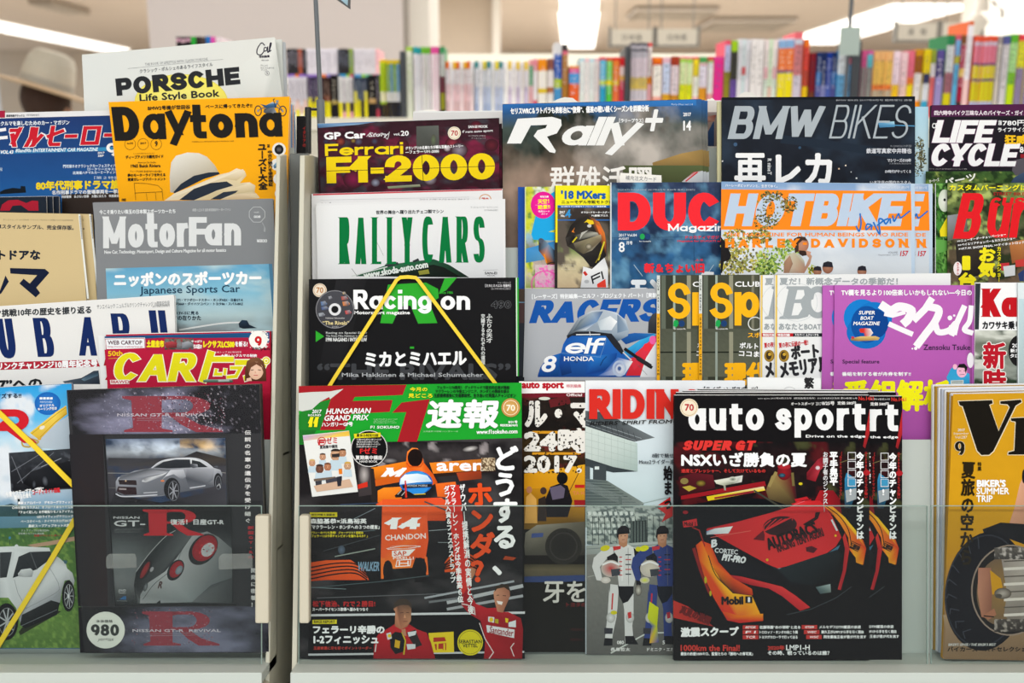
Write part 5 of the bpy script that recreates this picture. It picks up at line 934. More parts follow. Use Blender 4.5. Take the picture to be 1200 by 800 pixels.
a.l([(845,255),(820,310),(780,400)],34,'eae8ee',.5,True); a.l([(890,245),(880,330),(850,380),(895,400)],30,'eae8ee',.2,True); a.e(565,490,10,10,'eae8ee'); a.e(545,492,5,5,'eae8ee'); a.e(765,312,14,14,'eae8ee'); a.e(790,298,7,7,'eae8ee'); a.e(765,360,6,6,'eae8ee')
a.p([(745,660),(770,610),(790,595),(880,640),(882,700),(760,700)],['38a0d0','3098c8','2c90c0','38a0d0','2c8cc0','38a0d0']); a.e(835,625,30,36,'e8b0c8'); a.p([(805,610),(820,582),(850,580),(868,600),(858,640),(850,605),(815,602)],'181818'); a.e(795,598,13,16,'e8b0c8'); a.l([(818,622),(830,622)],3,'201818'); a.l([(845,622),(857,622)],3,'201818'); a.l([(820,645),(850,642)],2,'201818'); a.p([(770,678),(845,675),(845,700),(770,700)],'c8d4d0'); a.l([(775,684),(840,682)],3,'404848'); a.l([(775,693),(840,691)],3,'404848')
a.e(885,560,20,45,'e0dce4')
t = m.art('lettering').fr(960,310,5); t.t('TV欄を見るより100倍楽しいかもしれない―今日の',128,145,893,182,WH,b=3.5)
for s_, y in (('SUPER',270),('BOAT',302),('MAGAZINE',333)): t.t(s_,{'SUPER':230,'BOAT':240,'MAGAZINE':198}[s_],y,{'SUPER':330,'BOAT':320,'MAGAZINE':356}[s_],y+22,WH,b=4,sh=.2)
t.t('Zensoku Tsuke',610,468,885,500,'40284c',b=1.5); t.t('Special feature',135,556,352,585,'40284c',b=1); t.t('番組を制する者が舟券を制す!!',132,628,536,652,WH,b=2.5)
t.t('番組解析',135,672,770,860,'e8e418',b=16); a.done(); t.done()
copies(m,1,-13,0,.0024,'second copy of the purple boat racing magazine, a strip left of the front copy','purple boat racing magazines')
m = Mag(.9705, (908, 322), (1114, 320), 0, 0, BT2, .002, 'dfe2e3', 'front copy of the white boat magazine with grey serif capitals', 'white boat magazines')
a = m.art('picture').fr(770,310,5.333)
for y,c_ in ((0,0),): a.p([(740,65),(752,65),(745,1700),(735,1700)],'c8a850'); a.p([(742,65),(748,65),(742,1700),(738,1700)],'e8c860')
a.box(745,428,1830,450,'b82028'); a.box(850,428,1830,450,'20242c'); a.e(793,570,32,38,'c8a038','8c6c28'); a.e(790,568,18,26,'3c3020'); a.e(795,560,10,10,'c8a038')
t = m.art('lettering').fr(770,310,5.333); t.t('夏だ！新概念データの季節だ！',765,80,1505,128,'98a0a4',b=4)
def logoB(x): t.p([(x,135),(x+130,135),(x+175,165),(x+165,215),(x+120,235),(x+155,270),(x+130,325),(x+70,340),(x-50,340),(x-45,325),(x-25,320),(x+10,155),(x-5,148)],'9ca4a8'); t.p([(x+65,158),(x+105,158),(x+110,190),(x+90,215),(x+50,218)],'dfe2e3'); t.p([(x+45,240),(x+85,240),(x+95,275),(x+70,315),(x+28,318)],'dfe2e3'); t.ring(x+62,235,128,118,2,'b8c0c4')
logoB(812); t.ring(1005,235,62,82,38,'9ca4a8'); t.t('OAT BOY',1080,140,1700,340,'9ca4a8',b=20); t.t('あなたとBOATと',760,366,1060,408,'90989c',b=5); t.t('特別付録',752,431,830,448,WH,b=2); t.t('スカパー！ムジャーナル',860,431,1010,447,WH,b=2); t.t('夏の夜に伝統の一戦！',760,478,945,512,'b83038',b=2,ang=-6)
t.t('ボート',835,498,1012,588,'28282c',b=12,ang=-5); t.t('メモリアル',762,590,1070,690,'28282c',b=12,ang=-9); a.done(); t.done()
copies(m,1,-16.5,0,.0024,'second copy of the white boat magazine, a strip right of the dark scooter titles','white boat magazines')
m = Mag(.9755, (824, 322), (1045, 321), 0, 0, BT2, .002, '4a4c40', 'front copy of the dark magazine with yellow sans title beside the white boat ones', 'dark yellow titled magazines', spinecol='e8b020')
a = m.art('picture').fr(770,310,5.333)
a.box(282,66,1460,1700,'3c3e34','585a4c')
for x0,x1,c_ in ((290,318,'5c6458'),(318,364,'34382e'),(364,378,'98a89c'),(378,450,'3e4236'),(450,475,'8c8c78'),(475,590,'46483a'),(590,606,'747464'),(606,760,'4c4e40'),(1000,1030,'8c8c78')): a.p([(x0,66),(x1,66),(x1,1700),(x0,1700)],c_)
a.g(282,400,650,700,[(0,'4c5044'),(1,'5c6050')],.12,8,8,seed=4,cell=2.5); a.p([(282,543),(650,541),(650,550),(282,552)],'20241c'); a.p([(364,420),(378,420),(378,700),(364,700)],'8c9890'); a.p([(450,420),(475,420),(475,700),(450,700)],'8c8c78')
a.p([(262,66),(282,66),(280,1700),(260,1700)],['c4ccc8','d0d4d0','d8a428','e0a820']); a.p([(262,66),(281,66),(281,305),(262,305)],'ccd2ce'); a.p([(261,305),(281,305),(280,1700),(260,1700)],'e0a41c')
def tree(x): a.e(x,355,14,9,'1c9c4c'); a.e(x,365,17,10,'1c9c4c'); a.e(x-3,378,15,9,'1c9c4c'); a.box(x-3,385,x+3,393,'1c9c4c'); a.e(x+36,368,19,20,'1c3c6c'); a.t('for custom life',x-14,396,x+60,405,'d8d8d8',b=1)
tree(382)
t = m.art('lettering').fr(770,310,5.333)
t.k('S',330,112,472,338,42,'f0b018',r=.85); t.k('p',485,165,655,335,42,'f0b018',r=.85,gap=0) if 0 else None
t.ring(575,250,42,58,44,'f0b018'); t.box(484,172,527,380,'f0b018'); t.t('CLUB HARLEY',486,105,900,138,WH,b=9); t.ring(612,368,42,40,6,'d8dcd8'); t.t('スポーツスター',566,422,860,456,'f0b018',b=5)
t.t('ボルト＆パーツ',515,492,800,530,WH,b=5,ang=3); t.t('ココまで来た',510,540,780,580,WH,b=5,ang=3); t.t('現代カスタム',418,608,1240,760,'f0b018',b=18); t.t('Sportster Custom',264,330,278,690,'40341c',v=True,b=1); t.t('CLUB HARLEY',265,90,277,290,'3c4440',v=True,b=1)
a.done(); t.done()
copies(m,1,-49,0,.0024,'copy of the dark magazine with yellow title, left of the front one','dark yellow titled magazines')
m = Mag(.9802, (615, 338), (824, 338), -.6, 0, BT2, .0015, 'a6aab0', 'silver grey racing magazine with blue italic title and a blue racing motorcycle')
m.root.location = m.root.location
a = m.art('picture').fr(600,320,6); a.p([(95,120),(1345,112),(1345,730),(78,730)],['a8acb2','a4a8ae','9ca0a6','a8acb2'])
t = m.art('lettering').fr(600,320,6); t.k('RACERS',118,185,1075,345,52,'1450a0',r=.72,sh=.32,gap=10,ang=-.8); t.t('［レーサーズ］特別編集―エルフ・プロジェクト パート1［実験車elfX＆耐久レーサー］',140,140,1330,175,'e4e8ec',b=3,ang=-.7); t.done()
a.p([(345,560),(360,500),(400,430),(470,415),(620,420),(680,435),(760,530),(780,560),(880,500),(930,440),(1010,430),(1010,730),(180,730),(200,660),(250,590),(330,565)],['1c58a8','2064b8','1850a0','1c5cac','2468b4','1c58a4','14408c','1c58a8','2488c8','2c90c8','2c78b8','1c4c94','143c80','18488c','1c54a0','2060b0'])
a.p([(520,560),(600,580),(740,560),(720,660),(600,720),(520,710)],['1c5cac','2474c4','14408c','123878','1c50a0','14408c']); a.p([(345,570),(400,590),(420,700),(350,720),(330,640)],['14448c','1c50a0','103470','0e2c60','14408c'])
a.p([(790,545),(900,470),(1000,420),(1010,450),(880,540),(800,610)],['2c98d0','38a8dc','44b0e0','2484bc','2c90c8','1c60a0']); a.p([(740,440),(860,420),(1010,425),(940,455),(800,500)],['184c90','205ca4','2c78b8','1c5498','164484']); a.p([(955,420),(960,340),(985,290),(1015,275),(1015,425)],['2c2e34','34363c','3c3e44','44464c','28292e'])
a.p([(800,720),(870,560),(1015,435),(1015,720)],['c02430','d03038','e03850','c82834']); a.p([(900,730),(940,600),(1015,480),(1015,730)],['d8dce0','e4e8ea','ccd0d4','b8bcc4']); a.e(950,520,28,28,'e02c38'); a.e(990,470,24,30,'e05c9c'); a.e(890,620,30,40,'c02838'); a.p([(820,600),(860,590),(900,640),(860,680)],'cc3040')
a.p([(640,700),(740,590),(850,620),(790,715),(600,722)],['1450a0','1c60b0','dce0e4','c8ccd4','1c58a8']); a.ring(755,670,42,50,14,'a8b8d0'); a.ring(755,672,20,26,8,'c8d0dc'); a.e(755,670,12,14,'405c90')
a.p([(385,440),(470,310),(560,265),(640,255),(730,275),(800,330),(822,400),(815,440),(740,480),(700,425),(560,410),(450,415)],['3c4450','8c98a4','c4ccd4','a8b4c0','c0ccd8','b4c0cc','98a8b8','8c9cac','3c5468','8898a8','8c9aa8','5c6870'])
a.p([(480,330),(560,275),(640,268),(600,340),(520,400),(430,408)],['5c6c7c','98a8b4','3c5884','6c8cb4','ccd4dc','48545c']); a.p([(600,340),(690,300),(740,340),(700,400),(620,400)],['a0b0bc','d8dee2','eef0f2','c8d0d8','b8c4cc']); a.p([(740,290),(800,335),(815,400),(740,420)],['6c8098','b8c4d0','8ca0b4','607890'])
a.p([(385,440),(450,412),(560,408),(700,425),(760,500),(790,560),(770,570),(720,520),(660,440),(420,440),(390,460)],'22252c'); a.l([(450,432),(620,430)],7,'d8dce0'); a.l([(545,410),(550,440)],5,'c8ccd0')
a.p([(180,720),(200,660),(250,592),(330,565),(335,640),(325,720)],['14448c','1850a0','1c5cac','1c60b0','164888','103c78']); a.k('8',200,580,325,695,28,WH,r=.75,sh=.25)
a.l([(790,530),(985,665)],22,'1c1c20'); a.l([(880,595),(975,655)],30,'26262b'); a.l([(780,555),(840,612)],9,'c4c8cc'); a.l([(620,650),(640,610),(665,585)],4,'0c2c5c'); a.l([(350,560),(620,590),(665,460)],3,'6c94c4'); a.l([(880,640),(950,715)],2,'50545c')
t2 = m.art('logo_lettering').fr(600,320,6)
t2.k('elf',365,455,660,565,29,WH,r=.62,sh=.28,gap=0); t2.t('HONDA',365,585,575,618,WH,b=8); t2.ring(452,610,13,18,3,'203868')
a.done(); t2.done()
# Racing On with disc
m = Mag(.9612, (362, 327), (605, 325), 0, 0, BT2, .0045, '151517', 'black racing magazine with a mounted disc, a green letter and a yellow rubber band')
a = m.art('picture').fr(340,220,3.333)
a.p([(180,360),(300,355),(200,720),(110,720)],['222225','1c1c1e','1a1a1c','19191b'])
G_ = '2ca02c'; a.p([(382,378),(530,370),(578,395),(580,430),(545,452),(575,528),(500,530),(470,460),(430,462),(400,530),(352,528)],G_); a.p([(604,352),(652,350),(610,400),(580,415)],G_); a.p([(100,558),(133,580),(100,602)],G_)
a.box(468,620,484,628,G_); a.p([(880,352),(893,350),(893,735),(884,735)],'2c9c30'); a.l([(884,350),(886,735)],4,'d8dcd8')
t = m.art('lettering').fr(340,220,3.333)
t.t('“THE RIVALS”',105,685,862,750,'3c3e42',b=7); t.t('Mika Hakkinen & Michael Schumacher',202,722,755,738,'a8acb0',b=1.5)
t.k('Racing',247,398,552,474,17,WH,r=.8,gap=5); t.k('on',588,398,703,476,18,WH,r=.8,gap=6); t.t('Motorsport magazine',250,480,468,498,WH,b=3); t.t('490',784,440,864,472,'6c6e72',b=4); t.t('490',785,441,863,471,'151517',b=1.5)
t.t('since 1986',584,404,636,414,G_,b=1); t.t('［ミカとミハエル 特集号］',762,376,862,388,'c8c8cc',b=1); t.t('ニューズムック',810,366,862,374,'b8b8bc'); t.t('2017年9月9日発行',785,390,862,398,'a8a8ac')
t.t('ミカとミハエル',292,638,690,696,WH,b=6,ang=-1); t.t('ふたりの天才',766,492,790,605,'c8cccc',b=1.5,v=True); t.t('交錯するそれぞれの道程',745,492,762,690,'c8cccc',b=1.5,v=True)
t.t('Racing on Special DVD',140,562,300,572,'b8bcbc',b=2); t.t('The Rivals Mika Hakkinen vs Michael',140,574,300,582,'a8acac',b=1.5); t.t('1998 NAGANO / INTERVIEW',140,585,300,600,'d8dcdc',b=4,sh=0)
t.e(116,400,27,27,'e4dcd0','d8ccb8'); t.ring(116,400,23,23,1.6,'b07c50'); t.t('70',102,388,130,411,'b07840',b=2)
a.done(); t.done()
# the disc is a part of its own
k = .9612/F; pt = lambda x, y: (((340+x/3.333)-m.cx)*k, (m.by-(220+y/3.333))*k)
dc = pt(176, 475); R = 76/3.333*k
v = [(dc[0]+r*math.cos(2*math.pi*i/40), dc[1]+r*math.sin(2*math.pi*i/40), z) for z, r in ((.0004,R),(.0016,R),(.0016,R*.2),(.0004,R*.2)) for i in range(40)]
disc = part('disc', MB().add(v, [(j*40+i, j*40+(i+1)%40, ((j+1)%4)*40+(i+1)%40, ((j+1)%4)*40+i) for j in range(4) for i in range(40)]), mat('disc_dark', '2c2c33', .25, metal=.3), m.root)
m.z = .00162; a = m.art('disc_print').fr(340,220,3.333)
for x, y, w_, h_, c_ in ((120,445,26,16,'4c6c98'),(122,465,30,12,'3c5484'),(200,425,28,14,'a8432c'),(205,445,30,16,'c8742c'),(150,425,16,10,'8c8c94'),(215,480,26,14,'b83c38'),(112,490,26,12,'9aa0a8'),(205,408,14,8,'c0a060')): a.p([(x,y),(x+w_*.7,y-3),(x+w_,y+h_*.5),(x+w_*.8,y+h_),(x+3,y+h_)],[c_,'8c9098',c_,'30303a',c_])
a.ring(176,475,73,73,2,'8c8c90'); a.ring(176,475,19,19,10,'d4d6da'); a.e(176,475,11,11,'151517'); a.t('“The Rivals”',128,520,232,535,'d8c890',b=2.5); a.t('Hakkinen Schumacher',140,505,215,512,'a8a8a8',b=1); a.t('DVD',165,540,190,546,'a8a8a8'); a.done('disc_print', disc)
def band(pts_px, d, off, wpx, label, thick=.0011, fr0=(0,0,1)):
    """flat rubber band through pixel points, lying off metres in front of depth d; closes behind the magazine"""
    k = d/F; pts = [(fr0[0]+x/fr0[2], fr0[1]+y/fr0[2]) for x, y in pts_px]
    bx_ = min(pts, key=lambda p: -p[1]); o = empty('rubber_band', wpt(bx_[0], bx_[1], d-off), label, 'rubber band')
    L = []; R = []
    P = [np.array(p) for p in pts]
    for i, p in enumerate(P):
        t_ = P[min(i+1, len(P)-1)]-P[max(i-1, 0)]; t_ = t_/np.hypot(*t_); nn = np.array((-t_[1], t_[0]))*wpx/2; L.append(p+nn); R.append(p-nn)
    poly = L+R[::-1]; n = len(L); V = []; Fc = []
    for z in (0, thick): V += [((p[0]-bx_[0])*k, (bx_[1]-p[1])*k, z) for p in poly]
    N = 2*n
    for i in range(n-1): Fc += [(i, N-1-i, N-2-i, i+1), (N+i, N+i+1, N+N-2-i, N+N-1-i)]
    for i in range(N): Fc.append((i, (i+1) % N, (i+1) % N+N, i+N))
    part('band_strip', MB().add(V, Fc), mat('band_yellow', 'e8c81e', .45, noise=.05, nscale=200), o); return o
b = band([(150,780),(178,735),(415,362),(430,351),(460,349),(490,352),(502,364),(778,735),(812,780)], .9612, .0024, 4.2, 'yellow rubber band stretched in a peak over the black racing magazine', fr0=(340,220,3.333))
m = Mag(.9821, (600, 339), (627, 339), 0, 0, BT2, .0015, '20242a', 'narrow dark magazine edge between the disc cover and the silver grey cover')
a = m.art('picture').fr(600,320,6); a.p([(40,205),(160,205),(160,350),(40,350)],'503c3c'); a.p([(40,350),(160,350),(160,720),(40,720)],'30343c'); a.p([(40,110),(100,110),(90,200),(40,200)],'4c4038'); a.l([(40,205),(140,205)],8,'6c8ca4'); a.done()
# ===== third tier, right bay
BT3 = 530
m = Mag(.9862, (371, 238), (592, 233), 1, .6, BT3, .0045, 'dcdee0', 'white rally magazine with tall green serif capitals and a green car roof')
a = m.art('picture').fr(340,220,3.333); a.p([(100,70),(830,50),(838,500),(112,500)],['e0e2e4','dcdee0','d0d4d8','dcdee0'])
a.p([(255,345),(380,300),(560,278),(620,300),(700,350)],['204c34','2c6c48','1c4c34','1c3c2c','141c18']); a.p([(300,345),(420,320),(560,300),(600,310),(670,350)],['101c16','182c20','101814','141814','0c100e']); a.p([(370,300),(420,290),(425,300),(372,312)],'2c3438'); a.p([(478,285),(500,275),(505,284),(482,292)],'2c3034'); a.l([(240,345),(380,308)],4,'c8d0cc'); a.l([(330,195),(365,265)],1,'585c5c'); a.l([(240,315),(262,345)],1.5,'585c5c'); a.p([(500,325),(540,318),(545,335),(505,340)],'8c8c38')
t = m.art('lettering').fr(340,220,3.333); t.k('RALLY',192,115,478,298,20,'007038',r=.5,gap=22,serif=6); t.k('CARS',516,112,760,292,20,'007038',r=.5,gap=20,serif=6)
t.t('www.skoda-auto.com',285,295,535,348,'dce4e0',b=4,ang=-10,sh=.2) if 0 else t.t('www.skoda-auto.com',285,306,540,334,'dce4e0',b=3,ang=-10)
t.t('世界の舞台へ躍り出たチェコ製マシン',335,86,600,102,'303438',b=3,ang=-1); t.t('サンエイムック ラリー＆クラシックス',705,72,812,80,'8c9094'); t.t('2017年8月30日発行',758,84,812,91,'8c9094'); t.t('SAN-EI',760,328,808,338,'303438',b=2); t.t('MOOK',770,340,800,345,'303438'); t.l([(755,322),(812,320)],1,'808488')
a.done(); t.done()
m = Mag(.9915, (365, 227), (589, 221), 1, 0, BT3, .004, 'dcdddf', 'white special issue behind the green lettered rally magazine, thin red line along its top edge', fan=.0006)
a = m.art('picture').fr(340,220,3.333); a.p([(88,24),(828,4),(828,9),(90,30)],'c04450'); t = m.art('lettering').fr(340,220,3.333); t.t('auto sport',118,56,270,84,'26262a',b=6); t.t('特別編集',272,58,296,68,'606468'); t.t('2017年9月8日発行',505,42,700,48,'8c9094'); t.ring(762,44,22,18,3,'c88c50'); t.t('70',748,38,776,60,'c04c40',b=2); t.l([(118,48),(700,36)],.8,'a0a4a8'); a.done(); t.done()
m = Mag(1.0035, (607, 219), (640, 219), 0, 0, BT3, .002, '1c4ca0', 'deep blue magazine edge left of the pink badge cover')
m = Mag(.9985, (615, 219), (700, 218), 0, 0, BT3, .002, 'c8d4a0', 'bright touring magazine with a magenta round badge and a big blue letter')
a = m.art('picture').fr(600,210,4.8); a.g(78,42,480,610,[(0,'d8e0d8'),(.3,'a4b848'),(.5,'8cb0c0'),(.62,'88786c'),(.85,'c8b8b0'),(1,'8c9c50')],.2,8,10,[('c8cc38',.58),('6c8c3c',.66)],seed=5,cell=1.4,soft=.15)
a.p([(78,390),(250,345),(250,440),(78,470)],['3c8cc8','2878b8','5c94b8','3c80b0']); a.p([(150,130),(250,60),(250,280),(205,295),(250,300),(250,345),(120,340),(108,310)],['1ca0dc']*8); a.e(175,145,70,76,'f0209c','d8188c'); a.e(172,165,0.1,0.1,'ffffff')
a.p([(150,350),(175,335),(205,365),(240,400),(245,480),(200,490),(180,440),(150,400)],['282c34','5c606c','6c8ca8','20283c','1c1c24','3c3430','c8701c','20242c']); a.e(163,345,14,14,'4c5464'); a.l([(180,420),(195,470)],8,'d8801c'); a.ring(230,485,30,18,5,'202024'); a.g(130,480,250,608,[(0,'c8bcb8'),(1,'d89cc0')],.2,12,12,[('e868b8',.6)],seed=8,cell=1.3); a.ring(190,590,80,75,6,'e050a8')
t = m.art('lettering').fr(600,210,4.8); t.t('特別付録',158,92,206,104,'f8e8f0',b=2); t.t('天空！',145,110,208,138,'f0e828',b=5,ang=-3); t.t('絶景!!',145,142,214,168,'f0e828',b=5,ang=-3); t.t('快走ルート',148,175,212,186,'f8e8f0',b=2); t.t('ガイド',165,190,200,200,'f8e8f0',b=2); t.ring(170,145,40,1,1,'f8a0d0'); a.done(); t.done()
m = Mag(.9935+.0012, (650, 217.5), (800, 217), 0, 0, BT3, .002, '2c2a28', 'off road magazine with a yellow header over a helmeted motocross rider')
a = m.art('picture').fr(600,210,4.8); a.box(244,35,900,146,'e8e020'); a.box(244,146,256,355,'e8d820'); a.box(256,146,900,160,'1c5cac'); a.g(256,160,560,610,[(0,'38302c'),(.15,'302a28'),(.45,'4c5040'),(.55,'7c8c54'),(.65,'c0b894'),(1,'bca888')],.12,4,6,[('585048',.6)],seed=5,cell=2.5); a.box(256,226,560,232,'2c68b0')
a.p([(300,330),(330,260),(370,215),(430,205),(490,240),(520,300),(532,360),(530,430),(480,500),(440,490),(400,440),(350,400),(310,375)],['241f1c','1c1a1a','302c2a','2c2824','c86c2c','d87830','241c1c','1c1a1a','141416','1c1a1c','242222','34302c','2c2824'])
a.p([(300,330),(345,315),(430,290),(480,300),(500,330),(440,330),(360,345),(320,372)],['3c3834','1c1c1c','24201e','a8a89c','3c3834','1a1818','14120f','24201e']); a.p([(345,360),(440,330),(500,310),(505,340),(450,400),(400,420),(360,395)],['6c6454','8c8468','a89c80','6c604c','8c8878','544c3c','3c382c']); a.e(432,378,18,16,'b0a894','54503f')
a.p([(405,245),(425,225),(455,232),(462,250),(440,256),(420,240)],'e0c020'); a.p([(355,270),(345,290),(352,300),(335,296)],'d87c28'); a.e(435,262,12,9,'c0c0bc'); a.p([(390,300),(430,285),(400,310),(380,340)],'b0b0a8'); a.l([(340,355),(365,325)],8,'c8b828'); a.p([(470,250),(500,270),(510,320),(490,300)],'d8682c'); a.l([(485,455),(520,350)],9,'c8b830'); a.l([(470,470),(500,420)],5,'8c7c28')
a.p([(400,490),(450,505),(520,440),(540,500),(540,610),(385,610),(395,540)],['d8dadc','e4e6e8','c8ccd0','dcdee0','d0d4d8','c8ccd0','dcdcdc']); a.l([(405,520),(420,540)],16,'c03028'); a.k('FI',440,530,520,575,9,'1c1c20',ang=-25,sh=.2); a.p([(478,590),(525,560),(530,608),(480,608)],'d83c2c'); a.e(420,575,14,10,'a8acb0')
t = m.art('lettering').fr(600,210,4.8); t.t("'18 MXers",275,62,528,112,'1c58a8',b=8); t.t('ニューモデル市販モトクロッサー',278,118,640,138,'24241c',b=3); t.t('2018年モデル市販モトクロッサー徹底試乗',275,148,530,158,'d8e4f0',b=1); t.t('2017',266,178,298,194,WH,b=3,sh=.1); t.t('No.',275,198,298,212,WH,b=3); t.k('4',302,170,332,215,8,'3090d0'); t.t('オフロードモータースポーツ',388,180,560,192,WH,b=2); t.t('F1速報ブロス',448,198,540,210,WH,b=2)
lines(t,278,478,362,3,12,7,'d8d4c4'); a.done(); t.done()
m = Mag(.9915, (716, 214), (900, 213), 0, 0, BT3, .002, '2a4a70', 'blue textured motorcycle magazine with huge red capitals')
a = m.art('picture').fr(600,210,4.8); a.p([(552,18),(562,18),(562,900),(552,900)],'c8ccd0'); a.g(560,18,1240,900,[(0,'303c58'),(.2,'2c4468'),(.45,'2c5c88'),(.6,'245078'),(1,'1c3c60')],.3,7,9,[('1c2c48',.55),('5888a8',.63)],seed=13,cell=1.8,soft=.25)
a.l([(1020,18),(1025,600)],2,'1c2c48'); a.l([(560,330),(1150,322)],2,'203858'); a.l([(685,480),(735,545)],3,'a8bcc8'); a.l([(1135,480),(1100,530)],3,'a8bcc8'); a.p([(1070,525),(1095,518),(1135,522),(1135,540),(1060,540)],'d8dce0'); a.e(733,322,14,16,'209c50'); a.e(764,322,15,16,'1c3c6c'); a.t('for bodylife',715,345,782,354,'c8d0d8',b=1)
t = m.art('lettering').fr(600,210,4.8); t.k('DUCATI',595,75,1640,288,68,'e82832',r=.72,gap=12); t.k('Magazine',878,250,1248,292,10,WH,r=.8,gap=6,o=None); t.t('ドゥカティマガジン',975,316,1190,336,'d02c3c',b=2); t.t('Magazine for DUCATI enthusiasts',930,342,1260,355,'d02c3c',b=2)
t.t('2017 Vol.84',600,306,702,322,'d0d8e0',b=1.5); t.t('AUGUST',600,328,658,340,'d0d8e0',b=1); t.t('8',600,352,634,410,'e0e4e8',b=3); t.t('月号',642,348,678,368,'d0d8e0',b=2); t.t('新＆ちょい旧',742,470,1082,528,'e02c38',b=8); t.t('ふる',1030,448,1075,460,'e02c38',b=1); t.t('モンスター',662,548,1190,700,'dde4ea',b=22); t.t('DUCATI MAGAZINE 2017年8月号 第84号 毎月1日発行',595,54,1030,64,'a8b4c0')
a.done(); t.done()
# slip of paper behind it
k = 1; sl = empty('paper_slip', wpt(751, 216, 1.0), 'white printed order slip sticking up behind the blue textured cover', 'slip'); kk = 1.0/F
part('slip_sheet', MB().prism([(-24*kk, -.05), (26*kk, -.05), (24*kk, 10.5*kk), (-24*kk, 13.5*kk), (-25*kk, 8*kk)], 0, .0006), mat('slip_white', 'eceae4', .7), sl)
v, f_ = glyphs('補充注文カード', 1); v = (v-v.min(0))/(v.max(0)-v.min(0)); part('lettering', MB().add([((-18+36*q[0])*kk, (5-1.8*q[0]+5.5*q[1])*kk, .0007) for q in v], f_), mat('grey_ink', '5c5c60', .6), sl)
m = Mag(.9862, (846, 213), (1072, 215), 0, 0, BT3, .002, 'b4c8dc', 'front copy of the orange bannered motorcycle magazine with a man in a sleeveless shirt', 'orange bannered magazines')
a = m.art('picture').fr(830,210,4.444); a.p([(68,12),(1052,25),(1060,900),(66,900)],['7c9cc4','88a8cc','d8dce0','d4d8dc']); a.g(68,10,1054,700,[(0,'7c9cc4'),(.25,'a8bcd4'),(.6,'c8d0d8'),(1,'c8ccd0')],.04,5,5,[('e0e4e8',.62)],seed=4,cell=5,soft=.3,quad=[(68,14),(1054,24),(1060,700),(66,700)])
O_ = 'f0841c'; a.p([(68,52),(1055,62),(1060,266),(66,262)],O_)
a2 = [('H',85,72,250,243),('O',248,72,400,243),('T',398,76,535,243),('B',522,78,690,243),('I',668,78,750,243),('K',735,78,905,243),('E',890,82,1040,243)]
def leaf(U, V, base): return base
a.k('HOTBIKE',82,74,1035,244,52,'b4c6dc',r=.75,sh=.2,gap=5)
rd = random.Random(8); cols = ['5c5030','7c6c38','4c4428','8c8040','a09048','6c7c38','3c3c24']
def foliage(ar, blobs, n, cols, r=5, seed=1):
    rd = random.Random(seed); z = ar.zz()
    for i in range(n):
        bx, by, rx, ry = rd.choice(blobs); an = rd.uniform(0, 6.28); q = math.sqrt(rd.random()); x = bx+rx*q*math.cos(an); y = by+ry*q*math.sin(an); rr = r*rd.uniform(.5, 1.4); s0 = rd.uniform(0, 6.28)
        ar.raw([(x+rr*math.cos(s0+k_*1.57)*rd.uniform(.6,1), y+rr*math.sin(s0+k_*1.57)*rd.uniform(.6,1)) for k_ in range(4)], [(0,1,2,3)], lin(rd.choice(cols)), z+i*2e-9)
foliage(a,[(330,150,85,80),(420,130,45,45),(300,220,70,40),(330,90,60,30)],420,cols,6,3)
foliage(a,[(140,330,75,70),(200,420,110,60),(130,450,70,50),(270,300,60,40)],700,['6c6838','8c8c48','a8a450','584c30','c8b850','7c8444'],8,5)
foliage(a,[(340,420,90,70),(420,370,50,60),(300,460,60,40)],500,['8cac4c','a0bc58','6c8c3c','587838','b8c868'],8,6); foliage(a,[(540,470,20,25)],60,['a8b850','c8c040'],6,7)
a.p([(66,300),(90,330),(120,395),(110,420),(80,430),(72,488),(64,488)],['1c1a1c']*7)
a.p([(392,488),(395,430),(402,400),(445,380),(478,395),(500,425),(505,455),(525,410),(505,385),(520,378),(540,400),(530,440),(500,488)],['b0a898','c8c4b0','c0bca8','b8b49c','a8ac98','b0b09c','a08070','b88c74','b08468','b88c74','b08870','b0846c','a87c64'])
a.p([(395,430),(425,395),(440,440),(420,488),(392,488)],['98745c','a8846c','8c6c58','98745c','98745c']); a.e(485,340,38,42,'b8866c','a06c54'); a.p([(447,350),(445,310),(470,298),(505,300),(515,320),(490,318),(470,335),(470,375),(452,385)],'3a2c26'); a.p([(472,370),(500,372),(515,378),(512,395),(490,400),(472,388)],'33241f'); a.l([(498,335),(510,335)],4,'2c1c18'); a.p([(508,370),(535,378),(530,395),(512,392)],'c0907a')
for x,y,q in ((568,478,22),(622,460,28),(800,478,24)): a.e(x,y,q,q*1.1,'a87860','8c5c48'); a.p([(x-q,y-4),(x-q*.8,y-q*.9),(x,y-q*1.2),(x+q*.8,y-q),(x+q,y-2)],'25242c')
t = m.art('lettering').fr(830,210,4.444); t.t('THE MAGAZINE FOR HUMAN BEINGS WHO RIDE',88,278,1040,298,O_,b=4); t.k('HARLEY-DAVIDSON',88,309,1040,356,15,O_,r=.85,gap=22); t.t('157',998,372,1042,400,'c02c38',b=5,sh=.15); t.t('VOLUME',935,376,985,386,'8c9098'); t.t('September 2017',885,390,988,399,'8c9098'); t.t('ハーレーダビッドソンと、生きてゆく。',88,26,360,42,'dce4f0',b=1.5,ang=1); t.t('HOTBIKE Japan 2017年9月号 通巻157号',885,36,1045,52,'dce4f0',r=1)
JB = '1c6cc0'
for P_ in ([(790,180),(795,230),(785,270),(770,245)],[(845,235),(825,235),(822,262),(850,240),(848,262)],[(860,225),(892,285),(888,210),(910,215),(880,240)],[(935,205),(915,215),(925,232),(945,205),(948,228)],[(960,190),(968,218),(990,180),(1002,200),(1048,165)]): t.l(P_,8,JB,.3,True)
a.done(); t.done()
copies(m,1,22,0,.0024,'second copy of the orange bannered magazine, a strip right of the front copy','orange bannered magazines')
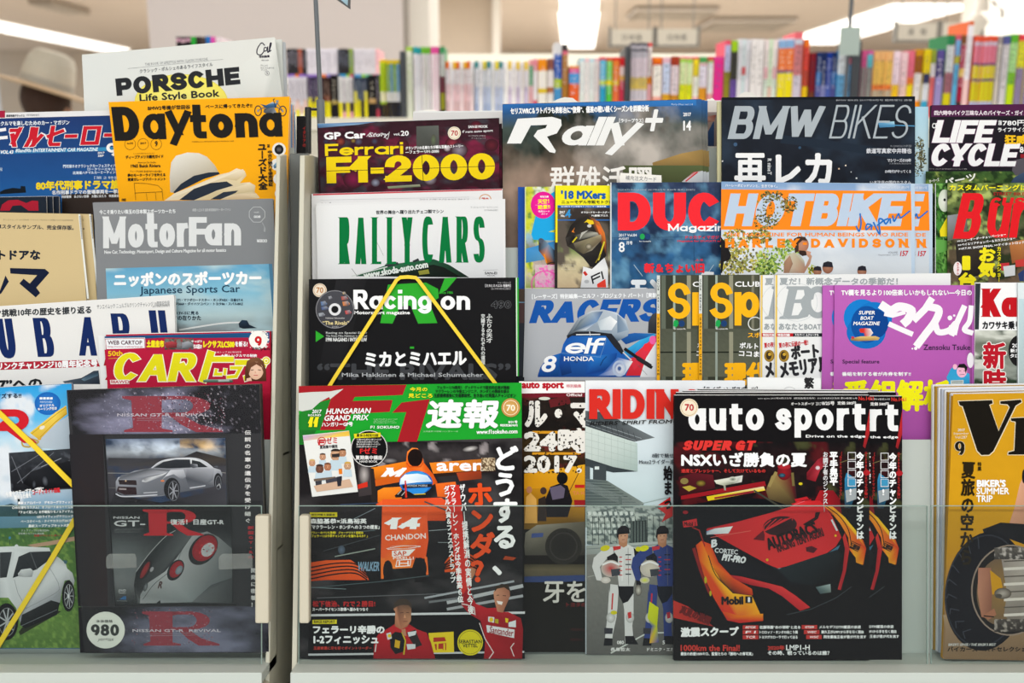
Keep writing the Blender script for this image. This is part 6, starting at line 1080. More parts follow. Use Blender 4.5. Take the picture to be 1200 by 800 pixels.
m = Mag(.9862, (1111, 214.5), (1345, 215), 0, 0, BT3, .002, '3c4830', 'custom motorcycle magazine with a big red slanted title over a park scene')
a = m.art('picture').fr(1060,200,5.714); a.g(288,82,1600,800,[(0,'6c8040'),(.3,'4c5c38'),(.5,'504a38'),(.8,'5c4c3c'),(1,'6c5c4c')],.35,18,11,[('28301c',.53),('98a860',.64)],seed=17,cell=1.5,soft=.15)
a.p([(288,300),(420,280),(420,440),(288,470)],['8c9098','6c7068','4c4c40','5c6054']); a.p([(340,480),(500,440),(560,560),(500,700),(360,740)],['2c2824','3c342c','28241f','1c1a18','24211d']); a.p([(700,480),(800,460),(800,600),(720,620)],['a86c3c','b87c48','985c34','8c5430']); a.p([(760,690),(800,660),(800,740),(770,740)],'2c3c6c'); a.p([(640,620),(700,615),(700,660),(650,670)],'b83038'); a.p([(740,600),(800,590),(800,640),(745,645)],'c03c38'); a.p([(660,640),(740,630),(740,700),(670,710)],'c8ccd0'); a.e(355,655,28,46,'ece4e4')
t = m.art('lettering').fr(1060,200,5.714); t.t('カスタムバーニングは“単車バカ”のための',300,92,1290,134,'e8e020',b=5); t.k('B',322,150,555,455,62,'d81c24',r=.75,sh=.22); t.k('urning',540,190,1450,450,68,'d81c24',r=.7,sh=.12,gap=8) if 0 else None
t.k('urn',540,110,1010,448,54,'d81c24',r=.7,sh=.14,gap=8); t.t('STREET BIKE MAGAZINE',592,144,1010,166,'981c20',b=5,sh=.15); t.k('CUSTOM',570,180,1060,242,24,'d81c24',r=.6,sh=.2,gap=5)
for i,s_ in enumerate(['>>ニューオーダーチョッパーショー','>>ベイエリアチョッパー＆カスタムショー','>>F.T.W. SHOW FINAL >>ケイホットロッド']): t.t(s_,350+i*5,440+i*26,680+i*62,458+i*26,WH,b=3.5,ang=-8+i)
t.t('1',385,570,440,665,'e8dc20',b=12); t.t('台',360,680,480,790,'e8dc20',b=12); t.t('お気',490,512,610,715,'e8dc20',b=12,v=True); t.t('カスタムショー',618,508,646,745,'e8dc20',b=4,v=True); t.t('カスタム',348,615,364,695,'c02c38',b=2,v=True)
a.done(); t.done()
m = Mag(.9895, (1096.5, 214), (1300, 214), 0, 0, BT3, .002, '35602c', 'leafy green magazine strip with part of a yellow letter, beside the red slanted title')
a = m.art('picture').fr(1060,200,5.714); a.g(208,85,320,800,[(0,'2c5424'),(.4,'3c7c2c'),(1,'4c8438')],.4,5,20,[('1c3818',.5),('68a04c',.62)],seed=3,cell=1.3); a.e(268,200,42,75,'e0e4dc','c0ccb8'); a.e(268,195,8,10,'282c28'); a.p([(235,400),(290,300),(290,440),(240,440)],'e0d020'); a.p([(208,460),(320,470),(320,520),(208,560)],'5c9c48'); a.p([(205,85),(209,85),(209,800),(205,800)],'d8dcdc'); a.done()
# ===== fourth tier, right bay
BT4 = 425
m = Mag(1.0115, (372, 145), (585, 138), 2, 0, BT4, .0045, '2c141c', 'dark red grand prix magazine with large yellow block lettering', 'dark red grand prix magazines', fan=.0008)
a = m.art('picture').fr(360,130,5); a.g(62,80,1130,700,[(0,'30161f'),(.3,'3c1826'),(.6,'341420'),(1,'2a1218')],.35,9,9,[('6c1c38',.6),('38343c',.63)],seed=31,cell=1.6,soft=.2,quad=[(62,78),(1122,45),(1130,700),(90,700)])
a.p([(60,75),(420,62),(300,80),(65,100)],['5c88b4','3c5c88','88a8c8','405c80']); 
a.p([(640,90),(770,85),(775,250),(640,240)],['505450','5c605c','3c3c38','44443f']); a.e(740,170,16,34,'5c6c50','4c4c44')
for x,y,q,c_ in ((195,180,28,'8c4030'),(110,180,22,'30344c'),(300,180,26,'50546c'),(395,178,22,'40445c'),(270,175,16,'8c7838'),(850,190,40,'8c3040'),(990,90,36,'6c1c2c'),(720,400,40,'9c98a4'),(400,420,28,'8c94a8'),(270,400,60,'7c1844'),(820,220,22,'c8c0c8'),(890,230,50,'88808c'),(560,200,36,'501c2c'),(1080,200,40,'5c1c28'),(600,250,40,'40141f')): a.e(x,y,q,q*.9,c_,'38141f')
a.p([(470,442),(660,430),(665,444),(475,455)],['8c9c7c','a8a890','5c6450','7c8468'])
t = m.art('lettering').fr(360,130,5); Y_ = 'e8cc10'
t.k('Ferrari',104,188,562,258,18,Y_,r=.72,gap=6,ang=-1.5); t.k('F1-2000',113,258,1100,412,56,Y_,r=.62,gap=7,ang=-1.4,o=None); t.l([(110,352),(600,340),(1100,322)],3,'2c141c'); t.l([(672,258),(680,412)],3,'2c141c')
t.t('GP Car',98,122,342,165,WH,b=8,ang=-2); t.l([(348,150),(372,125),(360,142),(382,150),(400,130),(412,148),(436,130),(450,140),(470,165),(482,122)],3,'d8d8dc',0,True); t.t('Story',355,126,482,158,'dcdce0',b=1,sh=.4,ang=-2); t.t('vol.',506,128,545,144,WH,b=1); t.t('20',548,116,595,146,WH,b=5)
t.t('グランプリの名車たちが綴る至極のストーリー',575,202,915,222,WH,b=2,ang=-2.5); t.t('―フェラーリF1-2000',575,230,772,248,WH,b=2,ang=-2); t.e(862,130,38,38,'e4dccb'); t.ring(862,130,32,32,2,'b08c58'); t.t('70',842,114,884,146,'b03840',b=3)
t.t('SAN-EI MOOK',944,84,1058,100,WH,b=3,ang=-1); t.t('ｆrom auto sport',908,110,1088,130,'dcdcdf',b=3,ang=-3); t.t('2017年8月2日発行',944,142,1046,150,'b8b0b4'); t.t('サンエイムック',962,156,1046,164,'b8b0b4')
a.done(); t.done()
copies(m,2,3.5,5,.0055,'copy of the dark red grand prix magazine, only its top edge showing','dark red grand prix magazines',.5)
m = Mag(1.0115, (589, 122), (822, 116), .2, 0, BT4, .003, '2c2a28', 'front copy of the rally magazine with slanted white title over dust clouds', 'dust cloud rally magazines', fan=.0006)
def dusty(U, V, base):
    n1 = fbm(U*5, V*5, 5, 41); n2 = fbm(U*9+3, V*9, 5, 8)
    d1 = np.clip(1.15-np.hypot((U-.1)/.32, (V-.42)/.38)*1.2+(n1-.5)*1.6, 0, 1)[..., None]; d2 = np.clip(1.1-np.hypot((U-.72)/.4, (V-.2)/.2)*1.2+(n2-.5)*1.5, 0, 1)[..., None]; d3 = np.clip(1.0-np.hypot((U-.38)/.2, (V-.3)/.16)*1.2+(n1-.5)*1.4, 0, 1)[..., None]
    dust = np.array(lin('a08878'))*(.55+.9*n2[..., None]); dust2 = np.array(lin('c8c0b8'))*(.65+.6*n1[..., None])
    base = base*(1-d1*.85)+dust*d1*.85; base = base*(1-d3*.8)+dust*d3*.8; return base*(1-d2*.8)+dust2*d2*.8
a = m.art('picture').fr(580,100,3.2); a.g(28,60,775,980,[(0,'2c5c98'),(.04,'2c5480'),(.1,'3c4844'),(.2,'323a34'),(.35,'3c3c30'),(.5,'2c2824'),(1,'24201e')],.25,10,10,[('20261f',.56)],seed=19,cell=1.7,quad=[(28,70),(775,52),(780,980),(32,980)],mask=dusty)
a.p([(30,72),(755,54),(755,75),(500,82),(300,78),(120,100),(30,110)],['2868b0','3074b8','2c6cb0','3c78b0','28507c','2c4c6c','28507c'])
a.p([(590,290),(700,255),(780,240),(782,300),(700,320),(600,330)],['8c7040','a88850','8c7444','7c6438','6c5c38','5c5030']); a.p([(480,300),(780,300),(780,372),(480,372)],['4c5434','54603c','485030','3c4428']); a.p([(700,362),(745,325),(780,320),(780,365)],['c0c4c8','c8343c','b8c0c4','a8acb4']); a.l([(715,360),(760,325)],5,'c03038')
t = m.art('lettering').fr(580,100,3.2)
for P_ in ([(45,218),(85,125),(215,118),(248,128),(250,150),(232,180),(195,192),(228,245),(225,254),(205,250),(145,190),(160,168),(190,160),(196,148),(135,150),(105,205),(98,218)],): t.p(P_,'e4e6e6')
t.k('ally',238,118,560,225,31,'e4e6e6',r=.62,sh=.42,gap=2); t.t('+',556,90,638,172,'e4e6e6',b=5,sh=.2)
t.t('セリスWRC＆ラトバラも表彰台に“復帰”、僅差の戦い続くシーズンを詳細分析',58,78,578,104,WH,b=2,ang=-1.2); t.t('［ラリープラス］',466,124,556,140,WH,b=1.5); t.t('2017',706,102,735,116,WH,b=1.5); t.t('14',706,132,736,170,WH,b=3); t.t('Rally Plus vol.14',662,68,742,76,'b8c8dc')
t.t('群雄活躍',205,302,590,420,'eceae6',b=3.5)
a.done(); t.done()
copies(m,2,4.3,0,.0034,'copy of the dust cloud rally magazine, a blue strip at its right','dust cloud rally magazines')
m = Mag(1.0115, (846, 114.5), (1072, 113.5), 0, 0, BT4, .003, '181c24', 'black motorcycle magazine with grey sans capitals above white characters')
a = m.art('picture').fr(820,90,3.158); a.g(82,75,797,1050,[(0,'1c222c'),(.3,'171c26'),(.5,'12161e'),(1,'101318')],.25,6,9,[('24303f',.6)],seed=23,cell=2.5,soft=.2,quad=[(83,76),(797,72),(797,1050),(82,1050)]); a.l([(300,230),(560,262),(790,300)],30,'1d2836',0,True); a.p([(82,76),(797,72),(797,82),(82,86)],'10141c')
for x,y,r_,c_ in ((132,250,7,'3c5878'),(210,322,4,'c8ccd0'),(515,340,3,'e0c0a0'),(540,328,3,'e8d8c8'),(370,262,5,'34506c'),(580,375,3,'d8dce0'),(560,352,2,'d8dce0'),(84,312,3,'d0d0d0')): a.e(x,y,r_,r_,c_)
a.p([(660,168),(720,165),(722,185),(665,188)],['5c98c0','a8d0e0','4c88b0','346c98']); a.l([(690,178),(795,182)],4,'4c8cb8')
t = m.art('lettering').fr(820,90,3.158); t.k('BMW',103,108,465,230,25,'a4aeb6',r=.8,sh=.22,gap=8); t.k('BIKES',478,104,790,228,8,'a4aeb6',r=.9,sh=.22,gap=10)
t.t('再',128,282,244,420,WH,b=7); t.t('レカ',280,282,490,400,WH,b=10); t.t('R nineT Racer',250,278,268,395,'d0d4d8',b=1,v=True) if 0 else t.t('R nineT',228,325,288,340,'d0d4d8',b=1,ang=90)
t.t('鉄道写真家中井精也',616,264,784,284,'c8ccd4',b=2.5,ang=0); t.t('マシリーズの10年',694,302,782,316,'c8ccd4',b=2); t.t('EV時代がやってくる',686,344,782,356,'c8ccd4',b=2); t.t('いま注目の国内カスタム',630,384,782,396,'c8ccd4',b=2); t.t('BMW BIKES 2017年9月号 臨時増刊 通巻',505,83,786,90,'a8acb4'); t.t('人気車両を徹底取材',700,318,782,324,'8c9098'); t.t('R1200GSの新型',706,252,784,260,'8c9098')
a.done(); t.done()
m = Mag(1.0155, (840.5, 119), (860, 119), 0, 0, BT4, .003, 'c8c49c', 'pale yellow magazine edge left of the black motorcycle cover with grey capitals')
m = Mag(1.0155, (1040, 125.5), (1088, 125.5), 0, 0, BT4, .003, 'a4c8dc', 'sky blue magazine with bare tree branches, a strip right of the black cover')
a = m.art('picture').fr(1060,110,6.667); a.p([(-60,100),(185,100),(185,600),(-60,600)],['a8d0e4','a4cce0','b8ccd0','a8c4c8']); foliage(a,[(115,390,35,50),(120,520,50,70),(90,600,60,60),(140,480,25,60)],260,['4c4c38','6c6848','34362c','7c7c54'],8,9); a.l([(130,400),(125,600)],4,'3c3428'); a.done()
m = Mag(1.0115, (1091, 123.5), (1330, 121), -2.0, 0, BT4, .003, '1b1820', 'life magazine for motorcyclists, black with two rows of heavy white italic capitals')
a = m.art('picture').fr(1060,110,6.667); a.p([(212,88),(1800,68),(1800,160),(206,180)],'4c1c44'); a.g(165,605,1750,1000,[(0,'3c5c2c'),(.3,'4c6c30'),(1,'2c4424')],.35,30,8,[('22381c',.52),('90a050',.64)],seed=12,cell=1.4,soft=.15); a.p([(830,690),(860,650),(933,610),(1000,600),(1000,800),(830,800)],['2c3c58','384c68','44587c','3c4c68','2c3850','24304c']); a.p([(850,520),(933,500),(940,610),(870,640),(840,600)],'545058'); a.box(905,470,1000,500,'8c1c24')
t = m.art('lettering').fr(1060,110,6.667); t.t('四六時中バイク三昧な人のバイヤーズ・ガイド',232,128,960,168,'e4dce4',b=4); 
t.k('LIFE',212,205,722,382,50,'e8eaec',r=.8,sh=.26,gap=4,o=('6c2c64',3)); t.k('CYCLE',192,388,905,566,50,'e8eaec',r=.8,sh=.24,gap=3,o=('6c2c64',3)); t.t('CR',214,228,262,270,'e8eaec',b=7); t.t('定価',732,205,758,245,'e8eaec',b=2); t.t('780円',765,205,945,250,'e8eaec',b=7,ang=-1); t.t('ライフサイクル',728,262,990,296,'e8eaec',b=6,ang=-1); t.t('狂威',780,318,960,395,'e8b81c',b=8); t.t('84',898,412,960,460,'e8eaec',b=6); t.t('パーツ',300,640,560,700,'e8ece4',b=6,ang=-12); t.t('オーナーズ',190,662,270,690,'d8dcd0',b=2,ang=-12); t.t('バイカーズライフ 2017年9月発行 サンエイムック 通巻',192,582,486,592,'a8a4a8')
a.done(); t.done()
# fifth row, behind
m = Mag(1.04, (786, 118), (868, 118), 0, 0, 330, .004, 'd8d4d0', 'pale magazine behind the dust cloud covers, with a blue and brown picture at its right', fan=.001)
a = m.art('picture').fr(580,100,3.2); a.p([(780,100),(850,100),(850,228),(780,228)],['a89088','8c8c94','746c6c','98847c']); a.p([(785,200),(822,130),(822,228),(785,228)],['28406c','34507c','2c3c5c','283858']); a.p([(785,120),(830,110),(822,135),(790,140)],['c89c8c','8c3c3c','a87c70','705058']); a.done()
m = Mag(1.04, (484, 132), (590, 131), 0, 0, 330, .006, 'd8d8d8', 'white paged magazine peeping over the dark red grand prix covers', fan=.002)
# crumpled paper tops of inserts
for i,(x,y,w_,h_,dd) in enumerate(((505,131,36,2,1.045),(545,132,30,1.5,1.046),(664,121,34,6,1.04),(876,115,22,8,1.04),(833,124,18,9,1.045))):
    pp = empty('paper_insert', wpt(x, y+26, dd), ['crumpled white paper ends poking up above the dark red grand prix covers, left','crumpled white paper ends poking up above the dark red grand prix covers, right','white paper flap poking up above the dust cloud rally cover','torn white paper poking up above the left of the black motorcycle cover','small white paper corner left of the black motorcycle cover'][i], 'paper', None); kk = dd/F
    rd = random.Random(i+3); n = 7; top = [(-w_/2+w_*j/n, (26+h_*math.sin(math.pi*(j+.4)/(n+.8))+rd.uniform(-1.2,1.2))) for j in range(n+1)]
    part('paper_sheet', MB().prism([(-w_/2*kk, -.05), (w_/2*kk, -.05)]+[(a_*kk, b_*kk) for a_, b_ in top[::-1]], 0, .001), mat('slip_white', 'eceae4', .7), pp)
# ===== right bay back row left: thin items beside the pole
m = Mag(1.0408, (347.5, 136), (357, 136), 0, 0, 330, .004, '1c1c1e', 'thin black magazine with red characters, just left of the grey pole')
t = m.art('lettering').fr(290,120,4.444); t.t('イタリアの',288,125,304,232,'a82c28',b=1,v=True); t.done()
# ===== left bay, front row: boxed disc set with a recessed window
d0 = .930; kk = d0/F
BX = lambda x, y: ((x-209)*kk, (765-y)*kk)
q = [BX(100,765), BX(314,765), BX(304,450), BX(78,457)]; win = [BX(134.7,710), BX(279,708.7), BX(269.8,507.8), BX(120.6,508.7)]
box = empty('boxed_disc_set', wpt(209, 765, d0), 'black boxed disc set with a recessed window and a round price sticker', 'box set')
def frame_mb(q, win, z0, z1):
    mb = MB(); v = [(x, y, z) for z in (z0, z1) for x, y in q+win]; f = []
    for i in range(4):
        j = (i+1) % 4; f += [(8+i, 8+j, 12+j, 12+i), (i, 4+i, 4+j, j), (i, j, 8+j, 8+i), (4+i, 12+i, 12+j, 4+j)]
    return mb.add(v, f)
BLKC = mat('box_black', '131216', .3, .35)
part('front_board', frame_mb(q, win, -.003, 0), BLKC, box); part('box_body', MB().prism(q, -.011, -.003), BLKC, box)
cs = [BX(126,708.5), BX(272,707), BX(264,512.5), BX(122,514)]
part('disc_case', MB().prism([(x, y) for x, y in cs], -.003, -.0021), mat('case_black', '1c1d20', .2), box)
class Fake: pass
m = Fake(); m.d = d0; m.cx = 209; m.by = 765; m.z = 3e-5; m.cover = box
def GTR(ar, x0, y0, x1, y1, col):   # big slab-serif letter with a swept leg
    S = lambda pts: [(x0+(x1-x0)*a_, y0+(y1-y0)*b_) for a_, b_ in pts]
    z = ar.zz(); L = lambda pts: ar.p(S(pts), col, z)
    L([(0,0),(.14,0),(.5,0),(.5,.1),(.44,.12),(.44,.9),(.56,.95),(.56,1),(.02,1),(.02,.95),(.12,.88),(.1,.12),(0,.06)]); L([(.44,0),(.72,0),(.78,.09),(.44,.09)]); ar.z_ = z
    z2 = z+1e-6
    for i in range(10):
        a0 = math.radians(-90+18*i); a1 = math.radians(-72+18*i); ar.p(S([(.68+.3*math.cos(a0),.27+.27*math.sin(a0)),(.68+.3*math.cos(a1),.27+.27*math.sin(a1)),(.66+.13*math.cos(a1),.27+.19*math.sin(a1)),(.66+.13*math.cos(a0),.27+.19*math.sin(a0))]), col, z2)
    L([(.44,.46),(.66,.46),(.66,.54),(.44,.54)]); L([(.5,.5),(.66,.5),(.85,.78),(1.12,.95),(1.12,1),(.82,1),(.66,.8)])
a = Art(m, 'printed_front').fr(80,480,5.217)
def dust(U, V, base):
    n = fbm(U*7, V*5, 5, 4); k1 = np.clip(1.15-np.hypot((U-.42)/.34, (V-.6)/.75)+(n-.5)*1.3, 0, 1)[..., None]; sp = (fbm(U*170, V*60, 1, 9) > .9)[..., None]*np.clip(1.2-np.abs(U-.62)*2.4, 0, 1)[..., None]*.5
    return base*(1-k1)+np.array(lin('787890'))*k1*(.7+.6*n[..., None])+np.array(lin('b8b0c0'))*sp
a.g(-5,-120,1180,150,[(0,'151317'),(1,'131216')],.1,8,4,seed=4,cell=1.7,quad=[(-5,-118),(1168,-154),(1180,143),(30,150)],mask=dust)
a.p([(5,150),(212,150),(243,1200),(60,1200)],['18151a','1c1618','241618','151317'])
GTR(a,330,-84,880,136,'84303c'); a.speck(560,-100,960,130,420,['c8c0cc','8c8494','141216','5c2030'],4.5,seed=6); a.speck(200,-100,620,140,160,['9c9cb0','5c5c70'],4,seed=7)
a.l([(60,420),(120,500),(180,600)],20,'1f1517',0,True); a.speck(70,150,230,1000,60,['3c343c','4c4448'],3,seed=8)
a.fr(80,580,4.444)
def dust2(U, V, base):
    n = fbm(U*7, V*4, 5, 14); k1 = np.clip(1.25-np.hypot((U-.6)/.42, (V-.6)/.8)+(n-.5)*1.2, 0, 1)[..., None]; return base*(1-k1)+np.array(lin('66687c'))*k1*(.7+.6*n[..., None])
a.g(60,585,1050,820,[(0,'131216'),(1,'131216')],.1,8,4,seed=4,cell=1.8,quad=[(52,583),(1040,578),(1045,815),(62,820)],mask=dust2); GTR(a,385,605,745,783,'84343f'); a.speck(330,590,760,780,260,['8c8c9c','5c2830','9c6470','3c3c48'],3.5,seed=9)
a.e(195,702,100,96,'d4d8d0')
t = Art(m, 'lettering').fr(80,580,4.444); t.t('本体価格',145,648,232,664,'2c302e',b=2); t.k('980',118,672,265,732,17,'2c302e',r=.75,gap=5); t.t('yen+tax',152,742,240,764,'3c403e',sh=.3); t.t('NISSAN GT-R  REVIVAL',335,697,795,712,'b8b4bc',b=3); t.l([(420,722),(720,716)],1.5,'8c8894'); t.l([(420,732),(700,727)],1.5,'8c8894')
t.fr(80,480,5.217); t.t('NISSAN GT-R  REVIVAL',300,22,858,40,'b4b0ba',b=4); t.l([(420,52),(715,50)],1.5,'a09ca8'); t.l([(420,64),(715,62)],1.5,'8c8894')
t.t('伝説の名車の遺伝子を受け継ぐ',1078,125,1118,690,'d0d0d0',b=2,v=1.45); t.fr(80,580,4.444); t.t('新型GT-Rの',935,160,968,330,'a82c34',b=2.5,v=1.4); t.t('開発に密着！',950,380,980,580,'c8c8c8',b=2,v=1.4)
a.done(); t.done()
m.z = -.00205
a = Art(m, 'case_picture').fr(80,480,5.217)
a.g(222,180,955,590,[(0,'4c5c78'),(.2,'8c949c'),(.32,'34343c'),(.6,'3c3c42'),(.8,'302f35'),(1,'2c2c31')],.2,7,6,[('24344c',.56)],seed=6,cell=1.5,soft=.2,quad=[(222,180),(957,173),(965,590),(244,590)],
    mask=lambda U,V,B: B+(np.clip(1-np.abs(V-.13)/.16,0,1)*np.clip((fbm(U*6,V*7,5,3)-.42)*4,0,1))[...,None]*np.where(U[...,None]>.62,np.array(lin('c8a050')),np.array(lin('b0bcc8'))))
a.p([(240,295),(500,300),(700,290),(780,255),(960,300),(960,345),(240,345)],['2c2c30','34343a','28282c','1c1c20','3c342c','2c2c30','38383c']); a.l([(235,388),(420,390)],3,'8c8c88'); a.l([(930,385),(960,388)],3,'8c8c88'); a.l([(240,478),(300,480)],2,'6c6c68')
a.p([(280,510),(420,545),(560,570),(960,480),(965,590),(244,590)],['1c1c20','18181c','1c1c20','34343a','3a3a40','26262b'])
a.p([(285,500),(285,440),(300,415),(400,375),(505,357),(560,318),(640,300),(760,297),(830,318),(880,355),(925,368),(938,395),(930,430),(890,470),(840,480),(720,500),(560,530),(440,540),(330,530)], ['54565c','8c9098','b4b8c0','9498a0','70747c','c0c4c8','c8ccd0','d0d4d8','b8bcc4','b0b4bc','a0a4ac','80848c','5c6068','4c5058','484c54','3c4048','7c8088','5c6068','4c5058'])
a.p([(520,355),(575,320),(650,305),(740,305),(745,355),(610,360)],['1c2026','24282e','282c32','24282e','1c2026','181c22']); a.p([(750,355),(752,308),(800,318),(850,352)],['181c22','24282c','24282c','1c2024']); a.l([(505,357),(560,318),(640,300),(760,297),(830,318),(880,355)],6,'c0c4cc',0,True)
a.p([(320,400),(480,362),(640,372),(600,385),(430,420),(300,428)],['5c6068','40444a','34383e','a0a4ac','787c84','5c6068']); a.p([(620,370),(700,365),(715,410),(690,430),(640,395),(590,410),(560,440)],['c0c4cc','b0b4bc','888c94','54585e','a8acb4','c8ccd4','a4a8b0'])
a.p([(445,440),(455,420),(530,405),(600,385),(565,410),(520,430),(470,445)],['d0d4d8','5c6068','c8ccd0','dce0e4','7c8088','3c4048','a8acb0']); a.p([(300,430),(410,432),(415,462),(308,458)],'241a1c'); a.p([(300,470),(410,475),(415,520),(340,522),(290,500)],'26161a'); a.l([(285,515),(340,532),(540,522)],7,'b8bcc4',0,True); a.l([(455,510),(540,505)],6,'a8acb4'); a.e(347,436,5,5,'b8a080'); a.e(572,436,12,5,'d0743c'); a.p([(305,480),(350,482),(350,492),(306,490)],'8c8484')
a.p([(720,360),(890,360),(880,430),(840,455),(735,480),(715,420)],['8c9098','a0a4ac','5c6068','4c5058','5c6068','3c4048']); a.l([(740,480),(835,465)],7,'b0b4bc'); a.p([(740,350),(745,330),(785,335),(790,352),(760,358)],['2c3036','3c4046','a8acb4','686c74','3c4046'])
a.e(630,485,50,68,'16171b'); a.e(640,495,34,62,'2c2e33','1c1d21'); a.ring(640,497,32,60,3,'6c7078'); 
for k in range(7): an = k*.9; a.l([(640,497),(640+27*math.cos(an),497+54*math.sin(an))],6,'8c9098')
a.e(912,438,25,50,'16171b'); a.e(914,446,18,42,'34363c','1c1d21'); a.ring(914,447,17,40,2.5,'787c84'); a.l([(905,470),(920,455),(928,480)],5,'a0a4a8'); a.l([(890,350),(905,345),(908,355)],5,'5c6068')
a.fr(80,580,4.444)
a.g(215,62,850,568,[(0,'1c1e20'),(.25,'2c2f32'),(.55,'5c6264'),(.8,'6c7072'),(1,'2c3032')],.06,4,4,seed=6,cell=2.4,quad=[(215,64),(845,60),(853,566),(240,572)],
    mask=lambda U,V,B: B*(.35+.9*np.exp(-((U-.06)/.22)**2-((V-.5)/.35)**2)+.75*np.exp(-((U-.75)/.3)**2-((V-.62)/.28)**2))[...,None])
a.p([(350,565),(338,470),(350,400),(420,300),(500,215),(560,180),(720,195),(700,200),(640,215),(585,290),(500,430),(400,500),(375,540),(370,566)],['181a1c','1c1e20','141618','1c2022','24282a','2c3032','3c4042','3c4042','505456','34383a','24282a','2c2e30','3c3e40','54585a'])
a.p([(370,566),(372,520),(410,460),(500,400),(560,330),(640,215),(720,190),(780,220),(850,280),(852,430),(740,470),(640,560)],['8c9092','787c7e','8c9092','9ca0a2','8c9092','909496','787c7e','6c7072','5c6062','4c5052','5c6264','70787a'])
a.l([(350,400),(420,305),(500,220),(555,185)],2.5,'a8acae',0,True); a.l([(640,215),(590,285),(570,340)],2,'24282a',0,True); a.l([(385,545),(440,470),(512,410)],2.5,'2c3032',0,True); a.p([(455,565),(475,548),(478,565)],'1c1e20'); a.p([(640,560),(740,470),(852,430),(852,566)],['5c6062','3c4244','34383a','2c3032'])
for cx_,cy_,rx_,ry_,an_ in ((700,284,92,64,-50),(556,392,60,38,-58)): a.e(cx_,cy_,rx_,ry_,'16181a','1c1e20',an_)
a.e(708,278,76,56,'902028','7c1820',-48); a.e(724,286,40,30,'8c9498','a8acae',-48); a.e(560,388,48,30,'8c2028','7c1820',-58); a.e(574,392,26,16,'7c8890','5c6870',-58); a.e(400,388,58,22,'481c20','141618',-62); a.e(396,392,48,13,'8c2828','6c1c20',-62); a.e(432,388,14,8,'8c8c90',None,-60); a.e(400,480,24,10,'6c7074','34383a',-72); a.t('R',462,450,495,488,'3c2424',b=3,sh=.3)
a.speck(650,225,770,340,70,['b83038','d04c50','6c1418'],4,seed=3,shape=lambda x,y: ((x-708)/60)**2+((y-278)/52)**2 < 1); GTR(a,385,76,668,212,'a82028')
t = Art(m, 'case_lettering').fr(80,580,4.444); t.t('NISSAN',232,112,368,124,'c0c4c6',b=2.5); t.t('GT-',234,133,398,164,'c0c4c6',b=8); t.t('復活！日産GT-R',528,126,808,156,'c8ccce',b=5)
lines(t,236,174,392,4,6,4,'8c9092'); t.t('DVD',258,492,298,505,'a8acae',b=3,sh=.2); t.t('VIDEO',258,508,296,514,'a8acae',b=1); t.p([(262,545),(285,528),(298,528),(298,546)],'2c5c8c'); t.t('ATTACK',250,550,305,555,'8c9092')
a.done(); t.done()
sh = bpy.data.materials.new('shrink_wrap'); sh.use_nodes = True; nt = sh.node_tree; nt.nodes.clear(); out = nt.nodes.new('ShaderNodeOutputMaterial'); mx = nt.nodes.new('ShaderNodeMixShader'); tr = nt.nodes.new('ShaderNodeBsdfTransparent'); gs = nt.nodes.new('ShaderNodeBsdfGlossy'); gs.inputs['Roughness'].default_value = .12; mx.inputs[0].default_value = .035
nn = nt.nodes.new('ShaderNodeTexNoise'); nn.inputs['Scale'].default_value = 30; bp = nt.nodes.new('ShaderNodeBump'); bp.inputs['Distance'].default_value = .003; tc = nt.nodes.new('ShaderNodeTexCoord'); nt.links.new(tc.outputs['Object'], nn.inputs['Vector']); nt.links.new(nn.outputs['Fac'], bp.inputs['Height']); nt.links.new(bp.outputs[0], gs.inputs['Normal'])
nt.links.new(tr.outputs[0], mx.inputs[1]); nt.links.new(gs.outputs[0], mx.inputs[2]); nt.links.new(mx.outputs[0], out.inputs[0])
wq = [(q[0][0]-.0005, q[0][1]), (q[1][0]+.0008, q[1][1]), (q[2][0]+.0008, q[2][1]+.0008), (q[3][0]-.0005, q[3][1]+.0008)]
part('shrink_wrap', MB().add([(x, y, .0012) for x, y in wq], [(0,1,2,3)]), sh, box)
# clear tape tabs on the acrylic
TP = bpy.data.materials.new('clear_tab'); TP.use_nodes = True; nt = TP.node_tree; nt.nodes.clear(); out = nt.nodes.new('ShaderNodeOutputMaterial'); mx = nt.nodes.new('ShaderNodeMixShader'); tr = nt.nodes.new('ShaderNodeBsdfTransparent'); df = nt.nodes.new('ShaderNodeBsdfPrincipled'); df.inputs['Base Color'].default_value = (*lin('b8c0bc'), 1); df.inputs['Roughness'].default_value = .2; mx.inputs[0].default_value = .13
nt.links.new(tr.outputs[0], mx.inputs[1]); nt.links.new(df.outputs[0], mx.inputs[2]); nt.links.new(mx.outputs[0], out.inputs[0])
for x0,x1,y0,y1,lb in ((125,160,649,666,'clear plastic tab on the acrylic, over the boxed set left side'),(257,296,649,667,'crinkled plastic tab on the acrylic, over the boxed set right side')):
    o = empty('plastic_tab', wpt((x0+x1)/2, y1, .9175), lb, 'tab'); k = .9175/F; w_ = (x1-x0)/2*k; h_ = (y1-y0)*k
    part('tab_sheet', MB().prism([(-w_,0),(w_,.001),(w_*.97,h_*.8),(w_*.9,h_),(-w_*.8,h_),(-w_,h_*.8)],-.0004,0), TP, o); part('tab_rim', MB().tube([(-w_,h_*.1,.0002),(-w_,h_*.8,.0002),(-w_*.8,h_,.0002),(w_*.9,h_,.0002),(w_,h_*.6,.0002)],.0004,6), TP, o)
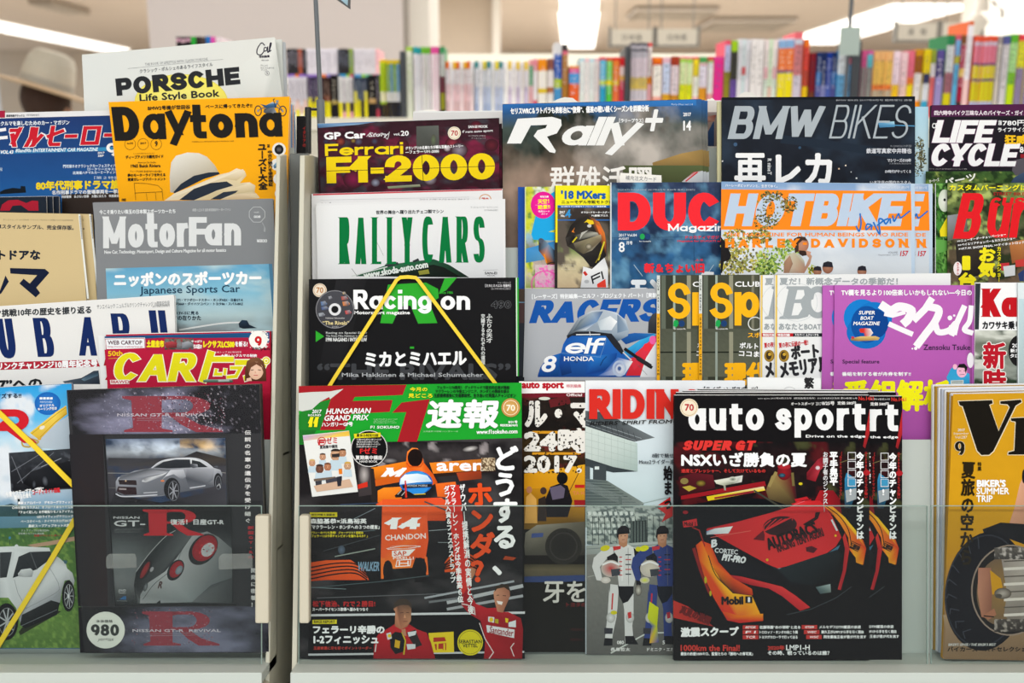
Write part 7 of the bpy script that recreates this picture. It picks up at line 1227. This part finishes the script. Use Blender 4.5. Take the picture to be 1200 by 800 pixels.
# ===== car style magazine with crossing yellow bands
m = Mag(.9435, (-78, 458), (84, 449), 3, 3.4, 760, .004, '4c6c8c', 'custom car magazine with a red letter, a key strap and a white hatchback on grass', fan=.0008)
a = m.art('picture').fr(0,440,4.444)
a.g(-345,48,385,760,[(0,'2c98d8'),(.25,'58b0e0'),(.4,'b8d4e4'),(.75,'a8bccc'),(.9,'6c94b0'),(1,'7c98a8')],.05,5,5,[('d4dce4',.58)],seed=13,cell=2.2,soft=.15,quad=[(-345,82),(372,42),(395,760),(-330,760)])
a.p([(130,320),(200,300),(372,200),(380,390),(120,370)],['c0ccd8','b0bcc8','a8b8c4','98a8b4','b4c4d0']); a.e(248,145,68,60,'2c7cc8','1c60b0')
a.l([(150,372),(120,365),(118,335),(160,330),(200,345),(150,372)],9,'b09850',0,True); a.p([(155,298),(290,190),(345,155),(350,200),(290,250),(205,335)],['d8b838','e8cc58','dcb840','c8a030','dcbc48','c8a43c']); a.l([(165,303),(300,196),(345,165)],3,'a88028'); a.l([(205,325),(290,240),(348,196)],3,'a88028'); a.e(220,270,15,9,'dcd8c8',None,-25); a.e(205,328,10,8,'c8a03c')
a.p([(46,402),(364,380),(376,590),(58,606)],['2c3038','34383c','1c1c20','202226']); a.g(50,402,370,596,[(0,'34383e'),(.5,'25272c'),(1,'1c1d21')],.3,6,4,[('50545c',.62)],seed=14,cell=1.6,quad=[(48,405),(363,383),(374,588),(60,603)])
for p_ in ([(60,420),(120,560)],[(60,500),(230,395)],[(90,560),(280,400)],[(180,560),(364,440)]): a.l(p_,3,'6c7078')
a.p([(120,560),(160,500),(220,480),(300,460),(372,440),(374,585),(180,592)],['0e0f12','24262b','34383e','1c1e22','202226','101114','0e0f12']); a.e(235,548,16,28,'5c6068','16181c',-10); a.e(178,565,10,22,'4c5058','16181c'); a.l([(215,475),(320,430)],4,'8c9098')
a.p([(-340,690),(0,680),(60,665),(130,690),(300,700),(385,690),(390,800),(-340,800)],['34505c','34505c','2c4450','2c4850','405c64','48646c','3c5c58','3c5c58']); a.p([(88,640),(70,560),(110,560),(108,800),(95,800)],'1c2828') if 0 else a.l([(98,640),(102,800)],12,'1c2829')
a.fr(0,600,5)
a.p([(-380,30),(440,20),(442,90),(-380,110)],['5c8ca8','6c94a8','5c7c88','4c7c98']); a.g(-380,80,480,795,[(0,'3c6438'),(.2,'4c7038'),(.6,'486c30'),(.8,'5c7c3c'),(1,'4c6c34')],.25,40,40,[('6c8c44',.62)],seed=16,cell=1.8,octv=3,quad=[(-380,100),(446,85),(485,795),(-360,795)])
a.p([(160,192),(300,168),(445,140),(447,165),(300,192),(200,205)],'ac8c74'); a.e(58,150,7,9,'3c80a0'); a.l([(58,158),(58,192)],3,'2c4034')
a.p([(110,700),(160,640),(300,570),(360,580),(330,600),(120,720)],'28301f'); 
a.p([(-370,210),(0,202),(100,198),(290,208),(300,240),(345,265),(385,300),(395,330),(425,355),(438,400),(430,440),(410,395),(380,400),(365,450),(352,530),(300,515),(150,590),(120,650),(95,560),(50,500),(0,500),(-370,500)], ['b8bcc0','d4d8dc','dce0e2','ccd0d2','b8bcc0','c8ccce','b8bcbe','c8ccd0','b0b4b8','a4a8ac','8c9094','b0b4b8','a8acb0','8c9094','80848a','90949a','a0a4aa','8c9096','b8bcc0','c8ccd0','b0b4b8','a8acb0'])
a.p([(0,385),(0,235),(70,232),(50,380)],['2c3034','34383c','3c4044','24282c']); a.p([(75,385),(110,260),(175,232),(295,228),(305,250),(275,290),(215,335),(120,370)],['24282c','2c3034','30343a','2c3034','34383c','24282c','1c2024','24282c']); a.l([(178,232),(218,335)],5,'54585c'); a.l([(80,232),(48,382)],16,'c8ccd0'); a.p([(105,360),(125,335),(180,328),(198,345),(188,378),(150,380),(110,375)],['b8bcc0','c8ccd0','ccd0d4','a8acb0','80848a','a0a4a8','8c9094'])
a.l([(85,395),(105,470),(150,555)],2,'5c6064'); a.l([(275,300),(330,390),(345,430),(330,470),(150,565)],2,'6c7074',0,True); a.e(98,196,10,8,'d0d4d8'); a.p([(118,660),(130,600),(300,515),(352,530),(335,600),(150,680)],['1c1e20','24282a','202426','1c1e20','16181a','141618']); a.l([(125,665),(335,570)],3,'6c7478'); a.p([(370,278),(395,285),(392,302),(378,300)],'3c5c6c')
for cx_,cy_,rx_,ry_ in ((402,490,38,92),(40,640,68,108)):
    a.e(cx_,cy_,rx_,ry_,'141517'); a.e(cx_+3,cy_+2,rx_*.72,ry_*.78,'303236','1c1e20')
    for k in range(9): an = k*.7; a.l([(cx_+3,cy_),(cx_+3+rx_*.66*math.cos(an),cy_+ry_*.72*math.sin(an))],rx_*.12,'a0a4a8')
    a.ring(cx_+3,cy_+2,rx_*.7,ry_*.76,3,'8c9094')
a.e(402,490,6,12,'c8ccd0')
t = m.art('lettering').fr(0,440,4.444); t.k('R',-62,175,160,350,50,'c4202c',r=.75); t.t('イズする!!',-22,92,112,118,'1c2c40',b=4,ang=-2) if 1 else None
t.t('■■■■',208,112,276,124,'e0e8f0'); t.t('特別付録',210,132,274,142,'d0e0f0'); t.t('オリジナル',208,148,285,162,WH,b=2,ang=-3); t.t('キーリング付き',198,164,298,180,WH,b=2,ang=-3)
t.t('今夏やステップアップ別に',30,590,232,620,WH,b=2,ang=-8); t.t('魅せる仕様を',75,615,165,640,WH,b=2,ang=-8); t.t('コーディネイト図鑑',170,588,315,615,'c83038',b=3,ang=-6)
for i,(s_,x0) in enumerate((('最新エアロパーツ　デモカーグラフィック',95),('CHR仕様をカスタム！ オフロード系もイケてる',65),('「チョイ足し!!」お手軽貼りモノ＆アイテム',100),('LEDライティングテクニック',195),('ベースホイール・タイヤカタログ2017夏',110),('最新スープアップキット大集合',150))): t.t(s_,x0,652+i*24,382,668+i*24,WH,b=2.2 if i < 4 else 1,ang=-1)
t.fr(0,600,5); t.t('ドレスアップ5台徹底取材',130,100,290,112,'c8d0cc'); t.t('新型車のカスタム最前線',110,118,260,130,'c8d0cc'); t.t('全国イベントレポート満載',200,128,400,142,'a03834',b=1)
a.done(); t.done()
band([(-30,455),(0,484),(40,522),(84,566),(89,571)], .9435, .0014, 6, 'yellow rubber band crossing down over the key strap of the custom car magazine')
band([(88,608),(86,612),(60,656),(30,705),(2,750),(-4,760)], .9435, .0014, 6, 'yellow rubber band running down over the white hatchback')
# ===== second tier, left bay
m = Mag(.9608, (124, 392), (317, 388), 3.0, .6, BT2, .004, 'a81c34', 'red car magazine with fat yellow lettering and a small portrait of a woman', fan=.0012)
a = m.art('picture').fr(110,370,4.8)
a.p([(60,115),(988,92),(988,170),(870,140),(600,125),(400,122),(290,128),(62,138)],['1c4c7c','1c5484','1c4c7c','1c4470','1c4470','1c4470','20406c','1c4470']); a.p([(62,125),(288,122),(290,188),(68,190)],'e4e8ec'); a.l([(66,130),(284,126),(288,184),(70,188),(66,130)],3,'a83040')
a.p([(60,190),(988,150),(992,900),(120,900)],['b01c3c','b41c3c','9c1830','a81c34']); a.p([(292,128),(870,122),(872,190),(294,192)],'a41c3c'); a.g(398,128,560,190,[(0,'5c6458'),(.5,'7c7c80'),(1,'4c4c50')],.3,10,4,[('8c2c34',.6),('38423c',.6)],seed=4,cell=1.2); a.p([(402,150),(440,142),(468,155),(466,180),(404,180)],['a83c44','b0444c','8c2c34','4c2024','7c2830']); a.p([(495,150),(530,142),(556,155),(555,180),(496,182)],['8c9098','a0a4ac','7c8088','34383c','6c7078'])
a.e(925,135,52,52,'ecece8'); a.speck(875,90,980,185,60,['ecece8'],8,seed=3)
Yl = 'dcd41c'
t = m.art('lettering').fr(110,370,4.8)
t.t('WEB CARTOP',78,138,272,162,'5c3c48',b=2); t.t('http://www.webcartop.jp',78,168,275,180,'b87c88',b=1); t.t('土屋圭市',296,136,396,178,'e8dc20',b=5); t.t('やっぱり',548,136,608,150,WH,b=3); t.t('クルマは面白い!!',560,158,608,186,WH,b=2); t.t('レクサスLC500',615,138,792,180,'e8dc20',b=6); t.t('を斬る!',794,142,865,174,WH,b=3); t.k('9',905,114,944,170,13,'c01c24'); t.t('390yen',885,176,990,198,'1c1a1c',b=2,sh=.2)
t.t('50th',80,196,162,226,'e8c41c',b=5,ang=-2); t.l([(82,240),(170,236)],2,'e8c41c'); t.t('CARトップ 2017年9月号',680,198,830,210,'e8c8d0'); t.t('★美しいクルマの秘訣',715,214,918,232,WH,b=3)
t.k('CAR',100,208,592,368,46,Yl,r=.62,gap=10,sh=.22,o=('f0ecd8',5)); 
for c_,e_ in (('f0ecd8',10),(Yl,0)):
    for P_,w_ in (([(660,205),(612,365)],40),([(640,244),(782,244)],30),([(690,300),(684,328),(720,328)],16),([(740,298),(736,330)],16),([(770,292),(826,292),(800,340),(750,345)],18),([(800,262),(962,262),(930,330),(850,352)],30)): t.l(P_,w_+e_,c_,.2)
t.ring(970,252,16,16,16,'f0ecd8'); t.ring(970,252,16,16,8,Yl)
t.t('.',0,0,.1,.1,Yl)
t.p([(92,360),(200,358),(200,382),(94,384)],'e8e0dc'); t.t('AWD',120,362,200,380,'b02434',b=4); t.t('FUN',98,362,120,380,'b02434',b=2); t.p([(615,362),(630,357),(770,356),(785,366),(780,374),(618,374)],['4c6c64','7c9c90','8ca8a0','50685c','34483c','3c4c44']); t.p([(700,358),(760,358),(764,368),(700,370)],'a8b4b0')
t.p([(850,366),(852,300),(862,255),(890,236),(925,234),(955,255),(968,300),(970,366)],['4c2c1c','5c3824','6c4630','7c5438','7c5438','64402a','54321f','4c2c1c']); t.e(912,308,42,50,'ecc8b0','e0b498'); t.p([(868,300),(874,268),(900,258),(935,262),(955,300),(958,330),(945,290),(915,272),(885,290),(872,330)],['6c4630']*10); t.l([(884,305),(900,303)],4,'3c2418'); t.l([(924,303),(940,305)],4,'3c2418'); t.l([(900,334),(924,334)],4,'c05058'); t.p([(908,305),(915,322),(905,322)],'dca88c'); t.p([(860,352),(885,345),(890,366),(858,366)],'e4bca4')
a.done(); t.done()
m = Mag(.9655, (115, 393), (250, 392), 6, 0, BT2, .002, 'e0e4e4', 'white card edge with red points, standing left of the red car magazine'); a = m.art('picture').fr(110,370,4.8); a.p([(55,280),(78,180),(90,280)],'a82030'); a.p([(62,360),(80,330),(95,362)],'b02434'); a.done()
m = Mag(.9685, (-70, 364), (204, 346), 3, 3.2, BT2, .005, 'dcdddc', 'white racing history magazine with widely spaced navy capitals and a red strip', fan=.0012)
a = m.art('picture').fr(0,340,5.4545); a.p([(-380,120),(1118,30),(1160,660),(-380,660)],['dcdcda','e0e0dd','ccd0d4','d4d8d8']) if 0 else None
a.p([(-380,470),(620,443),(640,487),(-370,522)],'a82436'); a.p([(400,582),(520,560),(600,515),(630,512),(640,600),(420,600)],['586470','3c4854','2c3440','3c4450','1c2430','48525c']); a.p([(520,570),(560,545),(625,520),(628,545),(540,580)],['6c8898','34485c','28343f','445c6c','5c7484'])
t = m.art('lettering').fr(0,340,5.4545); N_ = '14285c'
t.k('U',2,180,140,435,48,N_,r=.5,ang=-1.5,sh=-.12); t.k('B',240,175,382,425,46,N_,r=.5,sh=-.12,ang=-1); t.k('A',508,165,625,418,40,N_,r=.6,sh=-.02); t.k('R',735,148,880,390,44,N_,r=.5,sh=-.12); t.k('U',982,128,1120,400,46,N_,r=.5,sh=-.12); t.k('S',-240,190,-100,445,46,N_,r=.5,sh=-.12)
t.t('ニュルブルクリンク挑戦10年の歴史を振り返る',-420,118,585,168,'34383c',b=4,ang=-2.2); t.t('ニュルブルクリンクチャレンジ10周年記念号',-300,455,625,505,WH,b=5,ang=-1.8); t.t('STIの“S207”への',-420,575,270,640,'202428',b=9,ang=-2)
t.t('サンエイムック ニュルブルクリンクチャレンジ 10周年記念号',620,78,1085,110,'6c7074',ang=-3,r=1); t.t('2017年8月23日発行',975,92,1085,108,'6c7074',ang=-3); a.done(); t.done()
copies(m,1,-4,2.2,.0062,'second copy of the white racing history magazine, paper edges rising behind the first','racing history magazines')
m.root['group'] = 'racing history magazines'
# ===== third tier, left bay
m = Mag(.9862, (110, 237), (320, 233), 3.2, 1.2, BT3, .0045, '7c8084', 'grey car magazine with white geometric lettering above a blue sky picture')
a = m.art('picture').fr(0,220,3.334); a.p([(362,58),(1066,42),(1082,320),(1100,1000),(460,1000),(385,300)],['83868a','7c8084','74787c','74787c','7c8084','7c8084'])
a.g(413,315,1066,560,[(0,'5c9cc0'),(.4,'7cb4cc'),(.75,'a8c0c4'),(1,'788084')],.04,5,6,[('a8c4cc',.6)],seed=9,cell=2.2,soft=.3,quad=[(413,315),(1053,297),(1070,560),(424,560)]); a.l([(700,555),(860,530),(960,525)],6,'d0d4d4',0,True); a.p([(932,530),(945,516),(965,518),(975,535),(1005,548),(950,550),(935,545)],['14202c','24384c','1c2c3c','1c2838','202c38','141c24','1c2430']); a.p([(1050,297),(1063,297),(1085,560),(1070,560)],'4c7c9c')
t = m.art('lettering').fr(0,220,3.334); LG = 'd0d4d6'
t.k('M',403,112,490,236,23,LG,r=.9,gap=0); t.k('otor',500,98,735,232,27,LG,r=.8,gap=7,ang=-1); t.k('F',738,114,808,228,30,LG,r=.75); t.k('an',800,100,942,225,27,LG,r=.8,gap=9)
t.t('今こそ乗りたい珠玉の日本製スポーツカーたち',388,84,686,102,'d8dcde',b=2,ang=-.8); t.t('視野の広がる自動車情報誌モーターファン',752,80,902,92,'c8ccce',ang=-.8,r=1); t.t('New Car, Technology, Motorsport, Design and Culture Magazine for all motor fanatics',408,240,884,258,'d0d4d6',b=1.2,ang=-1)
t.l([(990,75),(1018,75),(1035,92),(1035,115),(1018,134),(990,134),(974,115),(974,92),(990,75)],1.5,'c8ccce'); t.t('vol.',992,92,1014,98,'d0d4d6'); t.t('008',992,108,1018,118,'e0e4e6',b=2.5); t.t('¥800',1003,200,1044,214,'d8dcde',b=3); t.l([(1025,136),(1032,150)],1,'c8ccce'); t.t('9月号',1030,152,1038,172,'c8ccce',v=True)
t.t('ニッポンのスポーツカー',445,326,1022,384,WH,b=7,ang=-.8); t.t('Japanese Sports Car',546,382,938,420,'1c3c54',b=1,ang=-1); t.t('WRX STI・マツダロードスター・ホンダNSX・日産GT-R',660,432,950,444,'1c2c3c',b=1); t.t('ホンダS660・ダイハツコペン・トヨタ86・スバルBRZ',660,447,950,459,'1c2c3c',b=1); t.t('86とS213V-Sに見る',640,482,776,496,'1c2c3c',b=1.5); t.t('スポーツの在りかた',620,498,786,518,'141c28',b=3)
a.done(); t.done()
m = Mag(.9862, (-60, 248), (94, 251), 2.5, 7, BT3, .004, 'c8b488', 'front copy of the tan outdoor car magazine with bold navy characters', 'tan outdoor car magazines')
a = m.art('picture').fr(0,220,6.154); t = m.art('lettering').fr(0,220,6.154)
a.p([(565,190),(578,190),(642,800),(628,800)],'dce0dc'); a.p([(-300,168),(620,175),(622,186),(-300,182)],'d8dcdc') if 0 else None
t.t('サンエイムック 2017年8月 アウトドアなクルマ 定価1000円 完全保存版',22,226,528,238,'6c6450',ang=.5,r=1); t.t('愛車スタイルサンプル、完全保存版。',-60,266,532,300,'1c2434',b=4,ang=1); t.t('アウトドアな',-190,448,292,520,'18202f',b=8)
NV = '141c34'; t.p([(72,578),(325,585),(356,612),(262,720),(290,758),(258,790),(140,690),(170,655),(215,690),(268,630),(75,618)],NV); t.p([(-60,780),(0,740),(40,632),(64,676),(10,760),(-50,800)],NV); t.p([(-220,578),(-140,600),(-60,640),(-80,670),(-230,625)],NV)
for k in range(14): t.box(572+k*1.2,205+k*12,579+k*1.2,211+k*12,'2c3448')
a.done(); t.done()
copies(m,1,10,-1,.005,'second copy of the tan outdoor car magazine, right of the front copy','tan outdoor car magazines')
m = Mag(.998, (-60, 232), (54, 230), 0, 3, BT3, .004, '1c2430', 'dark magazine with a red rounded letter peeping over the tan outdoor ones', 'dark red lettered magazines', fan=.0008)
a = m.art('picture').fr(0,220,6.154); a.p([(0,165),(15,120),(60,90),(130,86),(190,110),(230,92),(275,95),(278,165),(205,165),(150,125),(90,130),(70,165)],'a01c30'); a.done()
copies(m,2,5,-.8,.0045,'copy of the dark red lettered magazine, pale edges at its right','dark red lettered magazines')
# ===== fourth tier, left bay
m = Mag(1.0115, (127, 119.5), (339.5, 113), 11, -3, BT4, .006, 'f0a810', 'yellow magazine with heavy black lettering and a stack of straw hats')
a = m.art('picture').fr(120,110,5.217); 
a.p([(378,652),(415,630),(480,600),(700,520),(820,455),(870,470),(880,500),(840,545),(900,540),(935,560),(930,600),(960,630),(950,636)],['e0cfae','e8dcc4','d8c8a4','d8c8a8','ece0c8','e0cfa8','c8b48c','d8c8a0','ece0c8','dccba8','c8b48c','d8c8a0','d0c09c'])
a.p([(415,600),(412,500),(420,420),(450,378),(520,358),(590,362),(640,385),(690,440),(715,490),(640,510),(520,560),(440,605)],['b8b4a8','c8c4b8','d0ccc0','dcdad0','e0ddd4','d8d4c8','ccc8b8','bcb4a0','a89c84','b8b0a0','b0a898','a8a090'])
a.p([(435,600),(480,550),(560,500),(650,480),(712,478),(718,490),(620,520),(520,570),(440,608)],'222c3a'); a.p([(440,608),(560,560),(720,492),(860,460),(878,490),(820,530),(740,520),(600,570),(470,645),(380,652)],['e8dcc4','e0d4b8','d8caa8','e8dcc4','d8c8a0','c8b48c','d0c098','ccbc98','e0d0b0','e4d8bc'])
a.p([(470,648),(560,580),(660,545),(760,535),(800,560),(700,590),(590,640),(560,650)],'262f3c'); a.p([(560,650),(700,592),(800,575),(900,545),(932,565),(925,595),(800,615),(700,645)],['d8c8a0','d0c098','dccca8','e8dcc0','dccba8','c8b890','c4b48c','c8b890']); a.p([(660,645),(740,600),(830,590),(815,605),(720,645)],'2c3542'); a.p([(720,648),(830,612),(940,608),(962,636),(940,640)],['c8b088','dcc8a8','e0d0b0','d8c8a0','c8b490'])
a.e(1080,340,42,42,'ecece8','dcdcd8'); a.e(1080,340,28,30,'1c1c20'); a.e(1080,340,15,16,'6c6c70','34343a'); a.l([(1080,305),(1080,375)],3,'1c1c20'); a.e(1065,432,34,36,'e4e4e0','dcdcd8'); a.p([(1045,440),(1060,420),(1090,415),(1090,445),(1050,455)],['2c6c9c','8cb4cc','3c3c40','1c1c20','2c5c84']); a.e(1075,520,30,34,'e8e8e4'); a.e(1080,610,26,30,'e0e0dc')
a.ring(952,103,20,30,6,'283038'); a.ring(1102,105,22,30,6,'283038'); a.l([(952,103),(985,85),(1060,80),(1102,105)],5,'4c5864',0,True); a.p([(965,62),(1000,70),(1040,50),(1070,60),(1060,85),(1000,88)],['2c4c6c','34587c','a8c4d8','3c6c98','28486c','2c4460']); a.p([(990,90),(1050,82),(1065,115),(1010,125),(985,112)],['3c4048','6c7480','8c949c','34383c','4c545c']); a.l([(1060,85),(1045,35),(1055,30)],4,'2c3038'); a.l([(1062,48),(1100,98)],4,'4c5864'); a.e(952,103,6,8,'8c8c90'); a.e(1102,105,6,8,'8c8c90'); a.p([(1060,40),(1078,38),(1076,55),(1062,55)],'7c8890')
t = m.art('lettering').fr(120,110,5.217); BK = '1c1a18'
t.k('D',76,78,256,286,62,BK,r=.85,ang=-1,sh=-.1); t.k('a',252,50,405,278,46,BK,r=.85,gap=0,ang=-1,sh=-.06); t.k('y',398,68,530,252,46,BK,r=.85,ang=0); t.k('t',542,66,650,272,50,BK,r=.85,sh=-.05); t.k('on',655,52,960,268,56,BK,r=.85,gap=14,sh=-.04,ang=-1.5); t.k('a',962,50,1112,262,46,BK,r=.85,sh=-.05,ang=-1)
t.t('BMW2号機が世田谷',278,70,538,98,BK,b=3,ang=-2); t.t('ベースに帰ってきたぞ!!',630,62,916,88,BK,b=3,ang=-1.5); 
for x_,s_ in ((170,'no.315'),(250,'2017'),(330,'9')): t.ring(x_,307,33,34,1.8,BK,28); t.t(s_,x_-(18 if s_ != '9' else 9),296 if s_ != '9' else 288,x_+(18 if s_ != '9' else 9),308 if s_ != '9' else 322,BK,b=1 if s_ != '9' else 3)
t.t('人気雑誌Daytona 毎月6日発売 第27巻9号 株式会社ネコ出版',548,287,804,296,BK,r=1,ang=-1); t.t('ディープアメリカ観光ガイド',143,374,374,396,BK,b=2,ang=-1.5); t.t('ここまで行けたらスゴイ',190,360,320,369,BK,ang=-1.5); t.t('American Car Graffiti',218,414,328,424,BK); t.t('1965 Buick Riviera',175,430,356,450,BK,b=2.5,ang=-1)
t.t('ディープな物件 第2弾 時代の風が薫る',170,468,366,480,BK,r=1); t.t('夢のモーターライフを叶える',155,486,386,506,BK,b=2,ang=-1); t.t('賃貸ガレージアパートメント',155,512,388,532,BK,b=2,ang=-1); t.l([(205,650),(195,545),(270,548),(340,560),(365,582),(372,650)],2,BK); t.l([(198,606),(368,598)],2,BK); t.l([(270,608),(275,650)],1.5,BK); t.l([(325,602),(330,650)],1.5,BK)
t.t('ユーズド大全',950,308,1010,585,BK,b=5,v=True,ang=-1.5); t.t('特集',1008,308,1024,328,BK,b=1,v=True); t.t('中古の魅力を徹底検証',1012,345,1042,565,BK,b=1.5,v=True,ang=-1.5); t.t('FREE',120,640,145,655,BK,b=2)
a.done(); t.done()
m = Mag(1.0195, (-70, 134.5), (246, 127), 3, 3, BT4, .004, '1c3c70', 'blue retro car magazine with slanted red lettering outlined in white', fan=.0008)
a = m.art('picture').fr(0,100,5.333); a.g(-380,185,1320,1700,[(0,'1c3468'),(.25,'1c4c88'),(.36,'2060a0'),(.5,'204878'),(1,'183050')],.06,5,8,seed=3,cell=3.5,quad=[(-380,212),(1312,160),(1320,1700),(-330,1700)]); a.p([(-380,180),(1312,142),(1312,172),(-380,216)],'dcdde0'); a.p([(-380,172),(32,158),(32,202),(-380,212)],'a01c3c'); a.p([(0,412),(700,385),(1300,370),(1300,395),(700,408),(0,430)],['2c70a8','3088b8','2c70a8','2c70a8','3084b4','2c70a8'])
a.p([(0,665),(30,650),(80,640),(128,645),(130,628),(158,630),(163,670),(0,680)],'101820'); a.p([(385,680),(745,670),(745,900),(390,900)],['2c2420','382c28','2c2420','241c18'])
t = m.art('lettering').fr(0,100,5.333)
for ch,x0,x1,y0,y1 in (('チ',-110,30,262,395),('マ',40,140,262,385),('ル',150,275,260,385),('ヒ',290,400,252,380),('ー',400,490,290,345),('ロ',500,640,250,372),('ー',645,780,285,335)):
    if ch == 'チ': t.l([(-60,290),(30,275)],20,'e4e4e8',.4); t.l([(-60,335),(40,325)],20,'e4e4e8',.4); continue
    t.k(ch,x0,y0,x1,y1,28,'c01c2c',r=.8,sh=.2,o=('e4e4e8',4),ang=-1)
t.t('時代を駆け抜けたクルマを楽しむためのカー・マガジン',-200,222,435,252,'dce4ec',b=3,ang=-1); t.t('VOL.43',0,405,86,428,WH,b=4,sh=.2); t.t('80and90s ENTERTAINMENT CAR MAGAZINE',96,392,615,415,'d8e8f0',b=3,sh=.2,ang=-1); t.t('2017',610,415,655,428,WH,b=3,sh=.2); t.t('SEP',612,434,650,447,WH,b=3,sh=.2); t.k('9',665,360,735,445,20,WH,r=.8)
t.t('門司港ネオクラシックカーフェスティバル2017',395,492,780,514,'c8d8e8',b=1.5,ang=-1); t.t('ロータリーエキスポ2017',548,514,780,532,'c8d8e8',b=1.5); t.t('北海道ハチマルカーミーティング2017',455,534,780,554,'c8d8e8',b=1.5,ang=-1); t.t('［第２特集］',590,568,760,586,'c8d8e8'); t.t('80年代刑事ドラマ旋風！',225,592,830,652,'e8cc20',b=6,ang=-1); t.t('名作刑事ドラマの登場車両を一挙紹介',325,652,790,680,'d8dce0',b=3,ang=-1); t.t('西部警察　あぶない刑事　太陽にほえろ　特捜最前線',385,684,760,702,'c8ccd0',b=1.5,ang=-1)
t.t('高速有鉛デラックス',40,182,155,198,'3c4048',b=2); t.t('9月号臨時増刊',165,180,245,192,'6c7078'); t.t('GC8インプレッサ',700,205,780,222,'90a8c0') ; t.t('開',0,515,15,535,'c8d8e8')
a.done(); t.done()
m = Mag(1.026, (96, 64), (322, 43.5), 4.5, 4.2, BT4, .004, 'd6dad6', 'large tilted white lifestyle book with bold black capitals and a yellow disc', fan=.0)
a = m.art('picture').fr(0,0,3.334); a.p([(320,220),(1073,146),(1120,500),(1150,1300),(380,1300)],['d4d9d8','dadcd8','ccd0cc','ccd0cc','d0d4d0']) ; a.e(708,400,182,110,'ece888','ece060'); a.p([(890,300),(1073,150),(1085,250),(1120,500),(1000,500)],['d6dad6','e0e2de','c4c8c4','c8ccc8','d0d4d0']); a.ring(708,400,182,110,2,'d8cc50')
t = m.art('lettering').fr(0,0,3.334); t.k('PORSCHE',452,284,938,352,23,'26282c',r=.8,gap=5,ang=-5.5); t.t('THE BOOK OF LIFESTYLE WITH CLASSIC PORSCHE',566,236,812,246,'70747a',ang=-5,r=1); t.l([(500,268),(872,232)],1,'70747a'); t.t('クラシック・ポルシェのあるライフスタイル',545,257,832,273,'4c5056',b=.5,ang=-5.5); t.t('Life Style Book',545,358,858,396,'26282c',b=2.5,ang=-3.5)
for P_ in ([(1035,178),(1022,168),(1006,190),(1005,210),(1020,214),(1032,200)],[(1044,188),(1034,186),(1032,200),(1042,196),(1046,184),(1046,204),(1052,198),(1060,172),(1056,170),(1052,200),(1060,196)]): t.l(P_,4,'2c2838',0,True)
t.t('特別編集',1012,216,1054,226,'2c2838',b=1.5,ang=-4); t.t('neko mook',1022,232,1050,238,'4c4858'); t.t('ポルシェの',1018,252,1046,259,'4c4858'); t.t('ライフスタイル',1018,262,1072,269,'4c4858'); t.t('ブック',1020,270,1042,277,'4c4858'); t.ring(1044,286,8,9,1,'4c4858'); t.t('5',1041,281,1047,291,'4c4858')
a.done(); t.done()
for i,(x,y) in enumerate(((326,45),(329,48),(332,52))):
    Mag(1.0302+.0, (300,y+2),(x,y),0,4,BT4,.001,'c8ccc8','thin leaf') if 0 else None
for i in range(2): Mag(1.0366+i*.004, (120, 66), (330+4*i, 46+3*i), 4.5, 3.0, 330, .0035, ['d4d8d4', 'b8bcc0'][i], ['near', 'far'][i]+' spare copy of the tilted white lifestyle book, edges at its right', 'tilted white lifestyle books', fan=.0006)
m = Mag(1.0445, (260, 120), (344, 120.5), 0, 5, 330, .004, 'd8dcdc', 'white magazine with coloured index edges, right of the yellow hat magazine', fan=.0)
a = m.art('picture').fr(290,120,4.444); a.box(226,10,234,260,'7c9cc8'); a.box(236,15,240,260,'d8864c'); a.box(243,50,248,260,'5c8cc0'); a.done()
bpy.data.objects.remove(_tob)
